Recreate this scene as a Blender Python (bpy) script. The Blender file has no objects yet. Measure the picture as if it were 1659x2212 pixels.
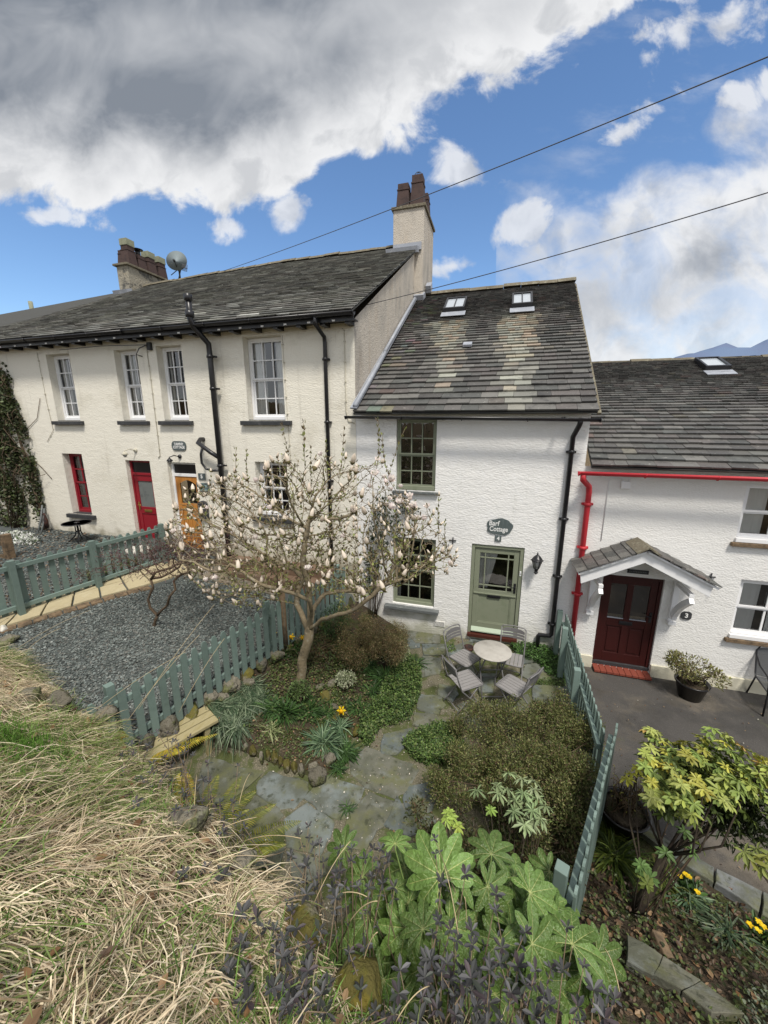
import bpy, math, random
import numpy as np
from math import sin, cos, pi, radians, sqrt, atan2, hypot
from mathutils import Vector, Matrix
rnd = random.Random(7); R = np.random.default_rng(11)
col = bpy.context.scene.collection
# ---------------- survey of the place: rays of the photograph turned into world points
F=830.;CX=829.5;CY=1106.;PITCH=radians(13.15);YAW=radians(16.5);H=4.4
FW=np.array([-sin(YAW)*cos(PITCH),cos(YAW)*cos(PITCH),-sin(PITCH)]);RT=np.array([cos(YAW),sin(YAW),0.]);UP=np.cross(RT,FW)
def ray(u,v): return FW+(u-CX)/F*RT-(v-CY)/F*UP
def W(u,v,Y):
    d=ray(u,v);t=Y/d[1];return (d[0]*t,Y,H+d[2]*t)
def G(u,v,z=0.):
    d=ray(u,v);t=(z-H)/d[2];return (d[0]*t,d[1]*t,z)
ZO={1:(.5787,0,560),2:(.3978,860,420),3:(.4430,1400,820),4:(.3978,840,1000),5:(.42194,0,1250),6:(.3918,500,1450),7:(.33153,1000,1500),8:(.38869,1370,1700),9:(.48222,0,1850),10:(.51838,700,1900),11:(.4581,420,1020)}
def Z(k,u,v):
    s,ox,oy=ZO[k];return ((u*s+ox)/1.1573,(v*s+oy)/1.1573)
# ---------------- terrain
def sst(a,b,x):
    t=np.clip((x-a)/(b-a),0,1);return t*t*(3-2*t)
FLY=[2.4,4.9,7.4];FLX=[-4.17,-3.45,-2.87]
EDX=[-30,-9,-6.66,-5.13,-4.4,-3.45,-2.43,-1.93,-1.37,-.87,-.48,-.27,.5,3,30]
EDY=[7,3.7,3.11,2.7,2.45,2.22,1.9,1.66,1.5,1.3,1.12,1.08,1.15,1.0,-2]
def vnoise(x,y,s,seed=0):
    x=np.asarray(x)*s;y=np.asarray(y)*s
    return (np.sin(x*1.3+seed)+np.sin(y*1.7-x*.6+seed*2.1)+np.sin(x*2.9+y*2.3+seed*.7)*.6+np.sin(y*4.1-x*3.3+seed)*.4)/3
def slatez(x,y): return np.minimum(1.44,.6+.15*(-x-4)+.05*(y-3))
def bankz(x,y): return 2.8-.2*np.clip(x,-12,12)-.92*np.clip(y,-.3,9)+.07*vnoise(x,y,2.2)+.035*vnoise(x,y,6,3)
BX=([3.4,3.55,4.2,5.0,5.8,6.5,7.4],[-1.95,-1.85,-1.75,-1.4,-1.25,-1.5,-1.9])
def hgt(x,y):
    x=np.asarray(x,float);y=np.asarray(y,float)
    fl=np.interp(y,FLY,FLX)
    bx=np.interp(y,*BX)
    t=np.clip((bx-x)/(bx-fl+1e-6),0,1)
    bed=(.06+.42*sst(0,1,t))*sst(3.42,3.75,y)*sst(0,.12,bx-x)+.02*vnoise(x,y,6)*(x<bx)
    m=bed
    right=np.where(y>3.6,-.17,-.17+.62*sst(3.5,2.0,y))
    frx=np.interp(y,[1,2.42,4.21,4.3,7.4],[.2,.72,1.4,1.36,1.36])
    soil=-.12+.55*sst(3.6,2.0,y)+.04*vnoise(x,y,5)
    right=np.where((x>frx+.0)&(y<4.3),np.where(y<4.45-(x-1.4)*.75,soil,-.18),-.18)
    z=np.where(x<fl,slatez(x,y),m)
    z=np.where(x>frx,right,z)
    e=np.interp(x,EDX,EDY)
    k=sst(.16,0,y-e)
    return np.where(y-e<.16,np.maximum(z,z*(1-k)+bankz(x,y)*k),z)
def T(u,v):
    """where the ray meets the ground"""
    d=ray(u,v);t=np.linspace(.8,16,1600);P=d[None]*t[:,None];P[:,2]+=H
    b=P[:,2]<hgt(P[:,0],P[:,1]);i=int(np.argmax(b)) if b.any() else -1
    return (float(P[i,0]),float(P[i,1]),float(hgt(P[i,0],P[i,1])))
# ---------------- materials
def mat(name,base,rough=.85,var=(),bump=None,attr=False,spec=.3,metal=0.,trans=0.,coord='Object',coat=0,stretch=None,rand=0.,grime=None):
    m=bpy.data.materials.new(name);m.use_nodes=True;nt=m.node_tree;N=nt.nodes;L=nt.links
    bs=N['Principled BSDF'];bs.inputs['Roughness'].default_value=rough;bs.inputs['Metallic'].default_value=metal
    bs.inputs['Specular IOR Level'].default_value=spec
    if coat: bs.inputs['Coat Weight'].default_value=coat
    tc=N.new('ShaderNodeTexCoord');co=tc.outputs[coord]
    if stretch:
        mp=N.new('ShaderNodeMapping');mp.inputs['Scale'].default_value=stretch;L.new(co,mp.inputs[0]);cs=mp.outputs[0]
    else: cs=co
    if attr:
        a=N.new('ShaderNodeAttribute');a.attribute_name='Col';c=a.outputs['Color']
    else:
        r=N.new('ShaderNodeRGB');r.outputs[0].default_value=(*base,1);c=r.outputs[0]
    for v in var:
        col2,sc,lo,hi=v[:4];amt=v[4] if len(v)>4 else 1;mode=v[5] if len(v)>5 else 'MIX';st=v[6] if len(v)>6 else None
        n=N.new('ShaderNodeTexNoise');n.inputs['Scale'].default_value=sc;n.inputs['Detail'].default_value=6;n.inputs['Roughness'].default_value=.62
        if st:
            mp=N.new('ShaderNodeMapping');mp.inputs['Scale'].default_value=st;L.new(co,mp.inputs[0]);L.new(mp.outputs[0],n.inputs['Vector'])
        else: L.new(co,n.inputs['Vector'])
        mr=N.new('ShaderNodeMapRange');mr.inputs[1].default_value=lo;mr.inputs[2].default_value=hi;mr.inputs[4].default_value=amt;mr.interpolation_type='SMOOTHSTEP'
        L.new(n.outputs['Fac'],mr.inputs[0])
        mx=N.new('ShaderNodeMix');mx.data_type='RGBA';mx.blend_type=mode;L.new(mr.outputs[0],mx.inputs[0]);L.new(c,mx.inputs[6]);mx.inputs[7].default_value=(*col2,1);c=mx.outputs[2]
    if grime:  # damp, dirty foot of a wall: (z0, z1, colour)
        sx=N.new('ShaderNodeSeparateXYZ');L.new(co,sx.inputs[0]);n=N.new('ShaderNodeTexNoise');n.inputs['Scale'].default_value=3.5;n.inputs['Detail'].default_value=7;L.new(co,n.inputs['Vector'])
        ma=N.new('ShaderNodeMath');ma.operation='MULTIPLY_ADD';L.new(n.outputs['Fac'],ma.inputs[0]);ma.inputs[1].default_value=1.1;L.new(sx.outputs[2],ma.inputs[2])
        mr=N.new('ShaderNodeMapRange');mr.interpolation_type='SMOOTHSTEP';mr.inputs[1].default_value=grime[1]+.55;mr.inputs[2].default_value=grime[0]+.55;mr.inputs[4].default_value=.8;L.new(ma.outputs[0],mr.inputs[0])
        mx=N.new('ShaderNodeMix');mx.data_type='RGBA';L.new(mr.outputs[0],mx.inputs[0]);L.new(c,mx.inputs[6]);mx.inputs[7].default_value=(*grime[2],1);c=mx.outputs[2]
    if rand:
        oi=N.new('ShaderNodeObjectInfo');ma=N.new('ShaderNodeMath');ma.operation='MULTIPLY_ADD';L.new(oi.outputs['Random'],ma.inputs[0]);ma.inputs[1].default_value=rand;ma.inputs[2].default_value=1-rand*.55
        vm=N.new('ShaderNodeVectorMath');vm.operation='SCALE';L.new(c,vm.inputs[0]);L.new(ma.outputs[0],vm.inputs['Scale']);c=vm.outputs[0]
    L.new(c,bs.inputs['Base Color'])
    if bump:
        last=None
        for (sc,stg,dist) in bump:
            n=N.new('ShaderNodeTexNoise');n.inputs['Scale'].default_value=sc;n.inputs['Detail'].default_value=4;L.new(cs,n.inputs['Vector'])
            b=N.new('ShaderNodeBump');b.inputs['Strength'].default_value=stg;b.inputs['Distance'].default_value=dist;L.new(n.outputs['Fac'],b.inputs['Height'])
            if last: L.new(last,b.inputs['Normal'])
            last=b.outputs[0]
        L.new(last,bs.inputs['Normal'])
    if trans:
        o=N['Material Output'];tr=N.new('ShaderNodeBsdfTranslucent');L.new(c,tr.inputs[0]);ms=N.new('ShaderNodeMixShader');ms.inputs[0].default_value=trans
        L.new(bs.outputs[0],ms.inputs[1]);L.new(tr.outputs[0],ms.inputs[2]);L.new(ms.outputs[0],o.inputs[0])
    return m
def glassmat(name='window_glass',tint=(.9,.93,.95),refl=.14):
    m=bpy.data.materials.new(name);m.use_nodes=True;nt=m.node_tree;N=nt.nodes;L=nt.links;N.remove(N['Principled BSDF']);o=N['Material Output']
    g=N.new('ShaderNodeBsdfGlossy');g.inputs['Roughness'].default_value=.02;t=N.new('ShaderNodeBsdfTransparent');t.inputs[0].default_value=(*tint,1)
    fr=N.new('ShaderNodeFresnel');fr.inputs[0].default_value=1.5;ad=N.new('ShaderNodeMath');ad.operation='ADD';ad.inputs[1].default_value=refl-.04;L.new(fr.outputs[0],ad.inputs[0])
    nz=N.new('ShaderNodeTexNoise');nz.inputs['Scale'].default_value=3;b=N.new('ShaderNodeBump');b.inputs['Strength'].default_value=.12;b.inputs['Distance'].default_value=.02;L.new(nz.outputs[0],b.inputs['Height']);L.new(b.outputs[0],g.inputs['Normal'])
    ms=N.new('ShaderNodeMixShader');L.new(ad.outputs[0],ms.inputs[0]);L.new(t.outputs[0],ms.inputs[1]);L.new(g.outputs[0],ms.inputs[2]);L.new(ms.outputs[0],o.inputs[0]);return m
ROUGH=[(9,.25,.03),(42,.6,.016)]
M=dict(
 cream=mat('cream_roughcast',(.775,.74,.645),.9,[((.54,.5,.4),1.1,.5,.75,.5),((.78,.75,.66),2.3,.55,.7,.5),((.42,.38,.32),.7,.62,.8,.4,'MIX',(1,1,.3)),((.5,.46,.38),40,.56,.7,.4),((.5,.47,.4),2.2,.58,.75,.45,'MIX',(3,1,.22))],ROUGH,spec=.1,stretch=(.55,1,1.25),grime=(1.2,1.75,(.3,.27,.19))),
 cream_smooth=mat('cream_reveal_paint',(.66,.6,.46),.85,[((.55,.49,.38),2,.5,.8,.5)],spec=.1),
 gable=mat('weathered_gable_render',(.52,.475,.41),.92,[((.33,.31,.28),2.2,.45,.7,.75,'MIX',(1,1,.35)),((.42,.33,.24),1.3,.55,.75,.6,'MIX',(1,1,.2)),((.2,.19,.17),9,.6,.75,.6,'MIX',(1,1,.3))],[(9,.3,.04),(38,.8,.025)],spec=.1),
 white=mat('white_roughcast',(.80,.79,.765),.88,[((.62,.62,.62),1.3,.5,.8,.35),((.84,.84,.85),3,.5,.7,.4),((.6,.6,.58),38,.57,.7,.3),((.5,.47,.38),.8,.66,.8,.3,'MIX',(1,1,.3)),((.58,.58,.54),2.4,.58,.75,.4,'MIX',(3,1,.2))],[(7,.25,.04),(36,.6,.018)],spec=.12,stretch=(.55,1,1.25),grime=(-.05,.5,(.36,.36,.27))),
 white2=mat('white_harling',(.79,.78,.75),.9,[((.6,.6,.58),1.1,.5,.8,.35),((.65,.64,.6),30,.57,.7,.3),((.55,.5,.38),.9,.64,.8,.35)],[(12,.25,.025),(48,.6,.015)],spec=.12,stretch=(.6,1,1.2)),
 plinth=mat('plinth_cream_paint',(.66,.63,.5),.8,[((.45,.42,.33),3,.5,.7,.6)],[(30,.4,.01)]),
 stone=mat('chimney_stone',(.30,.275,.22),.95,[((.08,.08,.075),3.5,.48,.62,.9),((.42,.36,.26),5,.58,.7,.7)],[(14,.7,.05),(50,.6,.02)]),
 slate=mat('roof_slate',(.1,.1,.1),.62,[((.30,.30,.27),16,.60,.72,.55),((.035,.035,.035),5,.5,.72,.6),((.48,.48,.44),30,.66,.72,.7),((.42,.42,.37),7,.66,.72,.6)],[(30,.4,.02),(90,.3,.008)],attr=True,spec=.4),
 deck=mat('roof_underlay',(.06,.06,.055)),
 ridge=mat('ridge_stone',(.16,.14,.10),.9,[((.3,.29,.22),9,.5,.7,.7),((.08,.07,.05),4,.5,.7,.6)],[(20,.6,.03)]),
 lead=mat('lead_sheet',(.30,.32,.36),.5,[((.5,.52,.55),4,.5,.75,.6)],[(6,.3,.02)],spec=.5),
 black=mat('black_paint',(.012,.012,.014),.35,[((.04,.04,.045),8,.5,.8,.6)],spec=.5),
 red=mat('red_pipe_paint',(.52,.03,.042),.5,[((.45,.02,.03),5,.5,.8,.5)],spec=.5),
 redwin=mat('crimson_window_paint',(.25,.012,.022),.4,[((.2,.01,.02),5,.5,.8,.6)],spec=.45),
 mahog=mat('mahogany_door',(.042,.007,.006),.42,[((.035,.007,.006),6,.4,.7,.8,'MIX',(6,1,.6))],spec=.45),
 oak=mat('golden_oak_door',(.50,.22,.05),.45,[((.34,.13,.03),7,.4,.7,.8,'MIX',(7,1,.5))],spec=.4),
 whitepaint=mat('white_gloss_paint',(.8,.8,.8),.4,[((.65,.65,.64),6,.55,.8,.5)],spec=.4),
 sage=mat('sage_green_paint',(.225,.245,.175),.5,[((.16,.19,.12),5,.5,.75,.6)],[(60,.1,.004)],spec=.35),
 sagel=mat('pale_sage_weatherboard',(.42,.5,.38),.45),
 fence=mat('sage_blue_fence_paint',(.165,.225,.20),.6,[((.11,.155,.135),4,.5,.75,.7),((.24,.3,.275),14,.6,.75,.5,'MIX',(3,3,.6)),((.05,.07,.05),24,.64,.74,.5)],[(40,.25,.006)],spec=.3,rand=.3),
 dsill=mat('dark_slate_sill',(.04,.042,.045),.6,[((.09,.09,.09),9,.5,.7,.6)],[(30,.4,.01)]),
 bsill=mat('worn_slate_sill',(.12,.13,.13),.7,[((.25,.26,.25),9,.5,.7,.6)],[(30,.6,.015)]),
 slatesign=mat('sign_slate',(.085,.105,.105),.55,[((.15,.18,.18),6,.45,.75,.7,'MIX',(4,1,.5))],[(60,.2,.004)]),
 lettering=mat('white_lettering',(.78,.78,.76),.6),
 pale_teal=mat('pale_teal_lettering',(.4,.6,.6),.6),
 terra=mat('clay_chimney_pot',(.07,.045,.04),.8,[((.04,.028,.028),7,.45,.7,.8)],[(30,.3,.01)]),
 potgrey=mat('grey_buff_clay',(.26,.27,.19),.8,[((.16,.17,.12),7,.45,.7,.7)],[(30,.3,.01)]),
 metal=mat('grey_powder_coat',(.16,.155,.155),.5,[((.24,.23,.23),7,.5,.75,.6)],spec=.45),
 metall=mat('grey_slat_metal',(.25,.24,.235),.5,[((.16,.155,.15),9,.5,.75,.6)],spec=.4),
 tabletop=mat('weathered_table_top',(.42,.40,.36),.6,[((.3,.28,.25),5,.45,.7,.8)],spec=.35),
 wood=mat('pale_treated_pine',(.37,.32,.18),.7,[((.3,.25,.11),6,.45,.7,.8,'MIX',(6,1,6)),((.16,.17,.06),3,.62,.75,.5)],[(40,.25,.006)]),
 rotwood=mat('weathered_wood',(.2,.14,.085),.9,[((.08,.06,.04),9,.4,.65,.9)],[(25,.6,.02)]),
 bark=mat('pale_grey_bark',(.235,.19,.12),.9,[((.08,.07,.05),7,.5,.68,.85),((.36,.34,.27),11,.55,.7,.7)],[(25,.6,.02)]),
 twig=mat('twig_bark',(.10,.07,.045),.9,[((.18,.14,.1),9,.45,.7,.7)],[(40,.5,.01)]),
 darkbark=mat('dark_wet_bark',(.05,.038,.028),.9,[((.09,.09,.04),9,.5,.7,.6)],[(25,.6,.02)]),
 flag=mat('green_slate_flagstone',(.13,.145,.14),.9,[((.09,.095,.07),1.9,.42,.6,.8),((.13,.135,.065),2.3,.46,.62,.8),((.2,.215,.2),5,.52,.7,.65),((.05,.055,.035),9,.54,.68,.8),((.3,.3,.26),60,.66,.74,.6)],[(10,.35,.03),(50,.5,.01)],attr=True,spec=.15),
 sand=mat('sandstone_paving',(.43,.37,.235),.85,[((.3,.24,.14),3,.45,.7,.7),((.52,.47,.33),6,.5,.7,.5)],[(30,.4,.01)],spec=.2),
 earth=mat('garden_earth',(.055,.043,.03),.97,[((.1,.08,.055),8,.5,.65,.8),((.05,.065,.02),3,.46,.62,.85),((.2,.17,.13),40,.62,.7,.8)],[(30,.9,.03),(90,.7,.01)],spec=.1),
 bankearth=mat('bank_earth',(.12,.085,.05),.97,[((.05,.06,.02),2,.5,.65,.7),((.25,.2,.12),20,.5,.65,.8)],[(30,.9,.03)],spec=.1),
 grit=mat('joint_gravel',(.14,.13,.09),.95,[((.32,.28,.21),70,.52,.62,.8),((.07,.09,.025),3.2,.44,.56,.85),((.06,.06,.05),100,.56,.64,.8)],[(90,.9,.012)],spec=.1),
 tarmac=mat('worn_tarmac',(.075,.07,.065),.9,[((.2,.17,.13),1.1,.5,.68,.75),((.03,.028,.026),2.2,.5,.7,.7),((.22,.2,.17),120,.6,.68,.6),((.03,.03,.028),.7,.5,.6,.4),((.09,.1,.05),3,.62,.72,.5)],[(120,.9,.01)],spec=.3),
 slatebed=mat('slate_chip_ground',(.09,.10,.095),.8,[((.12,.14,.14),60,.5,.6,.8)],[(60,1,.03)]),
 chips=mat('slate_chips',(.1,.1,.1),.7,[],attr=True,spec=.35),
 rock=mat('boulder_stone',(.17,.155,.12),.92,[((.3,.29,.25),7,.5,.66,.8),((.09,.1,.03),4.5,.48,.62,.85),((.04,.038,.03),12,.54,.66,.85)],[(9,1,.08),(40,.8,.02)],spec=.15,rand=.6),
 moss=mat('moss_stone',(.12,.105,.035),.95,[((.08,.09,.02),6,.45,.6,.8),((.2,.16,.035),12,.5,.65,.7),((.2,.18,.14),4.5,.52,.66,.8)],[(50,1,.02)],spec=.05,rand=.5),
 pot=mat('black_plastic_pot',(.012,.011,.011),.3,spec=.5),
 rust=mat('rusty_iron',(.07,.03,.022),.8,[((.03,.02,.018),9,.4,.6)]),
 tile=mat('terracotta_threshold',(.22,.055,.035),.7,[((.15,.04,.03),9,.5,.7,.7)]),
 darktimber=mat('brown_threshold_timber',(.07,.02,.013),.6),
 room=mat('dark_room',(.035,.033,.032),.95),
 curtain=mat('curtain_cloth',(.82,.79,.73),.9),
 curtaind=mat('grey_blind_cloth',(.22,.225,.22),.9),
 frost=mat('frosted_glass',(.16,.175,.17),.25,[((.1,.11,.11),4,.5,.7)],spec=.6),
 lampglass=mat('lantern_glass',(.35,.35,.33),.3,spec=.5),
 leaf=mat('leaf',(.1,.1,.1),.5,attr=True,trans=.22,spec=.35),
 glossleaf=mat('glossy_leaf',(.1,.1,.1),.5,attr=True,trans=.18,spec=.32,var=[((.3,.36,.12),9,.6,.8,.25)]),
 fatsia=mat('fatsia_leaf',(.1,.1,.1),.3,attr=True,trans=.2,spec=.55,var=[((.08,.12,.02),7,.45,.7,.55),((.26,.3,.08),5,.6,.8,.4)],bump=[(14,.5,.04)],rand=.55),
 straw=mat('dry_straw',(.1,.1,.1),.8,attr=True,trans=.2,spec=.15),
 petal=mat('petal',(.1,.1,.1),.75,attr=True,trans=.3,spec=.2),
 fell=mat('haze_blue_fell',(.14,.19,.29),.95,[((.15,.18,.28),.004,.45,.65,.7)],spec=0),  # blue of the distance haze is put into the fells' own colour
 dish=mat('dish_grey_mesh',(.2,.24,.25),.5,spec=.4),
 brass=mat('brass',(.4,.28,.08),.35,metal=.8),
 cable=mat('painted_cable',(.5,.47,.38),.7),
 wire=mat('black_cable',(.07,.07,.075),.6),
)
GL=glassmat()
# ---------------- mesh collector
class MB:
    def __init__(s): s.v=[];s.f=[];s.c=[];s.sm=[]
    def add(s,V,Fs,c=None,smooth=False):
        o=len(s.v);s.v+= [tuple(map(float,p)) for p in V]
        for f in Fs: s.f.append(tuple(i+o for i in f));s.c.append(c or (1,1,1));s.sm.append(smooth)
        return s
    def box(s,x0,x1,y0,y1,z0,z1,c=None):
        V=[(x0,y0,z0),(x1,y0,z0),(x1,y1,z0),(x0,y1,z0),(x0,y0,z1),(x1,y0,z1),(x1,y1,z1),(x0,y1,z1)]
        return s.add(V,[(0,3,2,1),(4,5,6,7),(0,1,5,4),(1,2,6,5),(2,3,7,6),(3,0,4,7)],c)
    def obox(s,ctr,size,rz=0,rx=0,ry=0,c=None,M4=None):
        a,b,d=[q/2 for q in size];m=Matrix.Rotation(rz,3,'Z')@Matrix.Rotation(ry,3,'Y')@Matrix.Rotation(rx,3,'X')
        V=[Vector(ctr)+m@Vector((i*a,j*b,k*d)) for k in(-1,1) for i,j in((-1,-1),(1,-1),(1,1),(-1,1))]
        return s.add(V,[(0,3,2,1),(4,5,6,7),(0,1,5,4),(1,2,6,5),(2,3,7,6),(3,0,4,7)],c)
    def bar(s,a,b,w,h,c=None):
        a=Vector(a);b=Vector(b);d=(b-a).normalized();sd=d.cross(Vector((0,0,1)));sd=sd.normalized() if sd.length>1e-3 else Vector((1,0,0));n=sd.cross(d)
        V=[p+sd*i*w/2+n*j*h/2 for p in(a,b) for i,j in((-1,-1),(1,-1),(1,1),(-1,1))]
        return s.add(V,[(0,1,2,3),(7,6,5,4),(0,4,5,1),(1,5,6,2),(2,6,7,3),(3,7,4,0)],c)
    def prism(s,P,ext,c=None):
        n=len(P);e=Vector(ext);V=[Vector(p) for p in P]+[Vector(p)+e for p in P]
        return s.add(V,[tuple(range(n))[::-1],tuple(range(n,2*n))]+[(i,(i+1)%n,n+(i+1)%n,n+i) for i in range(n)],c)
    def tube(s,P,r,n=7,c=None,cap=True):
        P=[Vector(p) for p in P];r=[r]*len(P) if not hasattr(r,'__len__') else r
        d=(P[1]-P[0]).normalized();x=d.orthogonal().normalized();V=[]
        for i,p in enumerate(P):
            if i==0: t=P[1]-P[0]
            elif i==len(P)-1: t=P[-1]-P[-2]
            else: t=(P[i+1]-P[i]).normalized()+(P[i]-P[i-1]).normalized()
            t=t.normalized() if t.length>1e-6 else d
            x=(x-t*x.dot(t)); x=x.normalized() if x.length>1e-5 else t.orthogonal().normalized();y=t.cross(x);d=t
            V+=[p+(x*cos(2*pi*k/n)+y*sin(2*pi*k/n))*r[i] for k in range(n)]
        Fs=[(i*n+k,i*n+(k+1)%n,(i+1)*n+(k+1)%n,(i+1)*n+k) for i in range(len(P)-1) for k in range(n)]
        if cap: Fs+=[tuple(range(n))[::-1],tuple(range((len(P)-1)*n,len(P)*n))]
        return s.add(V,Fs,c,True)
    def lathe(s,ctr,prof,n=24,c=None,ax=None):
        V=[];ctr=Vector(ctr)
        m=ax or Matrix.Identity(3)
        for r,z in prof: V+=[ctr+m@Vector((r*cos(2*pi*k/n),r*sin(2*pi*k/n),z)) for k in range(n)]
        Fs=[(i*n+k,i*n+(k+1)%n,(i+1)*n+(k+1)%n,(i+1)*n+k) for i in range(len(prof)-1) for k in range(n)]
        if prof[0][0]>1e-4: Fs.append(tuple(range(n))[::-1])
        if prof[-1][0]>1e-4: Fs.append(tuple(range((len(prof)-1)*n,len(prof)*n)))
        return s.add(V,Fs,c,True)
    def build(s,name,m,parent=None,bevel=0):
        me=bpy.data.meshes.new(name);me.from_pydata(s.v,[],s.f);me.materials.append(M[m] if isinstance(m,str) else m)
        me.polygons.foreach_set('use_smooth',s.sm)
        a=me.attributes.new('Col','FLOAT_COLOR','FACE');a.data.foreach_set('color',np.array([(*c[:3],1.) for c in s.c],np.float32).ravel())
        me.update();o=bpy.data.objects.new(name,me);col.objects.link(o)
        if parent:
            o.parent=parent
            if tuple(parent.location)!=(0,0,0) or parent.rotation_euler.z: pass
        if bevel:
            b=o.modifiers.new('bevel','BEVEL');b.width=bevel;b.segments=2;b.limit_method='ANGLE'
        return o
def tag(o,label,cat,group=None,kind=None):
    if label:o['label']=label
    if cat:o['category']=cat
    if group:o['group']=group
    if kind:o['kind']=kind
    return o
def empty(name,loc=(0,0,0),rz=0,label=None,cat=None,group=None):
    o=bpy.data.objects.new(name,None);col.objects.link(o);o.location=loc;o.rotation_euler=(0,0,rz);o.empty_display_size=.1
    return tag(o,label,cat,group)
def anchored(o,loc):
    """give a finished thing its base point while its meshes stay where they are"""
    o.location=loc
    for ch in o.children: ch.matrix_parent_inverse=Matrix.Translation(Vector(loc)).inverted()
    return o
def struct(o): o['kind']='structure';return o
def copy_tree(o,parent=None):
    c=o.copy();col.objects.link(c);c.parent=parent
    for ch in [q for q in bpy.data.objects if q.parent==o]: copy_tree(ch,c)
    return c
def npmesh(name,V,Fq,C,m,parent=None,smooth=False):
    """V (n,3), Fq (k,4 or 3) index array, C (k,3)"""
    me=bpy.data.meshes.new(name);k,q=Fq.shape
    me.vertices.add(len(V));me.vertices.foreach_set('co',V.astype(np.float32).ravel())
    me.loops.add(k*q);me.loops.foreach_set('vertex_index',Fq.astype(np.int32).ravel())
    me.polygons.add(k);me.polygons.foreach_set('loop_start',np.arange(0,k*q,q,dtype=np.int32));me.polygons.foreach_set('loop_total',np.full(k,q,np.int32))
    me.polygons.foreach_set('use_smooth',np.full(k,smooth));me.materials.append(M[m]);me.update(calc_edges=True)
    a=me.attributes.new('Col','FLOAT_COLOR','FACE');c=np.ones((k,4),np.float32);c[:,:3]=C;a.data.foreach_set('color',c.ravel())
    o=bpy.data.objects.new(name,me);col.objects.link(o);o.parent=parent;return o
def nrm(a): return a/np.maximum(np.linalg.norm(a,axis=-1,keepdims=True),1e-9)
LT=(np.array([(0,0,0),(.3,.5,.07),(.72,.4,.05),(1,0,-.06),(.72,-.4,.05),(.3,-.5,.07)]),np.array([(0,1,2,3),(0,3,4,5)]))
def leaves(name,P,D,Nn,L,Wd,C,m='leaf',parent=None,tm=LT):
    P=np.asarray(P,float);n=len(P);D=nrm(np.asarray(D,float));Nn=np.asarray(Nn,float);S=nrm(np.cross(Nn,D)+1e-6);N2=np.cross(D,S)
    L=np.broadcast_to(np.asarray(L,float),(n,));Wd=np.broadcast_to(np.asarray(Wd,float),(n,));t=tm[0]
    V=P[:,None]+t[None,:,0,None]*(D*L[:,None])[:,None]+t[None,:,1,None]*(S*Wd[:,None])[:,None]+t[None,:,2,None]*(N2*L[:,None])[:,None]
    Fq=(tm[1][None]+(np.arange(n)*len(t))[:,None,None]).reshape(-1,tm[1].shape[1])
    C=np.repeat(np.broadcast_to(np.asarray(C,float),(n,3)),len(tm[1]),0)
    return npmesh(name,V.reshape(-1,3),Fq,C,m,parent)
def pick(cols,n,jit=.15,w=None):
    c=np.array(cols)[R.choice(len(cols),n,p=w)];return np.clip(c*(1+R.normal(0,jit,(n,1))),.003,.95)
def rdir(n): return nrm(R.normal(size=(n,3)))
def blades(name,P,D,L,Wd,bend,C,m='straw',seg=4,floor=True,parent=None,wob=.05):
    P=np.asarray(P,float);n=len(P);D=nrm(np.asarray(D,float));L=np.broadcast_to(L,(n,));Wd=np.broadcast_to(Wd,(n,));bend=np.broadcast_to(bend,(n,))
    S=nrm(np.cross(D,R.normal(size=(n,3))*.4+[0,0,1]))
    s=np.linspace(0,1,seg+1);q=P[:,None]+D[:,None]*(L[:,None]*s)[...,None];q[...,2]-=bend[:,None]*L[:,None]*s**2
    wv=R.normal(0,wob,(n,2))*L[:,None];q[...,:2]+=(np.sin(s*5)[None,:,None])*wv[:,None]
    if floor: q[...,2]=np.maximum(q[...,2],hgt(q[...,0],q[...,1])+.01+R.random((n,1))*.05)
    w=Wd[:,None]*np.array([.8]+[1]*(seg-1)+[.12])[None]*.5
    V=np.stack([q+S[:,None]*w[...,None],q-S[:,None]*w[...,None]],2).reshape(n,-1,3);k=(seg+1)*2
    Fq=np.array([(2*i,2*i+1,2*i+3,2*i+2) for i in range(seg)]);Fq=(Fq[None]+(np.arange(n)*k)[:,None,None]).reshape(-1,4)
    return npmesh(name,V.reshape(-1,3),Fq,np.repeat(np.broadcast_to(np.asarray(C,float),(n,3)),seg,0),m,parent)
def text(s,size,m,loc,parent,name='lettering',rot=(pi/2,0,0),off=0.,sx=1,shear=0):
    c=bpy.data.curves.new(name,'FONT');c.body=s;c.size=size;c.align_x='CENTER';c.align_y='CENTER';c.extrude=.002;c.offset=off;c.shear=shear;c.space_line=.85
    t=bpy.data.objects.new(name,c);col.objects.link(t);bpy.context.view_layer.update()
    me=bpy.data.meshes.new_from_object(t);bpy.data.objects.remove(t);me.materials.clear();me.materials.append(M[m])
    o=bpy.data.objects.new(name,me);col.objects.link(o);o.location=loc;o.rotation_euler=rot;o.scale=(sx,1,1);o.parent=parent;return o
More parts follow.
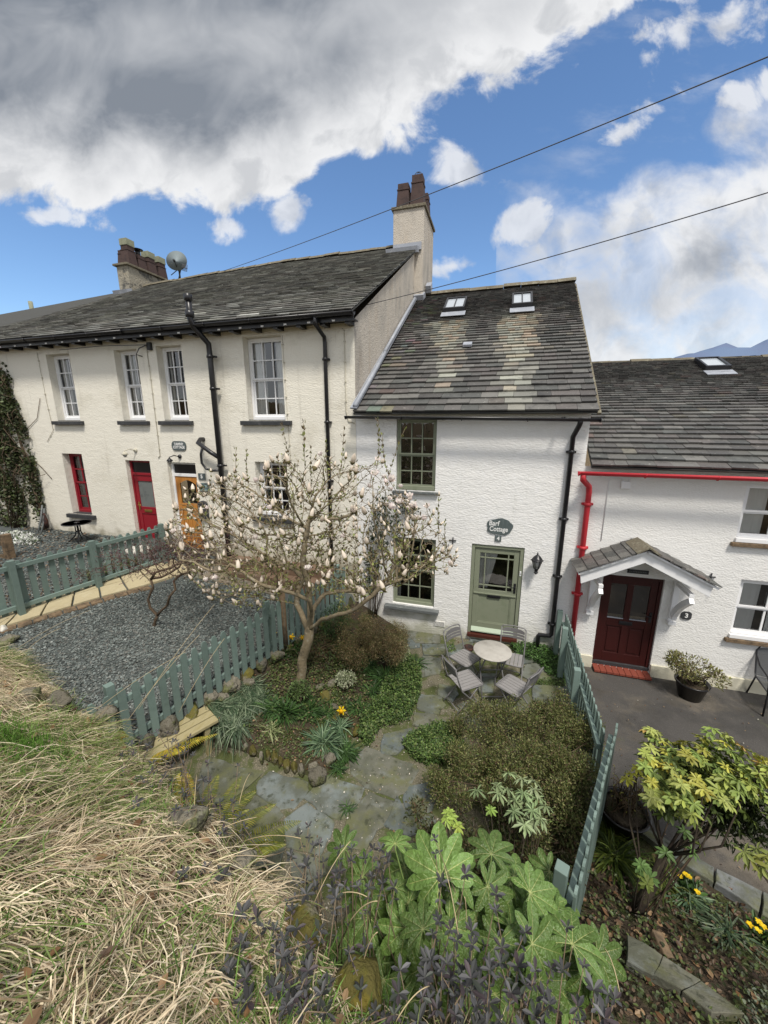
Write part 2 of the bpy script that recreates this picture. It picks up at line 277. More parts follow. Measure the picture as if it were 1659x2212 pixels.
# =================================================== BUILDINGS
D=7.4
def wall_front(mb,x0,x1,z0,z1,holes,depth=.2,y=D):
    xs=sorted({x0,x1,*[h[0] for h in holes],*[h[1] for h in holes]});zs=sorted({z0,z1,*[h[2] for h in holes],*[h[3] for h in holes]})
    for i in range(len(xs)-1):
        for j in range(len(zs)-1):
            a,b,c,d=xs[i],xs[i+1],zs[j],zs[j+1];cx,cz=(a+b)/2,(c+d)/2
            if any(h[0]<cx<h[1] and h[2]<cz<h[3] for h in holes): continue
            mb.add([(a,y,c),(b,y,c),(b,y,d),(a,y,d)],[(0,1,2,3)])
    for a,b,c,d in holes:
        q=y+depth
        mb.add([(a,y,c),(a,q,c),(a,q,d),(a,y,d)],[(0,1,2,3)]);mb.add([(b,y,c),(b,q,c),(b,q,d),(b,y,d)],[(3,2,1,0)])
        mb.add([(a,y,d),(a,q,d),(b,q,d),(b,y,d)],[(0,1,2,3)]);mb.add([(a,y,c),(a,q,c),(b,q,c),(b,y,c)],[(3,2,1,0)])
def window(par,x0,x1,z0,z1,nx,ny,fm,depth=.2,sill=None,curt=None,meet=True,fw=.055,sillw=.1,sillh=.06,bars=.022,label=None,y=D):
    """sash window set back in its reveal; ny = panes high in total"""
    yy=y+depth-.07;e=.004
    w=MB();a,b,c,d=x0+e,x1-e,z0+e,z1-e
    w.box(a,a+fw,yy,yy+.07,c,d);w.box(b-fw,b,yy,yy+.07,c,d);w.box(a+fw,b-fw,yy,yy+.07,d-fw,d);w.box(a+fw,b-fw,yy-.01,yy+.07,c,c+fw*1.3)
    fo=w.build('window',fm,par,bevel=.004)
    if label: fo['label']=label
    A,B,C,E=a+fw,b-fw,c+fw*1.3,d-fw;mid=(C+E)/2
    s=MB();sw=.032
    for lo,hi,off in ((mid,E,.012),(C,mid,.034)) if meet else ((C,E,.02),):
        y1=yy+off
        s.box(A,A+sw,y1,y1+.03,lo,hi);s.box(B-sw,B,y1,y1+.03,lo,hi);s.box(A+sw,B-sw,y1,y1+.03,hi-sw,hi);s.box(A+sw,B-sw,y1,y1+.03,lo,lo+sw*(1.7 if lo==C else 1))
        k=ny//2 if meet else ny
        for i in range(1,nx): x=A+sw+(B-A-2*sw)*i/nx;s.box(x-bars/2,x+bars/2,y1+.004,y1+.026,lo+sw,hi-sw)
        for i in range(1,k): zz=lo+sw+(hi-lo-2*sw)*i/k;s.box(A+sw,B-sw,y1+.006,y1+.024,zz-bars/2,zz+bars/2)
    s.build('sash',fm,fo)
    g=MB();y2=yy+.05;g.add([(A,y2,C),(B,y2,C),(B,y2,E),(A,y2,E)],[(0,1,2,3)]);g.build('pane',GL,fo)
    r=MB();q0,q1=y+depth+.003,y+depth+.9
    r.add([(x0-.3,q1,z0-.3),(x1+.3,q1,z0-.3),(x1+.3,q1,z1+.2),(x0-.3,q1,z1+.2)],[(0,1,2,3)])
    for P in ([(x0-.3,q0),(x0-.3,q1)],[(x1+.3,q1),(x1+.3,q0)]): r.add([(P[0][0],P[0][1],z0-.3),(P[1][0],P[1][1],z0-.3),(P[1][0],P[1][1],z1+.2),(P[0][0],P[0][1],z1+.2)],[(0,1,2,3)])
    r.add([(x0-.3,q0,z0-.3),(x1+.3,q0,z0-.3),(x1+.3,q1,z0-.3),(x0-.3,q1,z0-.3)],[(0,1,2,3)]);r.add([(x0-.3,q0,z1+.2),(x1+.3,q0,z1+.2),(x1+.3,q1,z1+.2),(x0-.3,q1,z1+.2)],[(3,2,1,0)])
    r.build('interior','room',fo)
    if curt:
        cm=MB();yc=y+depth+.045
        for (f0,f1) in curt:
            n=max(8,int((f1-f0)*26));V=[]
            for i in range(n+1):
                x=A+(B-A)*(f0+(f1-f0)*i/n);V+= [(x,yc+.022*sin(i*2.1),C-.05),(x,yc+.015*sin(i*2.1+.4),E+.02)]
            cm.add(V,[(2*i,2*i+2,2*i+3,2*i+1) for i in range(n)],None,True)
        cm.build('curtain','curtain' if fm!='redwin' else 'curtaind',fo)
    if sill:
        sl=MB();sl.box(x0-sillw,x1+sillw,y-.09,y+.0,z0-sillh-.012,z0-.012);sl.box(x0+.002,x1-.002,y,yy+.0,z0-.01,z0+.012);sl.build('sill',sill,fo,bevel=.006)
    return fo
def slate_roof(par,EL,ER,RR,RL,expo,ratio,pal,jit=.004,thick=.016,name='roof',seed=1,skip=None):
    """individual slates in diminishing courses on the plane EL-ER-RR-RL (eave left/right, ridge right/left)"""
    rr=random.Random(seed);EL,ER,RR,RL=[Vector(p) for p in(EL,ER,RR,RL)]
    Ls=((RL-EL).length+(RR-ER).length)/2;nv=(ER-EL).cross(RL-EL).normalized()
    if nv.z<0:nv=-nv
    mb=MB();d=0;P=lambda s,t:(EL.lerp(ER,s)).lerp(RL.lerp(RR,s),t)
    while d<Ls-.02:
        t=d/Ls;ex=expo(t);t2=min(1,(d+ex*1.35)/Ls);wd=(P(1,t)-P(0,t)).length
        x=-rr.random()*ex
        while x<wd:
            w=ex*ratio*rr.uniform(.6,1.5);x2=min(x+w,wd+rr.uniform(-.005,.02));a=max(x,0)/wd;b=x2/wd
            if b-a>.0015:
                g=.0025/wd;s0,s1=a+g,b-g;js=rr.uniform(-.012,.012)*ex/.2
                lift=thick*1.6+rr.uniform(0,jit);dt=js/Ls
                c=pal((a+b)/2,t,P((a+b)/2,t),rr)
                p00,p10,p11,p01=P(s0,t+dt),P(s1,t+dt*rr.uniform(.2,1.6)),P(s1,t2),P(s0,t2)
                sk=rr.uniform(-.004,.004)
                V=[p00+nv*(lift-thick),p10+nv*(lift-thick+sk),p11,p01,p00+nv*lift,p10+nv*(lift+sk),p11+nv*.004,p01+nv*.004]
                if not (skip and skip((a+b)/2,t)): mb.add(V,[(4,5,6,7),(0,1,5,4),(1,2,6,5),(3,0,4,7)],c)
            x=x2
        d+=ex
    o=mb.build(name,'slate',par)
    dk=MB();dk.add([EL-nv*.01,ER-nv*.01,RR-nv*.01,RL-nv*.01,EL-nv*.035,ER-nv*.035,RR-nv*.035,RL-nv*.035],[(0,1,2,3),(4,7,6,5),(0,4,5,1),(1,5,6,2),(2,6,7,3),(3,7,4,0)]);dk.build('roof_boarding','deck',o)
    return o,P,nv
def gutter(par,a,b,m,r=.055,name='gutter'):
    mb=MB();a=Vector(a);b=Vector(b);n=9;V=[]
    for p in(a,b):
        for rr2 in (r,r-.008):
            V+=[p+Vector((0,cos(pi+pi*k/n)*rr2,sin(pi+pi*k/n)*rr2)) for k in range(n+1)]
    k=n+1;F_=[]
    for i in range(n): F_+=[(i,i+1,2*k+i+1,2*k+i),(k+i,3*k+i,3*k+i+1,k+i+1)]
    F_+=[(0,2*k,3*k,k),(n,k+n,3*k+n,2*k+n)]+[(i,k+i,k+i+1,i+1) for i in range(n)]+[(2*k+i,2*k+i+1,3*k+i+1,3*k+i) for i in range(n)]
    mb.add(V,F_,None,True)
    L=(b-a).length;q=int(L/.9)
    for i in range(q+1):
        p=a.lerp(b,i/q);mb.tube([p+Vector((cos(t_)*0,cos(pi+pi*j/6)*(r+.007),sin(pi+pi*j/6)*(r+.007))) for j,t_ in enumerate([0]*7)],.009,5)
    return mb.build(name,m,par)
def pipe(par,P,r,m,clips=(),name='downpipe',joints=True):
    mb=MB();mb.tube(P,r,10)
    o=mb.build(name,m,par)
    for c in clips:
        k=MB();k.lathe(c,[(r+.002,-.03),(r+.013,-.028),(r+.013,.028),(r+.002,.03)],12);k.box(c[0]-r*1.9,c[0]+r*1.9,c[1]+r*.3,c[1]+r+.03,c[2]-.018,c[2]+.018);k.build('pipe_bracket',m,o)
    return o
def pane_quad(mb,x0,x1,z0,z1,y): mb.add([(x0,y,z0),(x1,y,z0),(x1,y,z1),(x0,y,z1)],[(0,1,2,3)])
def letterbox(par,x,z,w,m,y):
    b=MB();b.box(x-w/2,x+w/2,y-.012,y,z-.035,z+.035);b.box(x-w/2+.015,x+w/2-.015,y-.018,y-.012,z-.02,z+.02);b.build('letterbox',m,par,bevel=.003)
def handle(par,x,z,m,y,s=1):
    b=MB();b.box(x-.02,x+.02,y-.012,y,z-.1,z+.1);b.tube([(x,y-.01,z+.03),(x,y-.05,z+.03),(x-s*.1,y-.055,z+.03)],.009,7);b.build('handle',m,par)
# palettes
def pal_dark(s,t,p,r):
    b=r.choice([(.10,.096,.09),(.12,.116,.107),(.08,.077,.073),(.11,.1,.094),(.14,.136,.125),(.092,.094,.088)])
    if r.random()<.05:b=r.choice([(.13,.1,.09),(.16,.16,.145),(.15,.14,.115)])
    k=r.uniform(.74,1.2);return tuple(q*k for q in b)
def pal_cream(s,t,p,r):
    b=r.choice([(.115,.115,.10),(.15,.15,.13),(.09,.09,.082),(.13,.125,.11),(.17,.17,.155),(.105,.1,.09)]);k=r.uniform(1.1,1.6)
    if r.random()<.05:k=2.4
    return tuple(q*k for q in b)
# wash strips down from the two rooflights (lead run-off keeps the slates clean)
def roofhit(k,u,v,y0=7.15,z0=4.57,sl=.6325):
    d=ray(*Z(k,u,v));t=((z0-H)-sl*y0)/(d[2]-sl*d[1]);return Vector((d[0]*t,d[1]*t,H+d[2]*t))
S1=[roofhit(2,*p) for p in ((545,975),(550,1080),(600,1180),(600,1290),(575,1400),(600,1440))];S1R=[roofhit(2,*p) for p in ((770,960),(750,1080),(715,1180),(700,1290),(625,1400),(602,1440))]
S2=[roofhit(2,*p) for p in ((985,925),(965,1080),(1010,1230),(1000,1350),(980,1450),(980,1540))];S2R=[roofhit(2,*p) for p in ((1240,925),(1215,1080),(1165,1230),(1150,1330),(1120,1430),(1110,1540))]
def pal_barf(s,t,p,r):
    for A,B in((S1,S1R),(S2,S2R)):
        ys=[q.y for q in A][::-1]
        if ys[0]-.02<p.y<ys[-1]+.05:
            a=np.interp(p.y,ys,[q.x for q in A][::-1]);b=np.interp(p.y,[q.y for q in B][::-1],[q.x for q in B][::-1])
            edge=min(p.x-a,b-p.x)+r.gauss(0,.05)
            if edge>-.12:
                wgt=min(1,max(0,(edge+.12)/.26))*r.uniform(.75,1.0);base=pal_dark(s,t,p,r)
                c=r.choice([(.34,.31,.235),(.31,.31,.26),(.33,.265,.2),(.28,.28,.235),(.36,.325,.255),(.31,.315,.265),(.25,.245,.21)]);k=r.uniform(.95,1.2)
                return tuple(base[i]*(1-wgt)+c[i]*k*wgt for i in range(3))
    if p.x<-2.0+(p.y-7.2)*.02 and r.random()<.25: return tuple(q*r.uniform(.8,1.2) for q in (.15,.147,.125))
    return pal_dark(s,t,p,r)
def ridge_line(par,pts,m='ridge',r=.11,seed=3):
    rr=random.Random(seed);mb=MB()
    for a,b in zip(pts,pts[1:]):
        a=Vector(a);b=Vector(b);n=max(1,int((b-a).length/.45))
        for i in range(n):
            p=a.lerp(b,i/n);q=a.lerp(b,(i+.985)/n);h=rr.uniform(-.012,.02);o1,o2=Vector((0,0,h)),Vector((0,0,h+rr.uniform(-.01,.015)))
            V=[]
            for c,o_ in((p,o1),(q,o2)): V+=[c+o_+Vector((0,-r*1.5,-r*.75)),c+o_+Vector((0,-r*.8,r*.1)),c+o_+Vector((0,0,r*.45)),c+o_+Vector((0,r*.8,r*.1)),c+o_+Vector((0,r*1.5,-r*.75))]
            mb.add(V,[(0,5,6,1),(1,6,7,2),(2,7,8,3),(3,8,9,4),(0,1,2,3,4),(9,8,7,6,5)])
    return mb.build('ridge',m,par)
def pot(mb,x,y,z,w,h,c=None,top=True):
    """square tapered clay pot"""
    for (a,b,za,zb) in ((w*.56,w*.46,0,h*.74),(w*.5,w*.5,h*.74,h*.79),(w*.44,w*.44,h*.79,h)):
        V=[(x+i*q,y+j*q,z+zz) for q,zz in((a,za),(b,zb)) for i,j in((-1,-1),(1,-1),(1,1),(-1,1))]
        mb.add(V,[(0,3,2,1),(4,5,6,7),(0,1,5,4),(1,2,6,5),(2,3,7,6),(3,0,4,7)],c)
    return mb
# ------------------------------------------------ white cottage in the middle
RL_=(-2.66,13.0,8.2);RR_=(1.73,13.0,8.2)
hb=empty('cottage',label='white roughcast cottage with sage green door and two pale-streaked bands down its slate roof',cat='house',group='cottages of the terrace')
holes=[(-.39,.59,.13,2.08),(-1.94,-1.15,3.08,4.46),(-2.0,-1.1,.6,2.09)]
w=MB();wall_front(w,-2.775,1.45,-.4,4.62,holes,.13)
w.add([(1.45,D,-.4),(1.45,D,4.62),(1.72,13,8.16),(1.95,18.6,4.6),(1.95,18.6,-.4)],[(0,4,3,2,1)])
w.add([(-2.775,18.6,-.4),(1.95,18.6,-.4),(1.95,18.6,4.6),(-2.775,18.6,4.6)],[(0,1,2,3)])
wb=w.build('wall','white',hb)
rf,PB,nB=slate_roof(hb,(-2.74,7.15,4.57),(1.5,7.15,4.57),RR_,RL_,lambda t:.15*(1-t)**1.15+.085,1.4,pal_barf,seed=5,thick=.028,jit=.012)
slate_roof(hb,(1.95,18.9,4.5),(-2.74,18.9,4.5),RL_,RR_,lambda t:.3,1.6,pal_dark,seed=6,name='rear_roof')
ridge_line(hb,[(-2.6,13,8.3),(1.76,13,8.3)],r=.1)
v=MB()   # stone verge slips of the right hand edge
for i in range(26):
    p=Vector((1.5,7.15,4.57)).lerp(Vector(RR_),i/26);q=Vector((1.5,7.15,4.57)).lerp(Vector(RR_),(i+.97)/26);v.bar(p+Vector((.02,0,-.035)),q+Vector((.02,0,-.03)),.06,.035)
v.build('verge','ridge',rf)
fl=MB();fl.bar((-2.72,7.12,4.66),(-2.72,12.5,8.05),.13,.03);fl.tube([(-2.69,7.12,4.70),(-2.69,9.2,6.0)],.045,8);fl.tube([(-2.69,9.15,6.0),(-2.69,12.3,7.98)],.042,8);fl.obox((-2.6,12.55,8.1),(.3,.35,.14),rx=.5);fl.obox((-2.38,12.9,8.42),(.16,.3,.2),rx=.6)
fl.build('lead_flashing','lead',rf)
def rooflight(rf,P,nv,c,wd,ln,sl,label=None,bars=1):
    """low profile roof window standing on the slates"""
    up=Vector((0,cos(sl),sin(sl)));x=Vector((1,0,0));c=Vector(c)+nv*.02
    def B(mb,a0,a1,b0,b1,h0,h1): 
        V=[c+x*i+up*j+nv*k for k in(h0,h1) for i,j in((a0,b0),(a1,b0),(a1,b1),(a0,b1))];mb.add(V,[(0,3,2,1),(4,5,6,7),(0,1,5,4),(1,2,6,5),(2,3,7,6),(3,0,4,7)])
    m=MB();h=.13
    B(m,-wd/2,wd/2,-ln/2,-ln/2+.06,0,h);B(m,-wd/2,wd/2,ln/2-.05,ln/2,0,h);B(m,-wd/2,-wd/2+.045,-ln/2+.06,ln/2-.05,0,h);B(m,wd/2-.045,wd/2,-ln/2+.06,ln/2-.05,0,h)
    if bars: B(m,-.012,.012,-ln/2+.06,ln/2-.05,h-.04,h-.006)
    o=m.build('rooflight','black',rf)
    g=MB();B(g,-wd/2+.045,wd/2-.045,-ln/2+.06,ln/2-.05,h-.045,h-.035);g.build('pane',mat('rooflight_glass',(.42,.46,.5),.08,spec=.9),o)
    l=MB();B(l,-wd/2-.04,wd/2+.04,-ln/2-.3,-ln/2-.002,.018,.03);l.build('lead_apron','lead',o)
    return o
slB=atan2(.6325,1)
for (a,b) in (((640,905),(768,835)),((1052,880),(1183,806))):
    p=roofhit(2,(a[0]+b[0])/2,(a[1]+b[1])/2);p0=roofhit(2,a[0],a[1]);p1=roofhit(2,b[0],a[1]);p2=roofhit(2,b[0],b[1]);ln=(Vector((0,p2.y,p2.z))-Vector((0,p1.y,p1.z))).length
    rooflight(rf,PB,nB,(p.x,p.y-.1,p.z-.06),abs(p1.x-p0.x),ln*.95,slB)
p=roofhit(2,776,1125);vt=MB();vt.obox(p+nB*.06,(.2,.2,.06),rx=slB-.1);vt.build('roof_vent','lead',rf,bevel=.01)
gutter(hb,(-2.86,7.07,4.52),(1.53,7.07,4.46),'black')
gc=MB()
for x in (-1.0,1.0): gc.obox((x,7.2,4.46),(.03,.28,.05))
gc.build('gutter_bracket','black',hb)
pipe(hb,[(1.25,7.07,4.46),(1.24,7.1,4.36),(1.2,7.33,4.16),(1.2,7.34,.42),(1.17,7.34,.37),(.99,7.34,.36),(.97,7.34,.33),(.97,7.34,.05)],.042,'black',[(1.2,7.34,z) for z in (3.9,2.7,1.6,.62)])
window(hb,-1.94,-1.15,3.08,4.46,3,4,'sage',.13,None,fw=.04)
s=MB();s.box(-2.0,-1.08,7.33,7.42,3.02,3.065);s.build('sill','bsill',hb,bevel=.006)
s=MB();s.box(-1.93,-1.16,7.40,7.46,3.085,3.17);s.build('window_board','sage',hb,bevel=.006)
window(hb,-2.0,-1.1,.6,2.09,3,4,'sage',.13,None,curt=[(.02,.12)],fw=.045)
s=MB();s.box(-2.16,-.99,7.27,7.45,.5,.57);s.build('sill','bsill',hb,bevel=.01)
# sage half-glazed door
fr=MB();fr.box(-.385,-.325,7.42,7.5,.135,2.075);fr.box(.52,.585,7.42,7.5,.135,2.075);fr.box(-.325,.52,7.42,7.5,2.01,2.075);fr.build('door_frame','sage',hb,bevel=.004)
d=MB();x0,x1=-.32,.515;yd=7.45
d.box(x0,x0+.1,yd,yd+.045,.2,2.0);d.box(x1-.1,x1,yd,yd+.045,.2,2.0);d.box(x0+.1,x1-.1,yd,yd+.045,1.9,2.0);d.box(x0+.1,x1-.1,yd,yd+.045,1.0,1.13);d.box(x0+.1,x1-.1,yd,yd+.045,.2,.4);d.box(x0+.1,x1-.1,yd+.018,yd+.04,.4,1.0)
gx0,gx1,gz0,gz1=x0+.1,x1-.1,1.13,1.9
for x in (gx0+.1,gx1-.1): d.box(x-.012,x+.012,yd+.005,yd+.035,gz0,gz1)
for z in (gz0+.09,gz1-.1): d.box(gx0,gx1,yd+.007,yd+.033,z-.012,z+.012)
d.box(x0+.01,x1-.01,yd-.02,yd,1.03,1.055)
do=d.build('door','sage',hb,bevel=.003)
for a,b in((x0+.1,x1-.1),): 
    t=MB();t.box(a,a+.02,yd+.008,yd+.018,.4,1.0);t.box(b-.02,b,yd+.008,yd+.018,.4,1.0);t.box(a+.02,b-.02,yd+.008,yd+.018,.4,.42);t.box(a+.02,b-.02,yd+.008,yd+.018,.98,1.0);t.build('panel_moulding','sage',do)
g=MB();pane_quad(g,gx0,gx1,gz0,gz1,yd+.02);g.build('pane',GL,do)
g=MB();g.add([(gx0-.1,8.3,.9),(gx1+.1,8.3,.9),(gx1+.1,8.3,2.05),(gx0-.1,8.3,2.05),(gx0-.1,7.51,.9),(gx1+.1,7.51,.9),(gx1+.1,7.51,2.05),(gx0-.1,7.51,2.05)],[(0,1,2,3),(4,0,3,7),(1,5,6,2),(4,5,1,0),(3,2,6,7)]);g.build('interior','room',do)
c=MB()
V=[]
for i in range(13): x=gx0+.0+.17*i/12*(1);V+=[(x*1,7.53+.01*sin(i*2.4),1.14+ .0),(gx0+.34*i/12,7.53+.012*sin(i*2.4),1.92)]
c.add(V,[(2*i,2*i+2,2*i+3,2*i+1) for i in range(12)],None,True);c.build('curtain','curtain',do)
letterbox(do,.09,1.08-.1+.02,.25,'black',yd-.001);handle(do,.47,1.22,'black',yd)
wb_=MB();wb_.add([(x0,yd-.05,.2),(x1,yd-.05,.2),(x1,yd-.05,.22),(x0,yd-.05,.22),(x0,yd,.2),(x1,yd,.2),(x1,yd,.29),(x0,yd,.29)],[(0,1,2,3),(3,2,6,7),(0,3,7,4),(1,5,6,2),(0,4,5,1)]);wb_.build('weatherboard','sagel',do)
th=MB();th.box(-.387,.587,7.34,7.52,.1,.16);th.build('threshold','darktimber',hb)
bell=MB();bell.box(.535,.565,7.405,7.42,1.5,1.6);bo=bell.build('doorbell','whitepaint',hb,bevel=.004);b=MB();b.lathe((.55,7.404,1.55),[(.008,0),(.008,.004)],8,ax=Matrix.Rotation(pi/2,3,'X'));b.build('button','black',bo)
vb=MB();vb.box(-1.09,-.86,7.385,7.4,.2,.31)
vo=vb.build('air_brick','white2',hb);vh=MB()
for i in range(9):
    for j in range(4): vh.box(-1.075+i*.0235,-1.063+i*.0235,7.382,7.3845,.214+j*.024,.226+j*.024)
vh.build('vent_holes','black',vo)
# plaques and fittings of the white cottage
def sign(name,label,P2,y,m='slatesign',th=.018,cat='sign',group=None):
    mb=MB();mb.prism([(x,y-.004,z) for x,z in P2],(0,-th,0));o=mb.build(name,m,bevel=.003);return tag(o,label,cat,group)
pts=[]
for i in range(30):
    a=2*pi*i/30;r_=1+.05*sin(5*a+1)+.03*sin(9*a)+rnd.uniform(-.02,.02);ex=.6
    pts.append((.105+.235*r_*math.copysign(abs(cos(a))**.8,cos(a)),2.465+.16*r_*math.copysign(abs(sin(a))**.85,sin(a))))
o=sign('name_plaque','irregular green slate plaque lettered Barf Cottage above the sage door',pts,D,cat='sign')
text('Barf',.135,'lettering',(.0,7.375,2.525),o,sx=.85,shear=.05,off=.002);text('Cottage',.13,'lettering',(.09,7.375,2.415),o,sx=.8,shear=.05,off=.002)
o=sign('number_plaque','small square slate number 4 under the oval name plaque',[(.035,2.175),(.15,2.175),(.152,2.285),(.037,2.29)],D,group='house number plaques')
text('4',.1,'lettering',(.095,7.375,2.23),o,off=.003)
def cross_hook(x,z,label,flip=1):
    mb=MB();mb.tube([(x,7.385,z+.11),(x,7.38,z)],.011,6);mb.tube([(x-.05,7.38,z+.06),(x+.05,7.38,z+.06)],.011,6)
    mb.tube([(x,7.385,z),(x+.005*flip,7.36,z-.05),(x+.06*flip,7.3,z-.09),(x+.1*flip,7.26,z-.08)],.008,6)
    for q in((x-.055,z+.06),(x+.055,z+.06),(x,z+.115)): mb.lathe((q[0],7.38,q[1]),[(0,-.014),(.014,0),(0,.014)],8)
    return tag(mb.build('wall_hook','black'),label,'hook','iron wall hooks')
cross_hook(-.76,2.06,'black iron cross-shaped hook on the wall left of the sage door',-.2)
cross_hook(3.57,1.8,'black iron cross-shaped hook on the wall right of the white porch',1)
lt=empty('wall_lantern',label='black carriage lantern on the white wall right of the sage door',cat='lamp')
c=(.805,7.22);m=MB()
m.lathe((c[0],c[1],0),[(.02,2.05),(.012,2.035),(.045,2.01),(.075,1.975),(.1,1.93),(.115,1.925),(.115,1.915),(.09,1.912)],6);m.tube([(c[0],c[1],2.03),(c[0],c[1],2.08)],.008,6);m.build('cap','black',lt)
m=MB();m.lathe((c[0],c[1],0),[(.085,1.912),(.045,1.77)],6);m.build('glass','lampglass',lt)
m=MB()
for k in range(6): a=2*pi*k/6;m.bar((c[0]+.089*cos(a),c[1]+.089*sin(a),1.915),(c[0]+.047*cos(a),c[1]+.047*sin(a),1.765),.01,.01)
m.lathe((c[0],c[1],0),[(.05,1.775),(.05,1.755),(.035,1.75),(.03,1.69),(.045,1.68),(0,1.64)],6);m.tube([(c[0],c[1],1.72),(c[0],7.3,1.70),(c[0],7.39,1.74)],.012,6);m.lathe((c[0],7.4,1.76),[(.04,0),(.04,.015)],12,ax=Matrix.Rotation(pi/2,3,'X'));m.build('bracket','black',lt)
# ------------------------------------------------ cream terrace (three neighbouring houses)
def cream_house(name,label,x0,x1,holes,zr0,zr1,gable=False):
    h=empty(name,label=label,cat='house',group='cottages of the terrace')
    w=MB();wall_front(w,x0,x1,.5,6.33,holes,.24);ww=w.build('wall','cream',h)
    return h
hT=cream_house('cottage','cream roughcast cottage with the golden oak door and gable chimney, left of the white cottage',-7.95,-2.78,[(-5.26,-4.36,4.44,6.12),(-7.54,-6.84,4.44,6.06),(-5.19,-4.39,2.3,3.55),(-7.63,-6.81,1.3,3.47)],9.6,9.6)
hR=cream_house('cottage','cream roughcast cottage with the crimson door and crimson lower window',-12.95,-7.95,[(-8.78,-8.1,4.44,6.04),(-10.99,-10.2,4.44,6.04),(-8.93,-8.16,1.35,3.48),(-11.08,-10.37,1.98,3.6)],9.6,9.4)
hF=cream_house('cottage','pale cottage at the far left, mostly hidden behind the ivy column',-25,-12.95,[(-14.95,-14.1,2.2,3.6)],9.4,8.6)
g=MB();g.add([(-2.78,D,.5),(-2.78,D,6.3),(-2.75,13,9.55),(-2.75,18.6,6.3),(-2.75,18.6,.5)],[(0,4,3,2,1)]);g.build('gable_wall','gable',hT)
for h,xa,xb,za,zb,sd in((hT,-7.95,-2.7,9.62,9.62,11),(hR,-12.95,-7.95,9.45,9.62,12),(hF,-25,-12.95,8.2,9.45,13)):
    rf2,_,nn=slate_roof(h,(xa,7.05,6.36),(xb,7.05,6.36),(xb,13,zb),(xa,13,za),lambda t:.07*(1-t)+.1,2.3,pal_cream,seed=sd,thick=.02,jit=.012)
    r2=MB();r2.add([(xa,13,za),(xb,13,zb),(xb,19,6.2),(xa,19,6.2)],[(0,1,2,3)]);r2.build('rear_roof','deck',h)
    ridge_line(h,[(xa,13,za+.06),((xa+xb)/2,13,(za+zb)/2+.06+(.03 if h is hT else 0)),(xb,13,zb+.06)],r=.09,seed=sd)
    f=MB();f.box(xa,xb+ (.02 if h is hT else 0),7.1,7.13,6.2,6.34);f.box(xa,xb,7.13,7.397,6.24,6.26)
    n=int((xb-xa)/.52)
    for i in range(n+1): x=xa+.12+(xb-xa-.24)*i/n;f.box(x-.05,x+.05,7.14,7.396,6.17,6.24)
    f.build('fascia','black',h)
    f=MB()
    for i in range(n): x=xa+.12+(xb-xa-.24)*(i+.5)/n;f=MB();f.box(x-.03,x+.03,7.09,7.099,6.205,6.235);f.build('rafter_foot','whitepaint',h)
    gutter(h,(xa,7.0,6.33),(xb+.06*(h is hT),7.0,6.33),'black',r=.06)
window(hT,-5.26,-4.36,4.44,6.12,3,4,'whitepaint',.24,'dsill',curt=[(0,.36),(.68,.95)],sillw=.16,sillh=.09)
window(hT,-7.54,-6.84,4.44,6.06,3,4,'whitepaint',.24,'dsill',curt=[(.0,.12)],sillw=.12,sillh=.09)
window(hT,-5.19,-4.39,2.3,3.55,3,4,'whitepaint',.24,'dsill',sillw=.12,sillh=.09)
window(hR,-8.78,-8.1,4.44,6.04,3,4,'whitepaint',.24,'dsill',curt=[(.05,.4)],sillw=.12,sillh=.09)
window(hR,-10.99,-10.2,4.44,6.04,3,4,'whitepaint',.24,'dsill',curt=[(.0,.35)],sillw=.12,sillh=.09)
window(hR,-11.08,-10.37,1.98,3.6,2,4,'redwin',.24,'dsill',curt=[(.1,.55)],sillw=.14,sillh=.1,bars=.03)
window(hF,-14.95,-14.1,2.2,3.6,2,2,'redwin',.24,'dsill',curt=None,bars=.03)
# golden oak door
f=MB();a,b,c,d_=-7.626,-6.814,1.304,3.466;y=7.5
f.box(a,a+.06,y,y+.08,c,d_);f.box(b-.045,b,y,y+.08,c,d_);f.box(a+.06,b-.045,y,y+.08,d_-.05,d_);f.box(a+.06,b-.045,y,y+.08,3.12,3.19);f.build('door_frame','whitepaint',hT,bevel=.004)
f=MB();pane_quad(f,a+.06,b-.045,3.19,d_-.05,y+.04);f.build('fanlight','black',hT)
f=MB();x0,x1=a+.062,b-.047;yy=y+.02
f.box(x0,x0+.11,yy,yy+.045,c,3.118);f.box(x1-.11,x1,yy,yy+.045,c,3.118);f.box(x0+.11,x1-.11,yy,yy+.045,c,c+.2);f.box(x0+.11,x1-.11,yy,yy+.045,2.28,2.45)
n=10;xa,xb=x0+.11,x1-.11;V=[];
for i in range(n+1):
    x=xa+(xb-xa)*i/n;V+=[(x,yy,2.93+.1*sin(pi*i/n)),(x,yy,3.118)]
f.add(V,[(2*i,2*i+2,2*i+3,2*i+1) for i in range(n)])
for i in range(4): q=(xb-xa)/4;f.box(xa+q*i+.006,xa+q*(i+1)-.006,yy+.015,yy+.04,c+.2,2.28)
do=f.build('door','oak',hT,bevel=.003);f=MB();pane_quad(f,xa,xb,2.45,3.04,yy+.025);f.build('pane','frost' if 0 else GL,do);f=MB();pane_quad(f,xa-.05,xb+.05,2.4,3.1,yy+.3);f.build('interior','room',do);letterbox(do,(x0+x1)/2,2.36,.22,'brass',yy-.001)
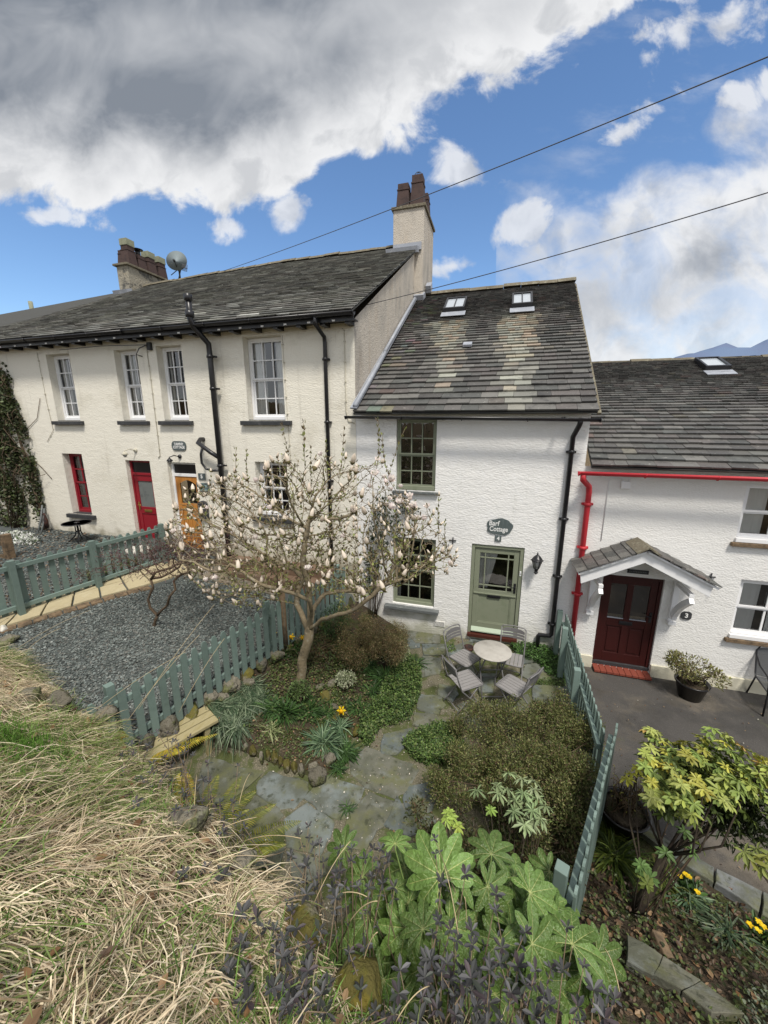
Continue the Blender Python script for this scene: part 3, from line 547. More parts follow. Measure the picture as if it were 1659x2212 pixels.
# crimson door
f=MB();a,b,c,d_=-8.926,-8.164,1.354,3.476
f.box(a,a+.05,y,y+.08,c,d_);f.box(b-.045,b,y,y+.08,c,d_);f.box(a+.05,b-.045,y,y+.08,d_-.05,d_);f.box(a+.05,b-.045,y,y+.08,3.1,3.16);f.build('door_frame','redwin',hR,bevel=.004)
f=MB();pane_quad(f,a+.05,b-.045,3.16,d_-.05,y+.04);f.build('fanlight','black',hR)
f=MB();x0,x1=a+.052,b-.047
f.box(x0,x0+.1,yy,yy+.045,c,3.098);f.box(x1-.1,x1,yy,yy+.045,c,3.098);f.box(x0+.1,x1-.1,yy,yy+.045,2.95,3.098);f.box(x0+.1,x1-.1,yy,yy+.045,2.1,2.28);f.box(x0+.1,x1-.1,yy,yy+.045,c,c+.2);f.box(x0+.1,x1-.1,yy+.018,yy+.04,c+.2,2.1)
do=f.build('door','redwin',hR,bevel=.003);f=MB();pane_quad(f,x0+.1,x1-.1,2.28,2.95,yy+.02);f.build('pane','frost',do);letterbox(do,(x0+x1)/2,2.18,.24,'brass',yy-.001);handle(do,x0+.06,2.3,'brass',yy,-1)
for h,xs in ((hT,(-7.22,)),(hR,(-8.55,))):
    s=MB();s.box(xs[0]-.5,xs[0]+.5,7.2,7.5,1.2,1.3);s.build('doorstep','bsill',h,bevel=.01)
# chimneys
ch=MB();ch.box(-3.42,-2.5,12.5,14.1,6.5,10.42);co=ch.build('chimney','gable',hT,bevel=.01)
c=MB();c.box(-3.47,-2.45,12.45,14.15,10.42,10.5);c.build('chimney_cap','ridge',co,bevel=.01)
for x,y,h_,m in((-3.18,12.85,.68,'terra'),(-2.76,12.85,.84,'terra'),(-3.15,13.6,.66,'terra'),(-2.74,13.6,.72,'terra')):
    p=MB();pot(p,x,y,10.5,.36,h_);po=p.build('chimney_pot',m,co,bevel=.006)
wc=MB()
for k in range(6): a=pi*k/6;wc.tube([(-2.76+.13*cos(a)*cos(t),12.85+.13*sin(a)*cos(t),11.34+.13*sin(t)) for t in np.linspace(0,pi,9)],.004,4)
wc.build('bird_guard','wire',co)
c=MB();c.obox((-3.1,12.42,9.32),(.95,.35,.16),rx=.3);c.obox((-2.98,12.47,9.42),(.85,.06,.2));c.build('lead_apron','lead',co)
ch=MB();ch.box(-13.86,-13.35,12.3,14.45,8.7,9.95);co=ch.build('chimney','stone',hF,bevel=.02)
c=MB();c.box(-13.95,-13.27,12.22,14.52,9.95,10.02);c.build('chimney_cap','ridge',co,bevel=.01)
for i,(x,y,h_,tp) in enumerate(((-13.74,12.62,.52,0),(-13.5,12.55,.62,1),(-13.58,13.05,.5,0),(-13.56,13.5,.56,1),(-13.56,14.0,.56,1))):
    p=MB();pot(p,x,y,10.02,.34,h_);po=p.build('chimney_pot','terra',co,bevel=.006)
    if tp: q=MB();q.box(x-.17,x+.17,y-.17,y+.17,10.02+h_,10.24+h_);q.build('cowl','potgrey',po,bevel=.012)
    if i==2: q=MB();q.tube([(x,y,10.5),(x,y,10.72)],.09,10);q.lathe((x,y,10.74),[(.2,0),(.02,.05)],16);q.build('cowl','black',po)
c=MB();c.obox((-13.6,12.2,9.02),(.66,.25,.22),rx=.35);c.build('lead_apron','lead',co)
c=MB();c.tube([(-19.3,12.8,8.6),(-19.32,12.8,9.35)],.08,8);c.build('flue_pipe','potgrey',hF)
# big soil pipe with branch, rainwater pipe and cables on the oak-door cottage
X=-5.98
sp=pipe(hT,[(-6.12,6.95,6.85),(-6.12,6.95,6.42),(-6.1,7.0,6.28),(X,7.24,6.0),(X,7.25,5.8),(X,7.25,.8)],.057,'black',[(X,7.25,z) for z in(5.75,5.1,3.45,2.7,1.9)],name='soil_pipe')
c=MB();c.lathe((-6.12,6.95,0),[(.07,6.45),(.085,6.46),(.085,6.56),(.066,6.57)],12);c.lathe((-6.12,6.95,0),[(.066,6.75),(.08,6.76),(.08,6.87),(.06,6.88)],12);c.build('pipe_collar','black',sp)
pipe(hT,[(X,7.25,3.62),(-6.18,7.22,3.74),(-6.48,7.2,3.95),(-6.5,7.3,4.02),(-6.5,7.42,4.02)],.05,'black',name='branch_pipe')
pipe(hT,[(-6.38,7.2,3.84),(-6.44,7.2,3.7),(-6.44,7.2,3.5),(-6.36,7.22,3.37),(-6.2,7.24,3.33),(X,7.25,3.34)],.026,'black',name='branch_pipe')
pipe(hT,[(-3.4,7.0,6.3),(-3.4,7.02,6.16),(-3.37,7.32,6.0),(-3.37,7.34,5.9),(-3.37,7.34,.7)],.04,'black',[(-3.37,7.34,z) for z in (5.6,4.4,3.2,2.0)])
def cable(par,P,r=.009,clipm=True):
    c=MB();c.tube(P,r,5)
    for a,b in zip(P,P[1:]):
        a=Vector(a);b=Vector(b);n=int((b-a).length/.3)
        for i in range(n): p=a.lerp(b,(i+.5)/n);c.box(p.x-.018,p.x+.018,p.y-.012,p.y+.012,p.z-.01,p.z+.01)
    return c.build('cable','cable',par)
cable(hT,[(-3.02,7.385,6.15),(-2.98,7.385,6.1),(-2.98,7.385,4.62),(-2.93,7.385,4.42),(-2.8,7.385,4.38)])
cable(hT,[(-7.78,7.385,6.1),(-7.78,7.385,5.2),(-7.8,7.385,3.62),(-7.86,7.385,3.56)]);cable(hR,[(-11.25,7.385,6.1),(-11.25,7.385,4.9),(-11.2,7.385,4.2),(-11.5,7.385,3.9)],.006)
cable(hT,[(-4.32,7.385,6.1),(-4.3,7.385,4.4),(-4.25,7.385,2.2)],.005)
jb=MB();jb.box(-7.72,-7.62,7.33,7.398,5.98,6.14);jo=jb.build('junction_box','dsill',hT,bevel=.005);c=MB();c.tube([(-7.67,7.34,6.1),(-7.9,7.3,6.02),(-8.05,7.34,5.9),(-7.92,7.37,5.86)],.012,5);c.tube([(-7.7,7.3,6.08),(-8.9,7.2,6.1),(-10.2,7.2,6.08)],.008,5);c.build('wire_loop','wire',jo)
# plaques and lamps of the cream terrace
def rrect(x0,x1,z0,z1,r,n=5): 
    P=[]
    for cx,cz,a0 in((x1-r,z1-r,0),(x0+r,z1-r,pi/2),(x0+r,z0+r,pi),(x1-r,z0+r,1.5*pi)):
        P+=[(cx+r*cos(a0+pi/2*k/n),cz+r*sin(a0+pi/2*k/n)) for k in range(n+1)]
    return P
o=sign('name_plaque','grey rounded plaque reading Tawny Cottage above the oak door',rrect(-7.41,-7.0,3.75,3.97,.09),D,cat='sign')
text('TAWNY\nCOTTAGE',.085,'lettering',(-7.2,7.375,3.862),o,off=.002,sx=.85)
o=sign('number_plaque','small square slate number 5 beside the oak door',[(-6.745,3.08),(-6.55,3.08),(-6.55,3.235),(-6.745,3.235)],D,group='house number plaques')
text('5',.12,'lettering',(-6.645,7.375,3.157),o,off=.003)
o=sign('letting_sign','dark teal rectangular sign with a swirl and two lines, right of the oak door',[(-6.82,2.8),(-6.47,2.8),(-6.47,3.01),(-6.82,3.01)],D)
text('KESWICK',.065,'pale_teal',(-6.645,7.375,2.925),o,off=.001,sx=.9)
c=MB();c.tube([(-6.7,7.372,2.975),(-6.67,7.372,2.995),(-6.65,7.372,2.98),(-6.62,7.372,2.997),(-6.59,7.372,2.975)],.003,4);c.tube([(-6.76+.24*t,7.372,2.895-.02*sin(pi*t)) for t in np.linspace(0,1,9)],.004,4);c.box(-6.78,-6.52,7.370,7.374,2.84,2.85);c.box(-6.76,-6.54,7.370,7.374,2.82,2.828);c.build('emblem','pale_teal',o)
mbx=MB();mbx.box(-6.8,-6.56,7.31,7.397,2.15,2.5);mbx.prism([(-6.8,7.31,2.5),(-6.56,7.31,2.5),(-6.6,7.31,2.56),(-6.68,7.31,2.585),(-6.76,7.31,2.56)],(0,.087,0));mo=mbx.build('post_box','dsill',bevel=.006);tag(mo,'dark grey wall post box with arched lid right of the oak door','post box')
s_=MB();s_.box(-6.77,-6.59,7.303,7.31,2.4,2.42);s_.build('slot','lettering',mo)
def gooselamp(x,z,m,label):
    e=empty('wall_lamp',label=label,cat='lamp',group='lamps over the terrace doors');b=MB();b.lathe((x+.06,7.4,z+.05),[(.05,0),(.045,.03),(0,.04)],12,ax=Matrix.Rotation(pi/2,3,'X'));b.tube([(x+.06,7.37,z+.05),(x+.03,7.25,z+.09),(x-.03,7.17,z+.05),(x-.03,7.17,z)],.012,6);b.lathe((x-.03,7.17,0),[(.02,z+.03),(.05,z),(.075,z-.04),(.07,z-.042)],12);b.build('bracket',m,e)
    b=MB();b.lathe((x-.03,7.17,0),[(.05,z-.02),(.045,z-.07),(.02,z-.1),(0,z-.105)],10);b.build('bulb','lampglass',e)
gooselamp(-7.28,3.56,'black','black swan-neck lamp over the oak door')
gooselamp(-8.6,3.68,'cable','small cream lamp over the crimson door')
# ------------------------------------------------ right hand white cottage
hN=empty('cottage',label='low white cottage on the right with scarlet gutter and white gabled porch',cat='house',group='cottages of the terrace')
w=MB();wall_front(w,1.45,9,-.6,3.66,[(1.97,2.93,-.12,1.72),(3.8,4.75,2.5,3.46),(4.0,4.95,.8,1.86)],.14)
w.build('wall','white2',hN)
w=MB();w.box(1.452,1.968,7.36,7.398,-.5,.06);w.box(2.932,9,7.36,7.398,-.5,.06);w.build('plinth','plinth',hN,bevel=.01)
rN,PN,nN=slate_roof(hN,(1.5,7.12,3.68),(9,7.12,3.68),(9.4,12.4,5.98),(1.76,12.4,5.98),lambda t:.135*(1-t)**1.15+.085,1.4,pal_dark,seed=21,thick=.028,jit=.012)
slate_roof(hN,(9.4,17.6,3.6),(1.8,17.6,3.6),(1.78,12.4,5.98),(9.4,12.4,5.98),lambda t:.35,1.6,pal_dark,seed=22,name='rear_roof')
ridge_line(hN,[(1.8,12.4,5.986),(9.4,12.4,5.986)],r=.1,seed=8)
def hitN(k,u,v):
    sl=(5.98-3.68)/(12.4-7.12);d=ray(*Z(k,u,v));t=((3.68-H)-sl*7.12)/(d[2]-sl*d[1]);return Vector((d[0]*t,d[1]*t,H+d[2]*t))
p=hitN(3,850,222);q0=hitN(3,790,245);q1=hitN(3,930,240);q2=hitN(3,905,198)
rooflight(rN,PN,nN,p,abs(q1.x-q0.x),.75,atan2(2.3,5.28),bars=0)
c=MB();c.tube([(1.83,12.0,5.7),(1.83,12.0,6.5)],.09,8);c.lathe((1.83,12.0,6.5),[(.11,0),(.08,.1),(0,.12)],8);c.build('flue_pipe','potgrey',rN)
gutter(hN,(1.3,7.03,3.60),(9,7.03,3.60),'red',r=.06)
pipe(hN,[(1.37,7.03,3.56),(1.38,7.06,3.46),(1.53,7.3,3.32),(1.55,7.33,3.2),(1.57,7.33,.1)],.048,'red',[(1.552,7.33,3.0),(1.56,7.33,2.2),(1.566,7.33,1.3)])
window(hN,3.8,4.75,2.5,3.46,2,2,'whitepaint',.14,None,curt=[(0,.42),(.62,1)],bars=.03,fw=.05)
window(hN,4.0,4.95,.8,1.86,2,2,'whitepaint',.14,None,curt=[(0,.4),(.6,1)],bars=.03,fw=.05)
for a,b,z in((3.8,4.75,2.5),(4.0,4.95,.8)):
    s=MB();s.box(a-.01,b+.01,7.36,7.42,z-.0,z+.07);s.build('window_board','whitepaint',hN,bevel=.006);s=MB();s.box(a-.06,b+.06,7.33,7.398,z-.07,z-.005);s.build('sill','rotwood',hN,bevel=.006)
f=MB();a,b=1.975,2.925;f.box(a,a+.05,7.44,7.53,-.1,1.715);f.box(b-.05,b,7.44,7.53,-.1,1.715);f.box(a+.05,b-.05,7.44,7.53,1.66,1.715);f.build('door_frame','mahog',hN)
f=MB();x0,x1=a+.052,b-.052;y=7.46;m_=(x0+x1)/2
f.box(x0,x0+.11,y,y+.045,-.08,1.658);f.box(x1-.11,x1,y,y+.045,-.08,1.658);f.box(x0+.11,x1-.11,y,y+.045,1.54,1.658);f.box(x0+.11,x1-.11,y,y+.045,.7,.86);f.box(x0+.11,x1-.11,y,y+.045,-.08,.14);f.box(m_-.05,m_+.05,y,y+.045,.14,.7);f.box(m_-.05,m_+.05,y,y+.045,.86,1.54)
for c0,c1 in((x0+.11,m_-.05),(m_+.05,x1-.11)): f.box(c0,c1,y+.02,y+.04,.14,.7);f.box(c0+.04,c1-.04,y+.008,y+.02,.18,.66)
do=f.build('door','mahog',hN,bevel=.003);g=MB();pane_quad(g,x0+.11,x1-.11,.86,1.54,y+.02);g.build('pane',GL,do);g=MB();pane_quad(g,x0,x1,.8,1.6,y+.3);g.build('interior','room',do)
g=MB();g.box(x0+.11,m_-.05,y-.006,y+.01,.855,.872);g.box(m_+.05,x1-.11,y-.006,y+.01,.855,.872);g.build('beading','lead',do);letterbox(do,m_,.78,.22,'black',y-.001);handle(do,x1-.05,.95,'black',y,1)
g=MB();g.box(x0-.05,x1+.05,y-.05,y,-.1,-.05);g.build('threshold','dsill',hN)
for i in range(8): pass
g=MB();n=9
for i in range(n): g.box(1.98+.94*i/n+.003,1.98+.94*(i+1)/n-.003,7.2,7.43,-.16,-.115)
g.build('doorstep','tile',hN,bevel=.004)
# porch
po=empty('porch');po.parent=hN
yf=6.78;ap=(2.37,2.40);l0=(1.45,1.93);r0=(3.34,1.93);tk=.2
def lp(a,b,t): return (a[0]+(b[0]-a[0])*t,a[1]+(b[1]-a[1])*t)
bb=MB();bb.prism([(l0[0],yf,l0[1]),(ap[0],yf,ap[1]),(r0[0],yf,r0[1]),(r0[0]-.03,yf,r0[1]-tk),(ap[0],yf,ap[1]-tk*1.02),(l0[0]+.03,yf,l0[1]-tk)],(0,.03,0));bo=bb.build('bargeboard','whitepaint',hN,bevel=.004)
bpy.data.objects.remove(po)
def prail(p0,p1,side):
    # soffit boards + slates on one slope of the porch
    A=Vector((p0[0],yf-.04,p0[1]+.012));B=Vector((p1[0],yf-.04,p1[1]+.012));n=Vector((-(B-A).z,0,(B-A).x)).normalized()
    if n.z<0:n=-n
    sf=MB();sf.prism([A,B,B-n*.03,A-n*.03],(0,7.395-(yf-.04),0));sf.build('porch_boarding','whitepaint',hN)
    sl=MB();L=(B-A).length;u=(B-A)/L;rr=random.Random(4+side);k=0;d_=0
    while d_<L-.02:
        ex=.17 if side<0 else .19;y=yf-.07
        while y<7.38:
            w_=rr.uniform(.13,.24);y2=min(y+w_,7.39);c_=pal_dark(0,0,None,rr)
            a0=A+u*d_+n*.028;b0=A+u*min(L,d_+ex*1.25)+n*.006
            V=[(a0.x,y+.003,a0.z),(a0.x,y2-.003,a0.z),(b0.x,y2-.003,b0.z),(b0.x,y+.003,b0.z)];V2=[(p[0]+n.x*.016,p[1],p[2]+n.z*.016) for p in V]
            sl.add(V+V2,[(4,5,6,7),(0,1,5,4),(1,2,6,5),(3,0,4,7),(2,3,7,6)],c_);y=y2
        d_+=ex
    sl.build('porch_slates','slate',hN)
prail((l0[0]-.04,l0[1]-.02),ap,-1);prail((r0[0]+.06,r0[1]-.04),ap,1)
rp=MB();rp.prism([(ap[0]-.17,yf-.09,ap[1]-.02),(ap[0],yf-.09,ap[1]+.085),(ap[0]+.17,yf-.09,ap[1]-.02),(ap[0]+.15,yf-.09,ap[1]-.04),(ap[0],yf-.09,ap[1]+.06),(ap[0]-.15,yf-.09,ap[1]-.04)],(0,.6,0));rp.build('porch_ridge','ridge',hN)
for x in(1.8,3.1):
    br=MB();br.box(x-.045,x+.045,7.33,7.398,1.0,1.72);br.box(x-.035,x+.035,yf+.04,7.33,1.67,1.73);br.box(x-.06,x+.06,7.28,7.398,.94,1.01)
    P=[(x-.035,7.33-.5*t**1.6,1.12+.54*t) for t in np.linspace(0,1,8)]
    Q=[(x-.035,7.33-.5*t**1.6+ (-.08 if False else .0)-.09*(1-t*.3),1.05+.54*t) for t in np.linspace(0,1,8)]
    V=[];
    for p,q in zip(P,Q): V+=[p,(p[0]+.07,p[1],p[2]),(q[0]+.07,q[1],q[2]-.0),q]
    br.add(V,[(4*i+a_,4*i+(a_+1)%4,4*i+4+(a_+1)%4,4*i+4+a_) for i in range(7) for a_ in range(4)]+[(0,3,2,1),(28,29,30,31)])
    br.build('porch_bracket','whitepaint',hN,bevel=.004)
o=sign('name_plaque','small dark plaque on the wall under the porch gable',[(2.33,1.79),(2.66,1.79),(2.66,1.86),(2.33,1.86)],D,m='dsill')
c=MB();rr=random.Random(2)
for i in range(11): c.box(2.36+i*.026,2.375+i*.026,7.373,7.377,1.813,1.838)
c.build('lettering','bsill',o)
o=sign('number_plaque','dark rounded number 3 plaque right of the porch',rrect(3.25,3.41,1.03,1.18,.05),D,m='dsill',group='house number plaques');text('3',.11,'lettering',(3.33,7.375,1.105),o,off=.003)
c=MB();c.box(2.03,2.17,7.34,7.398,3.3,3.42);o=c.build('junction_box','whitepaint',hN,bevel=.006)
c=MB();c.tube([(2.06,7.37,3.42),(2.04,7.37,3.48),(1.9,7.38,3.48),(1.85,7.39,3.42),(1.85,7.39,2.35)],.008,5);c.tube([(2.14,7.37,3.42),(2.16,7.37,3.5),(2.4,7.38,3.52)],.008,5);c.build('cable','whitepaint',hN)
# dish, aerial and overhead cables
e=empty('satellite_dish',label='round grey satellite dish on a pole behind the far chimney',cat='dish');dc=Vector((-11.75,13,10.12));ax=Vector((.45,-1,.25)).normalized();rot=ax.to_track_quat('Z','Y').to_matrix()
m=MB();m.lathe(dc,[(0,0),(.12,.006),(.24,.03),(.36,.075)],24,ax=rot);m.lathe(dc,[(.36,.07),(0,-.01)],24,ax=rot);m.build('reflector','dish',e)
m=MB();m.tube([dc-ax*.03,dc-ax*.1,Vector((-11.8,13.1,9.9)),Vector((-11.8,13.1,9.3))],.03,6);m.build('pole','black',e)
m=MB();m.tube([dc-Vector((0,0,.3)),dc+ax*.3-Vector((0,0,.15))],.015,5);m.lathe(dc+ax*.3-Vector((0,0,.15)),[(.04,0),(.04,.08)],8,ax=rot);m.build('feed_arm','black',e)
e=empty('tv_aerial',label='thin grey television aerial on the roof ridge right of the dish',cat='aerial');m=MB();m.tube([(-11.85,13,9.4),(-11.6,13,9.95)],.02,5);m.tube([(-12.1,13,9.72),(-11.6,13,9.95),(-11.0,12.6,9.7)],.015,5)
m.build('mast','wire',e);m=MB()
for i in range(9): p=Vector((-11.55,12.97,9.93)).lerp(Vector((-11.0,12.6,9.7)),i/8);m.tube([p-Vector((.03,.0,.11)),p+Vector((.03,0,.11))],.006,4)
m.build('elements','wire',e)
def sag(a,b,s,n=24): return [tuple(Vector(a).lerp(Vector(b),t)-Vector((0,0,4*s*t*(1-t)))) for t in np.linspace(0,1,n)]
a=(-9.9,13,9.62);b=W(2100,-60,6.)
m=MB();m.tube(sag(a,b,.1),.008,5);tag(m.build('overhead_cable','wire'),'upper black cable crossing the sky from the far ridge','cable','overhead cables')
a=(-2.76,*W(803,634,8.05)[1:]);a=(-2.77,8.1,6.72);b=W(2000,310,6.)
m=MB();m.tube(sag(a,b,.07),.007,5);tag(m.build('overhead_cable','wire'),'lower black cable running from the cream gable across the white cottage roof','cable','overhead cables')
# =================================================== GROUND
def region(x,y):
    e=np.interp(x,EDX,EDY);fl=np.interp(y,FLY,FLX);frx=np.interp(y,[1,2.42,4.21,4.3,7.4],[.2,.72,1.4,1.36,1.36])
    return np.where(y-e<.1,0,np.where(x<fl,1,np.where(x<frx,2,np.where((y<4.45-(x-1.4)*.75),3,4))))
xs=np.arange(-17,11.01,.07);ys=np.concatenate([np.arange(-4,.3,.25),np.arange(.3,7.75,.065)])
XX,YY=np.meshgrid(xs,ys,indexing='ij');ZZ=hgt(XX,YY);V=np.stack([XX,YY,ZZ],-1).reshape(-1,3);ny_=len(ys)
I,J=np.meshgrid(np.arange(len(xs)-1),np.arange(len(ys)-1),indexing='ij');q=np.stack([I*ny_+J,(I+1)*ny_+J,(I+1)*ny_+J+1,I*ny_+J+1],-1).reshape(-1,4)
rg=region(xs[I]+.035,ys[J]+.03).ravel()
for k,(n,m) in enumerate((('grass_bank','bankearth'),('slate_garden_ground','slatebed'),('cottage_garden_ground','grit'),('flower_bed_ground','earth'),('tarmac_yard','tarmac'))):
    f=q[rg==k];u,inv=np.unique(f,return_inverse=True);o=npmesh(n,V[u],inv.reshape(-1,4),np.ones((len(f),3)),m,smooth=True);struct(o)
g=MB();g.add([(-4000,-3000,-1.2),(4000,-3000,-1.2),(4000,4500,-1.2),(-4000,4500,-1.2)],[(0,1,2,3)]);struct(g.build('ground','bankearth'))
# earth over the raised bed
m=(xs[I].ravel()+.035<np.interp(ys[J].ravel(),*BX))&(rg==2)&(ys[J].ravel()>3.5)
f=q[m];u,inv=np.unique(f,return_inverse=True);struct(npmesh('bed_soil',V[u]+[0,0,.006],inv.reshape(-1,4),np.ones((len(f),3)),'earth',smooth=True))
# far fells
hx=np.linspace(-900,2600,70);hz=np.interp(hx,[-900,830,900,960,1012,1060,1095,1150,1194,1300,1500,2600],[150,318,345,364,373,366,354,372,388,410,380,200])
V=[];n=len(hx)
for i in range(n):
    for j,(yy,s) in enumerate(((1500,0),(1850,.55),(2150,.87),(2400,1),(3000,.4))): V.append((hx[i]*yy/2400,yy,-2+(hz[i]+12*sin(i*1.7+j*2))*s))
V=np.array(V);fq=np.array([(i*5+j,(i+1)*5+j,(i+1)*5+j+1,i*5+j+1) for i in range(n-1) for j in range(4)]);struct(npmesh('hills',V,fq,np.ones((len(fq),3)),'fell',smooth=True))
# slabs helper: a polygon in plan laid on the ground
def slab(mb,P,th=.05,top=.012,c=None,flat=None):
    P=[(p[0],p[1]) for p in P];cz=flat if flat is not None else None
    zt=[(float(hgt(x,y)) if cz is None else cz)+top for x,y in P]
    n=len(P);a=np.array(P);ar=.5*np.sum(a[:,0]*np.roll(a[:,1],-1)-np.roll(a[:,0],-1)*a[:,1])
    if ar<0: P=P[::-1];zt=zt[::-1]
    cx=sum(p[0] for p in P)/n;cy=sum(p[1] for p in P)/n
    V=[(x,y,z-th) for (x,y),z in zip(P,zt)]+[(x,y,z-.008) for (x,y),z in zip(P,zt)]+[(cx+(x-cx)*.965,cy+(y-cy)*.965,z) for (x,y),z in zip(P,zt)]
    F_=[(i,(i+1)%n,n+(i+1)%n,n+i) for i in range(n)]+[(n+i,n+(i+1)%n,2*n+(i+1)%n,2*n+i) for i in range(n)]+[tuple(range(2*n,3*n))]
    mb.add(V,F_,c)
def rough(P,r=.012,k=3):
    out=[]
    for a,b in zip(P,P[1:]+P[:1]):
        for i in range(k): t=i/k;out.append((a[0]+(b[0]-a[0])*t+rnd.uniform(-r,r),a[1]+(b[1]-a[1])*t+rnd.uniform(-r,r)))
    return out
st6=[[(960,1160),(1060,1070),(1380,1190),(1390,1220),(1330,1330),(1240,1390),(1060,1320),(970,1240)],[(665,1395),(800,1250),(1050,1330),(970,1500),(880,1525),(760,1470)],[(370,1290),(480,1200),(690,1290),(690,1350),(600,1460),(520,1460),(370,1370)],[(30,1150),(150,1090),(390,1190),(400,1230),(200,1400),(80,1440),(0,1400),(0,1250)],[(540,1530),(680,1430),(850,1540),(830,1640),(760,1760),(560,1700)],[(940,1530),(1080,1360),(1300,1440),(1310,1520),(1130,1600),(1060,1720),(900,1700)],[(1290,1400),(1340,1320),(1480,1290),(1530,1370),(1480,1480),(1330,1500)],[(280,1480),(360,1380),(500,1470),(530,1510),(400,1620),(290,1620)],[(1370,880),(1460,840),(1580,930),(1560,960),(1430,965)],[(1390,830),(1420,735),(1545,750),(1530,860)],[(1150,1060),(1180,990),(1350,950),(1370,1000),(1250,1120),(1160,1110)],[(1400,500),(1530,520),(1530,600),(1420,620)],[(1310,340),(1410,350),(1400,430),(1340,440)],[(1260,1380),(1180,1570),(1330,1640),(1500,1560),(1480,1500),(1330,1520)],[(-180,1420),(60,1460),(240,1430),(270,1600),(100,1700),(-150,1600)],[(300,1650),(400,1640),(540,1720),(500,1850),(300,1830)],[(560,1730),(760,1790),(860,1700),(900,1850),(600,1950)]]
st7=[[(150,720),(290,730),(340,800),(240,865),(130,820)],[(110,860),(260,870),(370,940),(250,985),(100,950)],[(290,640),(420,660),(440,720),(390,770),(280,720)],[(1000,650),(1260,660),(1280,830),(1060,850),(1010,800)],[(740,760),(960,720),(1000,800),(900,870),(760,850)],[(950,500),(1050,480),(1100,560),(1180,600),(1000,620),(900,560)],[(170,430),(310,450),(310,540),(190,580)],[(20,230),(300,270),(300,330),(120,330)],[(170,340),(340,340),(330,420),(180,420)],[(540,280),(830,300),(820,360),(640,310),(520,330)],[(430,800),(560,760),(640,830),(520,870)],[(560,560),(720,570),(700,700),(600,700)],[(340,350),(420,350),(540,310),(560,400),(430,430),(350,430)],[(870,370),(950,400),(1050,470),(900,490),(850,460)],[(420,500),(540,480),(560,560),(470,600)],[(450,900),(600,880),(760,900),(740,1010),(520,1000)],[(800,890),(1010,830),(1060,900),(1010,1010),(820,1010)]]
fb=MB();si=0
for k,L in((6,st6),(7,st7)):
    for s in L:
        P=[G(*Z(k,*p),0)[:2] for p in s];mx_=sum(p[0] for p in P)/len(P);my_=sum(p[1] for p in P)/len(P);P=[(mx_+(p[0]-mx_)*1.045,my_+(p[1]-my_)*1.045) for p in P];c=rnd.choice([(.13,.15,.145),(.155,.165,.14),(.115,.135,.135),(.18,.205,.20),(.14,.145,.11),(.15,.15,.12)]);si+=1;slab(fb,rough(P),.05,.012+si*.0007,c,0.)
struct(fb.build('flagstone_patio','flag'))
# sandstone path in the slate garden
def strip(name,A,B,n,m,cols=2,top=.05,c=None,kind=None,gap=.012):
    mb=MB();A=[T(*a)[:2] for a in A];B=[T(*b)[:2] for b in B]
    def at(Q,t):
        d=[0];
        for a,b in zip(Q,Q[1:]): d.append(d[-1]+hypot(b[0]-a[0],b[1]-a[1]))
        return (np.interp(t*d[-1],d,[q_[0] for q_ in Q]),np.interp(t*d[-1],d,[q_[1] for q_ in Q]))
    for i in range(n):
        for j in range(cols):
            t0,t1=i/n+gap/3,(i+1)/n-gap/3;s0,s1=j/cols+gap,(j+1)/cols-gap
            a0,a1,b0,b1=at(A,t0),at(A,t1),at(B,t0),at(B,t1);L=lambda p,q_,s:(p[0]+(q_[0]-p[0])*s,p[1]+(q_[1]-p[1])*s)
            cc=c or (1,1,1);k=rnd.uniform(.85,1.1);slab(mb,rough([L(a0,b0,s0),L(a1,b1,s0),L(a1,b1,s1),L(a0,b0,s1)],.006,2),.09,top,tuple(x*k for x in cc))
    return struct(mb.build(name,m))
strip('sandstone_path',[Z(5,-160,740),Z(5,0,680),Z(5,500,500),Z(5,850,400),Z(5,1010,350)],[Z(5,-160,830),Z(5,0,770),Z(5,620,580),Z(5,880,510),Z(5,1150,425)],9,'sand')
strip('path_edging',[Z(5,0,772),Z(5,620,582),Z(5,880,512)],[Z(5,0,800),Z(5,640,600),Z(5,900,530)],11,'rotwood',1,.03)
strip('terrace_paving',[Z(5,1040,330),Z(5,1300,360),Z(5,1650,460)],[Z(5,1090,455),Z(5,1330,500),Z(5,1620,570)],6,'flag',2,.04,(.22,.18,.14))
sb=MB()
for i,(a,b,y0,y1,z1) in enumerate(((-6.5,-3.2,6.75,7.39,1.12),(-6.2,-3.3,7.0,7.392,1.3))):
    x=a
    while x<b: w_=rnd.uniform(.3,.6);sb.box(x+.006,min(x+w_,b),y0+rnd.uniform(-.02,.02),y1,.5,z1+rnd.uniform(-.015,.015));x+=w_
tag(sb.build('stone_bench_ledge',mat('brown_ledge_stone',(.16,.105,.07),.9,[((.28,.22,.17),4,.5,.7,.7)],[(20,.6,.02)]),bevel=.015),'low brown stone ledge against the cream wall behind the magnolia','stone ledge')
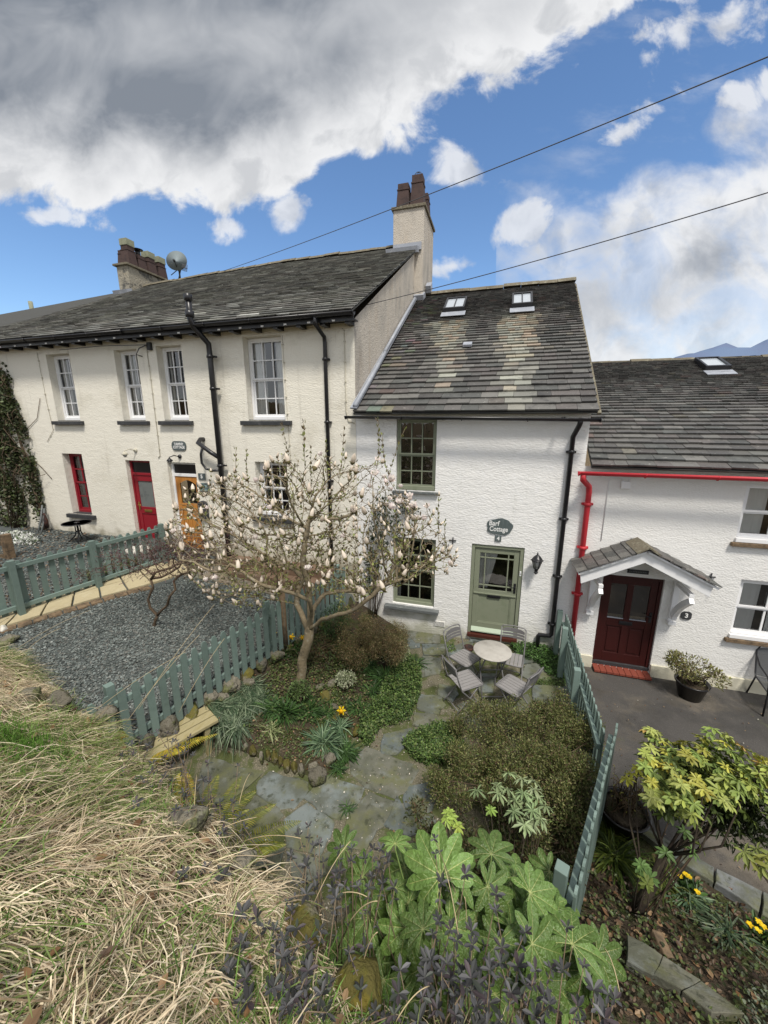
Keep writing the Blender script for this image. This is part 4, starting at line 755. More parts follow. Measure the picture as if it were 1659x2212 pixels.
# slate chips: countless
def inpoly(x,y,P):
    P=np.array(P);c=np.zeros(len(x),bool);j=len(P)-1
    for i in range(len(P)):
        xi,yi,xj,yj=P[i,0],P[i,1],P[j,0],P[j,1];c^=((yi>y)!=(yj>y))&(x<(xj-xi)*(y-yi)/(yj-yi+1e-12)+xi);j=i
    return c
n=42000;x=R.uniform(-9,-2.8,n*2);y=R.uniform(2.4,7.2,n*2)
P1=[T(*Z(5,*p))[:2] for p in ((-40,800),(60,800),(640,600),(900,530),(1100,452),(1560,545))]+[(-3.1,6.0),(-3.5,4.9),(-4.15,2.5),(-5.1,2.75),(-6.7,3.15),(-8,3.4)]
pathP=[T(*Z(5,*p))[:2] for p in ((-160,740),(0,680),(500,500),(850,400),(1010,350),(1150,425),(900,530),(620,600),(0,800),(-160,850))]
k=inpoly(x,y,P1)|((x<-7.0)&~inpoly(x,y,pathP)&(R.random(n*2)<.8));x,y=x[k][:n],y[k][:n];n=len(x)
z=hgt(x,y)+R.uniform(.0,.022,n);Dd=nrm(np.stack([R.normal(size=n),R.normal(size=n),R.normal(0,.3,n)],-1));N_=nrm(np.stack([R.normal(0,.4,n),R.normal(0,.4,n),np.ones(n)],-1))
TC=(np.array([(-.5,-.35,0),(.35,-.5,.0),(.5,.3,0),(-.3,.5,0),(-.5,-.35,-.25),(.35,-.5,-.25),(.5,.3,-.25),(-.3,.5,-.25)]),np.array([(0,1,2,3),(0,4,5,1),(1,5,6,2),(2,6,7,3),(3,7,4,0)]))
sz=R.uniform(.018,.042,n);o=leaves('slate_chips',np.stack([x,y,z],-1),Dd,N_,sz,sz*R.uniform(.5,.9,n),pick([(.13,.15,.14),(.17,.195,.185),(.09,.105,.10),(.22,.24,.225),(.15,.15,.135),(.07,.08,.075)],n,.15),'chips',tm=TC)
tag(o,None,None,kind='stuff');o['label']='grey-green slate chippings covering the raised garden'
# leaf litter, petals and grit lying about
def litter(name,label,n,xr,yr,cols,L,mask,m='leaf',lift=.012):
    x=R.uniform(*xr,n);y=R.uniform(*yr,n);k=mask(x,y);x,y=x[k],y[k];n=len(x)
    if not n:return
    o=leaves(name,np.stack([x,y,hgt(x,y)+lift+R.random(n)*.02],-1),np.stack([R.normal(size=n),R.normal(size=n),R.normal(0,.25,n)],-1),np.stack([R.normal(0,.35,n),R.normal(0,.35,n),np.ones(n)],-1),R.uniform(.6,1.3,n)*L,R.uniform(.35,.7,n)*L,pick(cols,n,.2),m);o['kind']='stuff';o['label']=label
BR=[(.16,.085,.04),(.10,.06,.035),(.24,.15,.08),(.07,.045,.03),(.3,.2,.11)]
litter('fallen_leaves','brown leaf litter on the raised bed',1500,(-3.6,-1.2),(3.5,7.2),BR,.04,lambda x,y:(x<np.interp(y,*BX))&(x>np.interp(y,FLY,FLX)))
litter('leaf_litter','brown leaf litter in the lower right bed',2600,(.4,5),(1.2,4.4),BR[:2]+[(.05,.035,.02)]+BR,.06,lambda x,y:region(x,y)==3)
litter('front_garden_chippings','slate chippings and earth in front of the crimson-door cottage',9000,(-13,-7.6),(3.6,7.35),[(.085,.105,.10),(.12,.145,.14),(.06,.07,.07),(.15,.1,.06),(.2,.19,.16)],.06,lambda x,y:x<-7.5,'chips',.004)
litter('loose_leaves','scattered brown leaves on the patio',170,(-3.8,1.3),(1.8,7.2),BR,.035,lambda x,y:(region(x,y)==2))
litter('yard_leaves','a few leaves and grit on the tarmac yard',260,(1.5,6),(3.6,7.3),BR+[(.5,.48,.42)],.025,lambda x,y:region(x,y)==4)
litter('fallen_petals','white petals dropped on the patio',70,(-3.5,1.3),(2.2,7.2),[(.75,.7,.62)],.03,lambda x,y:(region(x,y)==2),'petal',.022)
litter('joint_pebbles','pale gravel in the patio joints',5200,(-3.2,1.3),(2,7.3),[(.34,.3,.23),(.2,.17,.12),(.45,.42,.36),(.12,.1,.08)],.018,lambda x,y:(region(x,y)==2)&(x>np.interp(y,*BX)-.02),'chips',.004)
litter('bank_leaves','dead leaves caught in the bank grass',900,(-5,.5),(.2,3),BR+[(.3,.17,.08)],.06,lambda x,y:region(x,y)==0,lift=.04)
# =================================================== rocks
def rock(loc,s,seed,m='rock',label=None,group=None,rz=0.,name='rock',cat='rock'):
    import bmesh
    bm=bmesh.new();bmesh.ops.create_icosphere(bm,subdivisions=3,radius=1);r_=random.Random(seed)
    ph=[(Vector((r_.gauss(0,1),r_.gauss(0,1),r_.gauss(0,1))).normalized(),r_.uniform(.5,.85)) for _ in range(14)]
    for v in bm.verts:
        p=v.co.copy()
        for n_,d_ in ph:
            k=p.dot(n_)
            if k>d_: p-=n_*(k-d_)*.94
        p*=1+.05*sin(p.x*7+seed)*sin(p.y*6)+.03*sin(p.z*11+seed);v.co=Vector((p.x*s[0],p.y*s[1],p.z*s[2]))
    me=bpy.data.meshes.new(name);bm.to_mesh(me);bm.free();me.materials.append(M[m]);o=bpy.data.objects.new(name,me);col.objects.link(o);o.location=loc;o.rotation_euler=(r_.uniform(-.2,.2),r_.uniform(-.2,.2),rz)
    for p in me.polygons:p.use_smooth=True
    return tag(o,label,cat,group)
es=[(290,1040,.09),(340,1075,.12),(395,1105,.11),(440,1085,.11),(478,1115,.12),(515,1135,.11),(555,1160,.13),(605,1180,.12),(648,1190,.12),(725,1165,.11),(745,1235,.17),(825,1130,.13)]
pos=['first on the left, beside the striped-leaf clump','second from the left, capped with brown moss','third from the left','fourth from the left, orange-brown','fifth from the left, leaning','sixth from the left','seventh from the left, the tallest','eighth from the left','ninth from the left, next to the gap','small round one behind the big squared block','big squared block at the corner of the bed','last on the right, under the strap-leaf clump']
for i,(u,v,s) in enumerate(es):
    p=T(*Z(6,u,v+45));rock((p[0],p[1],p[2]+s*.35),(s*.42 if i<10 and i!=9 else s*.8,s*.7,s*.85),30+i,'moss' if i in(1,3,4,5,6,7) else 'rock','edging stone of the raised bed, '+pos[i],'edging stones of the raised bed',rz=.5,name='edging_stone',cat='edging stone')
bk=[(5,280,1110,.11,'quartz','white quartz lump on the bank edge above the slate chips'),(5,30,850,.2,'rock','pale stone at the far left end of the bank edge'),(5,150,1200,.2,'rock','low grey boulder half buried in dry grass left of the quartz lump'),(5,310,1240,.22,'rock','broad grey boulder below the quartz lump'),(5,560,1340,.24,'rock','large pale boulder near the end of the left fence'),(5,690,1440,.13,'rock','whitish cracked stone left of the fern and bench'),(5,10,780,.13,'quartz','flat pale stone at the foot of the sandstone path'),(9,935,470,.2,'rock','grey-green boulder on the bank edge between ferns'),(9,1250,700,.14,'rock','small boulder behind the dark-leaved sprigs on the bank edge'),(10,110,900,.2,'moss','boulder covered in golden moss at the top of the bank wall'),(10,370,1180,.2,'moss','lower golden-moss boulder near the bottom edge')]
M['quartz']=mat('white_quartz',(.6,.58,.52),.6,[((.35,.32,.26),5,.5,.7,.6)],[(20,.5,.02)])
for i,(k,u,v,s,m,l) in enumerate(bk):
    s*=.8
    p=T(*Z(k,u,v));rock((p[0],p[1]+.03,p[2]+s*.2),(s,s*.75,s*.62),60+i,m,l,'boulders along the bank edge',rz=i)
i=0
for (u,v,s,m,l) in ((310,650,.13,'rock','blue-grey stone at the foot of the left fence'),(840,650,.11,'rock','dark round stone beside the variegated shrub'),(800,730,.12,'moss','yellow-lichened stone in the middle of the bed'),(860,800,.09,'rock','pinkish stone behind the daffodil'),(880,860,.11,'moss','mossy stone in front of the daffodil'),(1000,960,.13,'moss','ochre mossy stone by the green ground cover'),(150,745,.12,'rock','grey stone under the fence behind the bench'),(770,670,.09,'rock','small grey stone left of the dark round stone')):
    p=T(*Z(6,u,v+20));rock((p[0],p[1],p[2]+s*.3),(s,s*.8,s*.6),90+i,m,l,rz=i);i+=1
# retaining stones under the left fence, right of the slate garden
for i in range(15):
    y=2.7+i*.29;x=float(np.interp(y,FLY,FLX))+.02;z0=float(hgt(x+.1,y));s=.13+.05*((i*7)%3)/2;rock((x,y,max(z0+.06,.42)),(s*.9,s,s*.9 if z0>.3 else s*1.5),120+i,'rock' if i%3 else 'moss',None,'stones of the low wall under the left fence',name='wall_stone',cat='wall stone')['label']='rough stone in the low wall under the sage fence of the slate garden'
# =================================================== fences
def fence(name,label,A,B,post_t,side,hh=.9,pw=.075,pitch=.135,ztop=None,zb=None,rounded=False,group='sage green picket fences',postw=.09,posth=.98,sink=.05,group_rail=None):
    """A,B: (x,y); pickets on one side (side=+1: left of A->B) of two rails, posts where asked"""
    fe=empty(name,label=label,cat='fence',group=group)
    A=Vector(A);B=Vector(B);L=(B-A).length;u=(B-A)/L;nn=Vector((-u.y,u.x))*side
    zt=lambda t:ztop[0]+(ztop[1]-ztop[0])*t
    n=int(L/pitch)
    for i in range(n+1):
        t=min(1,(i*pitch+.02)/L);p=A+(B-A)*t+nn*.03;z1=zt(t)+rnd.uniform(-.008,.008);z0=z1-hh;a=pw/2;th=.02
        sh=[(-a,z0),(a,z0),(a,z1-.05),(a*.45,z1-.0),(-a*.45,z1),(-a,z1-.05)] if not rounded else [(-a,z0),(a,z0)]+[(a*cos(q),z1-a+a*sin(q)) for q in np.linspace(0,pi,7)]
        m=MB();tw=rnd.uniform(-.03,.03);uu=Vector((u.x*cos(tw)-u.y*sin(tw),u.x*sin(tw)+u.y*cos(tw)));ln=rnd.uniform(-.006,.006)
        m.prism([(p.x+uu.x*x+ln*(z-z0),p.y+uu.y*x,z) for x,z in sh],(nn.x*th,nn.y*th,0));m.build('picket','fence',fe)
    for f_ in((.2,.78) if group_rail is None else group_rail):
        m=MB();a=A-nn*.003;b=B-nn*.003;m.bar((a.x,a.y,zt(0)-hh*(1-f_)),(b.x,b.y,zt(1)-hh*(1-f_)),.045,.075);m.build('rail','fence',fe,bevel=.004)
    for t in post_t:
        p=A+(B-A)*t-nn*.075;m=MB();z1=zt(t)+.05;m.box(-postw/2,postw/2,-postw/2,postw/2,0,z1-(zt(t)-hh-sink))
        o=m.build('post','fence',fe,bevel=.006);o.location=(p.x,p.y,zt(t)-hh-sink);o.rotation_euler=(0,0,atan2(u.y,u.x))
    return fe
f1=fence('picket_fence','sage picket fence between the slate garden and the magnolia bed',(-4.16,2.55),(-3.45,4.95),(.1,),-1,ztop=(1.38,1.5),pitch=.15,pw=.085)
f1=fence('picket_fence','sage picket fence section behind the magnolia trunk running to the cottage corner',(-3.44,5.0),(-2.95,6.9),(.0,.97),-1,ztop=(1.5,1.5),pitch=.14,pw=.085)
fence('picket_fence','sage picket fence along the far side of the sandstone path',(-7.80,3.2),(-7.12,6.75),(.22,.55,.93),1,ztop=(2.13,2.16),pitch=.15,pw=.085,hh=.92,group_rail=(.14,.9))
fence('picket_fence','sage picket fence from the cottage corner beside the tarmac yard',(1.37,7.25),(1.34,4.3),(.0,.22,.62),1,ztop=(.92,.92),pitch=.13,pw=.085,rounded=True,hh=.95)
fence('picket_fence','sage picket fence at the lower right, edge-on beside the big shrub',(1.42,4.22),(.7,2.38),(.98,),1,ztop=(1.16,1.16),pitch=.115,pw=.085,rounded=True,hh=1.0)
p=T(*Z(6,545,440));m=MB();m.tube([(p[0],p[1],p[2]-.1),(p[0]+.0,p[1],p[2]+1.0)],[.06,.055],9);tag(m.build('wooden_stake','rotwood'),'round brown wooden stake standing against the left fence','stake')
# old wooden post and frame at far left
e=empty('wooden_gate',label='dark weathered wooden post and rail at the far left edge',cat='gate');q=W(16,1190,5.4)
m=MB();m.box(q[0]-.07,q[0]+.07,5.35,5.5,1.2,2.0);m.build('post','rotwood',e,bevel=.01);m=MB();m.bar((q[0]-.9,5.2,1.72),(q[0],5.42,1.8),.05,.1);m.bar((q[0]-.9,5.2,1.4),(q[0],5.42,1.5),.05,.1);m.build('rail','rotwood',e)
# =================================================== garden furniture
def make_chair():
    r=empty('garden_chair');s=MB();n=6
    for i in range(n):
        x=-.19+.38*(i+.5)/n;V=[]
        for y,z in((-.19,.438),(-.15,.45),(0,.444),(.19,.436)): V+=[(x-.028,y,z),(x+.028,y,z),(x+.028,y,z-.008),(x-.028,y,z-.008)]
        s.add(V,[(4*k+a,4*k+(a+1)%4,4*k+4+(a+1)%4,4*k+4+a) for k in range(3) for a in range(4)]+[(3,2,1,0),(12,13,14,15)])
    s.build('seat','metall',r)
    f=MB();f.tube([(-.2,.19,.43),(-.2,-.17,.44),(-.17,-.2,.44),(.17,-.2,.44),(.2,-.17,.44),(.2,.19,.43)],.011,7);f.build('seat_frame','metal',r)
    b=MB();nn=12
    for z0,z1 in((.665,.705),(.715,.755),(.765,.83)):
        V=[]
        for i in range(nn+1):
            x=-.185+.37*i/nn;y=.265+.0*x+.03*(1-(x/.185)**2)+(z0-.66)*.2;zt=z1 if z1<.8 else z1+.012*(1-(x/.185)**2)-.025*max(0,(abs(x)-.14)/.045)
            V+=[(x,y,z0),(x,y+.02*(z1-z0)*4,zt),(x,y+.008,z0),(x,y+.008+.02*(z1-z0)*4,zt)]
        b.add(V,[f_ for i in range(nn) for f_ in((4*i,4*i+4,4*i+5,4*i+1),(4*i+2,4*i+3,4*i+7,4*i+6),(4*i+1,4*i+5,4*i+7,4*i+3),(4*i,4*i+2,4*i+6,4*i+4))])
    b.build('backrest','metal',r)
    for sx in(-1,1):
        x=.205*sx
        l=MB();l.tube([(x,.33,.83),(x,.27,.62),(x,.2,.43),(x,.05,.27),(x,-.12,.12),(x,-.24,.012)],.0115,7);l.build('back_leg','metal',r)
        l=MB();x2=.178*sx;l.tube([(x2,-.13,.43),(x2,.0,.27),(x2,.16,.12),(x2,.27,.012)],.011,7);l.build('leg','metal',r)
    t=MB();t.tube([(-.205,.33,.83),(-.17,.345,.855),(0,.365,.862),(.17,.345,.855),(.205,.33,.83)],.011,7);t.tube([(-.2,-.17,.075),(.2,-.17,.075)],.009,6);t.tube([(-.178,.22,.06),(.178,.22,.06)],.009,6);t.build('stretcher','metal',r)
    return r
c0=make_chair()
for i,(x,y,bx_,by_,l) in enumerate(((-.33,6.03,-.8,.58,'grey slatted folding chair left of the round table, near the cottage window'),(-.27,5.43,-.78,-.62,'grey slatted folding chair nearest the green ground cover, front left of the table'),(.45,5.5,.85,-.52,'grey slatted folding chair at the front right of the table, nearest the fence'),(.42,6.22,.12,1.,'grey slatted folding chair behind the table, in front of the sage door'))):
    c=c0 if i==0 else copy_tree(c0);c.location=(x,y,.018);c.rotation_euler=(0,0,atan2(by_,bx_)-pi/2);tag(c,l,'chair','folding chairs round the garden table')
t=empty('garden_table',(.11,5.92,.018),.3,'round pale-topped folding bistro table on the flagstones','table')
m=MB();m.lathe((0,0,0),[(.0,.70),(.29,.70),(.305,.71),(.307,.722),(.302,.727),(0,.729)],40);m.build('table_top','tabletop',t)
for a,b in((-1,1),(1,-1)):
    for s in(-.2,.2): m=MB();m.tube([(s*a,-.26*a,.01),(s*a*.9,0,.36),(s*a*.85,.2*a,.69)],.012,7);m.build('leg','metal',t)
m=MB()
for a in(-1,1): m.tube([(-.2,-.25*a,.04),(.2,-.25*a,.04)],.01,6)
m.tube([(-.19,0,.36),(.19,0,.36)],.01,6);m.tube([(-.17,-.2,.68),(.17,-.2,.68)],.01,6);m.tube([(-.17,.2,.68),(.17,.2,.68)],.01,6);m.build('stretcher','metal',t)
# small glass table by the red window
q=W(*Z(5,455,135),6.75);t=empty('glass_table',(q[0],6.75,float(hgt(q[0],6.75))),0,'small round glass-topped table under the crimson window','table');hh_=q[2]-t.location.z
m=MB();m.lathe((0,0,0),[(.30,hh_-.012),(.315,hh_-.012),(.32,hh_),(.312,hh_+.01),(.3,hh_+.008),(.3,hh_-.012)],32);m.build('rim','black',t)
m=MB();m.lathe((0,0,0),[(0,hh_),(.3,hh_)],32);m.build('table_top','frost',t)
for k in range(4): a=pi/4+k*pi/2;c_,s_=cos(a),sin(a);m=MB();m.tube([(.05*c_,.05*s_,hh_-.01),(.05*c_,.05*s_,.28),(.08*c_,.08*s_,.18),(.27*c_,.27*s_,.0)],.013,6);m.build('leg','black',t)
for z_ in(.29,.51): m=MB();m.lathe((0,0,0),[(.055,z_-.01),(.06,z_),(.055,z_+.01)],12);m.build('collar','black',t)
# right hand mesh armchair
e=empty('mesh_armchair',(4.62,7.0,-.178),-.15,'dark metal mesh armchair at the right edge against the white wall','chair')
m=MB();V=[]
for i in range(9):
    for j in range(9): x=-.24+.48*i/8;z=.42+.46*j/8;V.append((x,.22+.16*(j/8)+.03*(1-(x/.24)**2)*-1+0,z-.05*(abs(x)/.24)**3*(j==8)))
m.add(V,[(i*9+j,(i+1)*9+j,(i+1)*9+j+1,i*9+j+1) for i in range(8) for j in range(8)],None,True)
mesh_m=bpy.data.materials.new('dark_mesh');mesh_m.use_nodes=True;nt=mesh_m.node_tree;b_=nt.nodes['Principled BSDF'];b_.inputs['Base Color'].default_value=(.05,.055,.06,1);b_.inputs['Alpha'].default_value=.72;M['mesh']=mesh_m
m.build('backrest','mesh',e);m=MB();m.add([(-.24,-.24,.41),(.24,-.24,.41),(.24,.22,.4),(-.24,.22,.4)],[(0,1,2,3)]);m.build('seat','mesh',e)
for s in(-1,1): m=MB();x=.25*s;m.tube([(x*.8,.39,.9),(x,.36,.8),(x,.24,.45),(x,.2,.4),(x,-.25,.4),(x*1.02,-.27,.36),(x*1.05,-.3,0)],.013,7);m.tube([(x,.33,.72),(x*1.1,.1,.66),(x*1.12,-.2,.65),(x*1.1,-.27,.6),(x*1.02,-.27,.36)],.013,7);m.tube([(x,.2,.4),(x*1.05,.32,0)],.013,7);m.build('side_frame','black',e)
m=MB();m.tube([(-.2,.39,.9),(0,.4,.915),(.2,.39,.9)],.013,7);m.build('top_rail','black',e)
# timber bench by the bank
be=empty('garden_bench',label='low pale treated-timber bench between the left fence and the patio',cat='bench')
A=Vector((-3.57,3.68,0));B=Vector((-4.02,2.75,0));u=(B-A).normalized();nn=Vector((-u.y,u.x,0));m=MB()
for i in(-1,0,1): m.bar(A+nn*i*.138+Vector((0,0,.475)),B+nn*i*.138+Vector((0,0,.475)),.118,.045)
m.build('seat','wood',be,bevel=.006)
for t_ in(.14,.82): 
    for s in(-1,1): m=MB();c=A.lerp(B,t_)+nn*s*.13;m.obox((c.x,c.y,.225),(.075,.075,.45),rz=atan2(u.y,u.x));m.build('leg','wood',be,bevel=.004)
m=MB()
for t_ in(.14,.82): m.bar(A.lerp(B,t_)-nn*.17+Vector((0,0,.41)),A.lerp(B,t_)+nn*.17+Vector((0,0,.41)),.07,.08)
m.build('crossbar','wood',be)
# pots, dish, trough, goose, sticks
def plantpot(x,y,z,r,h,label,soil=True):
    e=empty('flower_pot',(x,y,z),0,label,'plant pot');m=MB();m.lathe((0,0,0),[(r*.68,0),(r*.95,h*.9),(r*1.03,h*.92),(r*1.05,h),(r*.95,h),(r*.9,h*.86),(.001,h*.84)],28);m.build('pot','pot',e)
    s=MB();s.lathe((0,0,0),[(r*.9,h*.87),(r*.5,h*.9),(0,h*.91)],20);s.build('soil','earth',e);return e
plantpot(3.4,6.95,-.18,.24,.3,'black pot with a bushy yellow-green azalea beside the mahogany door')
p2=T(*Z(8,455,830));p2=(1.62,4.12,-.15);plantpot(*p2,.26,.28,'black pot of bare twiggy stems beside the lower right fence')
m=MB();m.lathe((-.32,6.95,.04),[(.08,0),(.1,.03),(.1,.06),(.085,.062),(.08,.045),(0,.04)],20);tag(m.build('rusty_saucer','rust'),'small rusty brown round dish on the ground left of the sage door','saucer')
m=MB();m.lathe((-8.9,7.1,1.35),[(.3,0),(.3,.1),(.2,.12),(.15,.14),(0,.15)],8);m.box(-9.15,-8.65,6.9,7.3,1.2,1.36);q=m.build('stone_trough','quartz',bevel=.02);q.location=(.75,-.35,0);tag(q,'squat pale stone block against the cream wall left of the crimson door','stone block')
q=W(*Z(5,280,170),7.2);m=MB();m.tube([(q[0],7.2,1.55),(q[0],7.2,1.75),(q[0]+.01,7.2,1.9),(q[0]-.02,7.2,1.95),(q[0]-.08,7.2,1.94)],[.05,.06,.025,.03,.01],8);tag(m.build('bird_ornament','rust'),'slim brown upright bird ornament against the cream wall','ornament')
for k,(u0,v0,u1,v1) in enumerate(((250,30,215,230),(262,50,235,235))):
    a=W(*Z(5,u0,v0),7.3);b=W(*Z(5,u1,v1),6.95);m=MB();m.tube([a,Vector(a).lerp(Vector(b),.45)+Vector((.05,0,0)),b],.022,6);tag(m.build('leaning_pole','bsill'),['longer grey pole leaning on the cream wall beside the ivy','shorter grey pole leaning on the cream wall nearer the bird ornament'][k],'pole')
# slab edges on the right
strip('slab_edging',[Z(8,350,790),Z(8,620,950),Z(8,860,1130),Z(8,1415,1420),Z(8,1700,1560)],[Z(8,350,850),Z(8,600,1010),Z(8,830,1210),Z(8,1415,1570),Z(8,1700,1720)],5,'flag',1,.07,(.19,.2,.205))
strip('slab_steps',[Z(8,500,1690),Z(8,900,1930),Z(8,1250,2212)],[Z(8,500,1870),Z(8,800,2020),Z(8,1040,2212)],3,'flag',1,.1,(.19,.185,.145))
for i,(u,v,w_,l) in enumerate(((490,990,.14,'reddish broken brick lying by the lower right fence'),(720,1740,.17,'grey-brown split stone lying in the leaf litter at lower right'))):
    p=T(*Z(8,u,v));m=MB();m.obox((p[0],p[1],p[2]+.05),(w_,.09,.08),rz=.8+i,rx=.3);tag(m.build('loose_stone','tile' if i==0 else 'rotwood',bevel=.012),l,'stone')
# =================================================== PLANTS
def chains(edges_parent,pos,rad,n=5,rmin=.0):
    """tubes along a branching skeleton: parent index per node"""
    mb=MB();kids={}
    for i,p in enumerate(edges_parent):
        if p>=0: kids.setdefault(p,[]).append(i)
    stack=[(-1,0)]
    while stack:
        pr,i=stack.pop();P=[i] if pr<0 else [pr,i];R_=[rad[i]] if pr<0 else [min(rad[pr],rad[i]*1.25),rad[i]]
        while True:
            k=kids.get(i,[])
            if not k: break
            k=sorted(k,key=lambda j:-rad[j])
            for j in k[1:]: stack.append((i,j))
            i=k[0];P.append(i);R_.append(rad[i])
        if len(P)>1: mb.tube([pos[j] for j in P],R_,8 if R_[0]>.02 else n)
    return mb
# ---- magnolia
def limb(pts): return [np.array(W(*Z(11 if k==0 else 6,u,v),y)) for k,u,v,y in pts]
b0=np.array(T(*Z(6,640,655)));YB=b0[1]
trunk=limb([(1,648,600,YB),(1,655,500,YB),(1,688,400,YB-.02),(1,700,320,YB)]);trunk=[b0-[0,0,.1],b0+[0,0,.02]]+trunk
fork=trunk[-1]
limbs=[limb([(0,735,1150,YB+.05),(0,700,1070,YB+.1),(0,715,980,YB+.2),(0,740,930,YB+.3),(0,690,880,YB+.4),(0,600,840,YB+.55)]),
 limb([(0,830,1160,YB-.1),(0,900,1132,YB-.25),(0,1010,1105,YB-.35),(0,1080,1050,YB-.4),(0,1170,975,YB-.35),(0,1280,930,YB-.3)]),
 limb([(0,785,1120,YB-.1),(0,775,1050,YB-.25),(0,690,1012,YB-.4),(0,600,985,YB-.5),(0,540,975,YB-.55)]),
 limb([(0,800,1080,YB+.1),(0,860,1010,YB+.2),(0,960,1000,YB+.3),(0,1080,1000,YB+.4),(0,1200,930,YB+.5)]),
 limb([(0,775,1060,YB+.0),(0,765,960,YB-.05),(0,740,850,YB-.1),(0,745,740,YB-.1),(0,770,620,YB)])]
pos=[];par=[]
def addpath(P,start):
    pi_=start
    for p in P:
        a=pos[pi_] if pi_>=0 else p;n=max(1,int(np.linalg.norm(np.array(p)-a)/.09)) if pi_>=0 else 1
        for k in range(1,n+1): pos.append(a+(np.array(p)-a)*k/n+(R.normal(0,.006,3) if n>1 else 0));par.append(pi_);pi_=len(pos)-1
    return pi_
end=addpath(trunk,-1)
for L in limbs:
    e_=addpath(L[:2],end);m_=len(pos)-1;addpath(L[2:],e_)
env=[(-30,690),(30,520),(110,440),(230,420),(350,330),(450,420),(560,300),(640,230),(740,320),(830,250),(960,260),(1080,330),(1150,260),(1250,420),(1380,520),(1480,560),(1530,700),(1600,850),(1500,930),(1330,960),(1200,1010),(1000,1040),(800,1000),(650,1010),(540,1080),(300,1100),(180,1020),(60,870)]
def magn_ok(x,y,z):
    d=np.stack([x,y,z-H],-1);c=d@FW;u=CX+F*(d@RT)/c;v=CY-F*(d@UP)/c
    uu=(u*1.1573-420)/.4581;vv=(v*1.1573-1020)/.4581;return inpoly(uu,vv,env)
n=20000;ax_=R.uniform(-5.6,-.0,n);ay=YB+R.normal(0,.62,n);az=R.uniform(1.7,4.2,n)
cx0,cz0=fork[0]-.1,2.6
k=magn_ok(ax_,ay,az)&(np.abs(ay-YB)<1.35);A_=np.stack([ax_,ay,az],-1)[k][:2900]
alive=np.ones(len(A_),bool);st=.075;NI=np.zeros(len(A_),int);ND=np.full(len(A_),9.);done=0
for it in range(110):
    P_=np.array(pos);new=P_[done:]
    d2=np.sqrt(((A_[:,None]-new[None])**2).sum(-1));j=d2.argmin(1);dm=d2[np.arange(len(A_)),j];u_=dm<ND;ND[u_]=dm[u_];NI[u_]=j[u_]+done;done=len(pos)
    alive=ND>.075;ok=alive&(ND<1.5)
    if not ok.any(): break
    for jj in np.unique(NI[ok]):
        if jj<4: continue
        s_=A_[ok&(NI==jj)];v=nrm(s_-P_[jj]).sum(0);pd=P_[jj]-P_[par[jj]];v=v/np.linalg.norm(v)+.35*pd/(np.linalg.norm(pd)+1e-6)+R.normal(0,.14,3)+[0,0,.06];pos.append(P_[jj]+v/np.linalg.norm(v)*st);par.append(int(jj))
# upright whips at the top of the crown
tops=[(0,v_) for v_ in ((430,240),(620,90),(740,80),(860,190),(960,120),(1145,70),(1290,120),(370,230),(235,350),(1480,480),(1510,620),(780,220),(1170,150),(560,420),(640,250))]
for _,(u,v) in tops:
    P_=np.array(pos);tip=np.array(W(*Z(11,u,v),YB+R.normal(0,.35)));d=((P_-(tip-[0,0,.55]))**2).sum(1);d[:6]=9;j=int(d.argmin());a=P_[j];pi_=j
    m=a*.5+tip*.5+[R.normal(0,.05),0,-.08]
    for t in np.linspace(.12,1,9): pos.append((1-t)**2*a+2*t*(1-t)*m+t*t*tip);par.append(pi_);pi_=len(pos)-1
kid=np.zeros(len(pos),int)
for p in par:
    if p>=0:kid[p]+=1
rad=np.zeros(len(pos));area=np.zeros(len(pos))
for i in range(len(pos)-1,-1,-1):
    if kid[i]==0: area[i]=.0026**2.2
    rad[i]=area[i]**(1/2.2)
    if par[i]>=0: area[par[i]]+=area[i]
rad=np.minimum(rad*1.0,.085)
rmax=rad[6];rad=np.where(rad>.02,.02+(rad-.02)*(.075/max(rmax,.03)),rad)
mg=empty('magnolia_tree',label='magnolia tree with white buds and pinkish open flowers in the middle of the garden',cat='tree')
chains(par,pos,rad).build('trunk','bark',mg)
tips=[i for i in range(len(pos)) if kid[i]==0]
P_=np.array(pos);tp=P_[tips];td=nrm(nrm(tp-P_[[par[i] for i in tips]])*.8+np.array([0,0,1.5]))
print('magnolia nodes',len(pos),'tips',len(tips))
# bud: a pointed egg with a dark scale
def budmesh(open_=0.):
    m=MB();L=1.
    if open_==0:
        m.lathe((0,0,0),[(.05,0),(.14,.12),(.2,.35),(.19,.6),(.11,.85),(0,1.05)],8,(.86,.76,.64));m.lathe((0,0,0),[(.06,-.06),(.15,.05),(.215,.2),(.205,.28)],6,(.2,.17,.08))
    else:
        for ring,(n,til,ln) in enumerate(((5,.25,1.),(6,.75*open_+.2,1.05))):
            for k_ in range(n):
                a=2*pi*k_/n+ring*.5;til_=til
                def pt(s,w): 
                    r_=.06+sin(til_)*s*ln+.1*sin(pi*s);z_=cos(til_)*s*ln;wd=.34*sin(pi*min(1,s*.85+.12))*w
                    return (cos(a)*r_-sin(a)*wd,sin(a)*r_+cos(a)*wd,z_-abs(w)*.0+.06*abs(w))
                V=[pt(s,w) for s in(0,.35,.7,1.) for w in(-1,0,1)];m.add(V,[(3*i+j,3*i+j+1,3*i+j+4,3*i+j+3) for i in range(3) for j in range(2)],(.87,.77,.74) if ring==1 else (.9,.86,.8),True)
        m.lathe((0,0,0),[(.05,-.05),(.2,.05),(.1,.2)],6,(.3,.2,.1))
    return m
def inst(src,name,p,d,s,parent):
    o=bpy.data.objects.new(name,src);col.objects.link(o);q=Vector(d).to_track_quat('Z','Y');o.matrix_world=Matrix.Translation(Vector(p))@q.to_matrix().to_4x4()@Matrix.Scale(s,4);o.parent=parent;return o
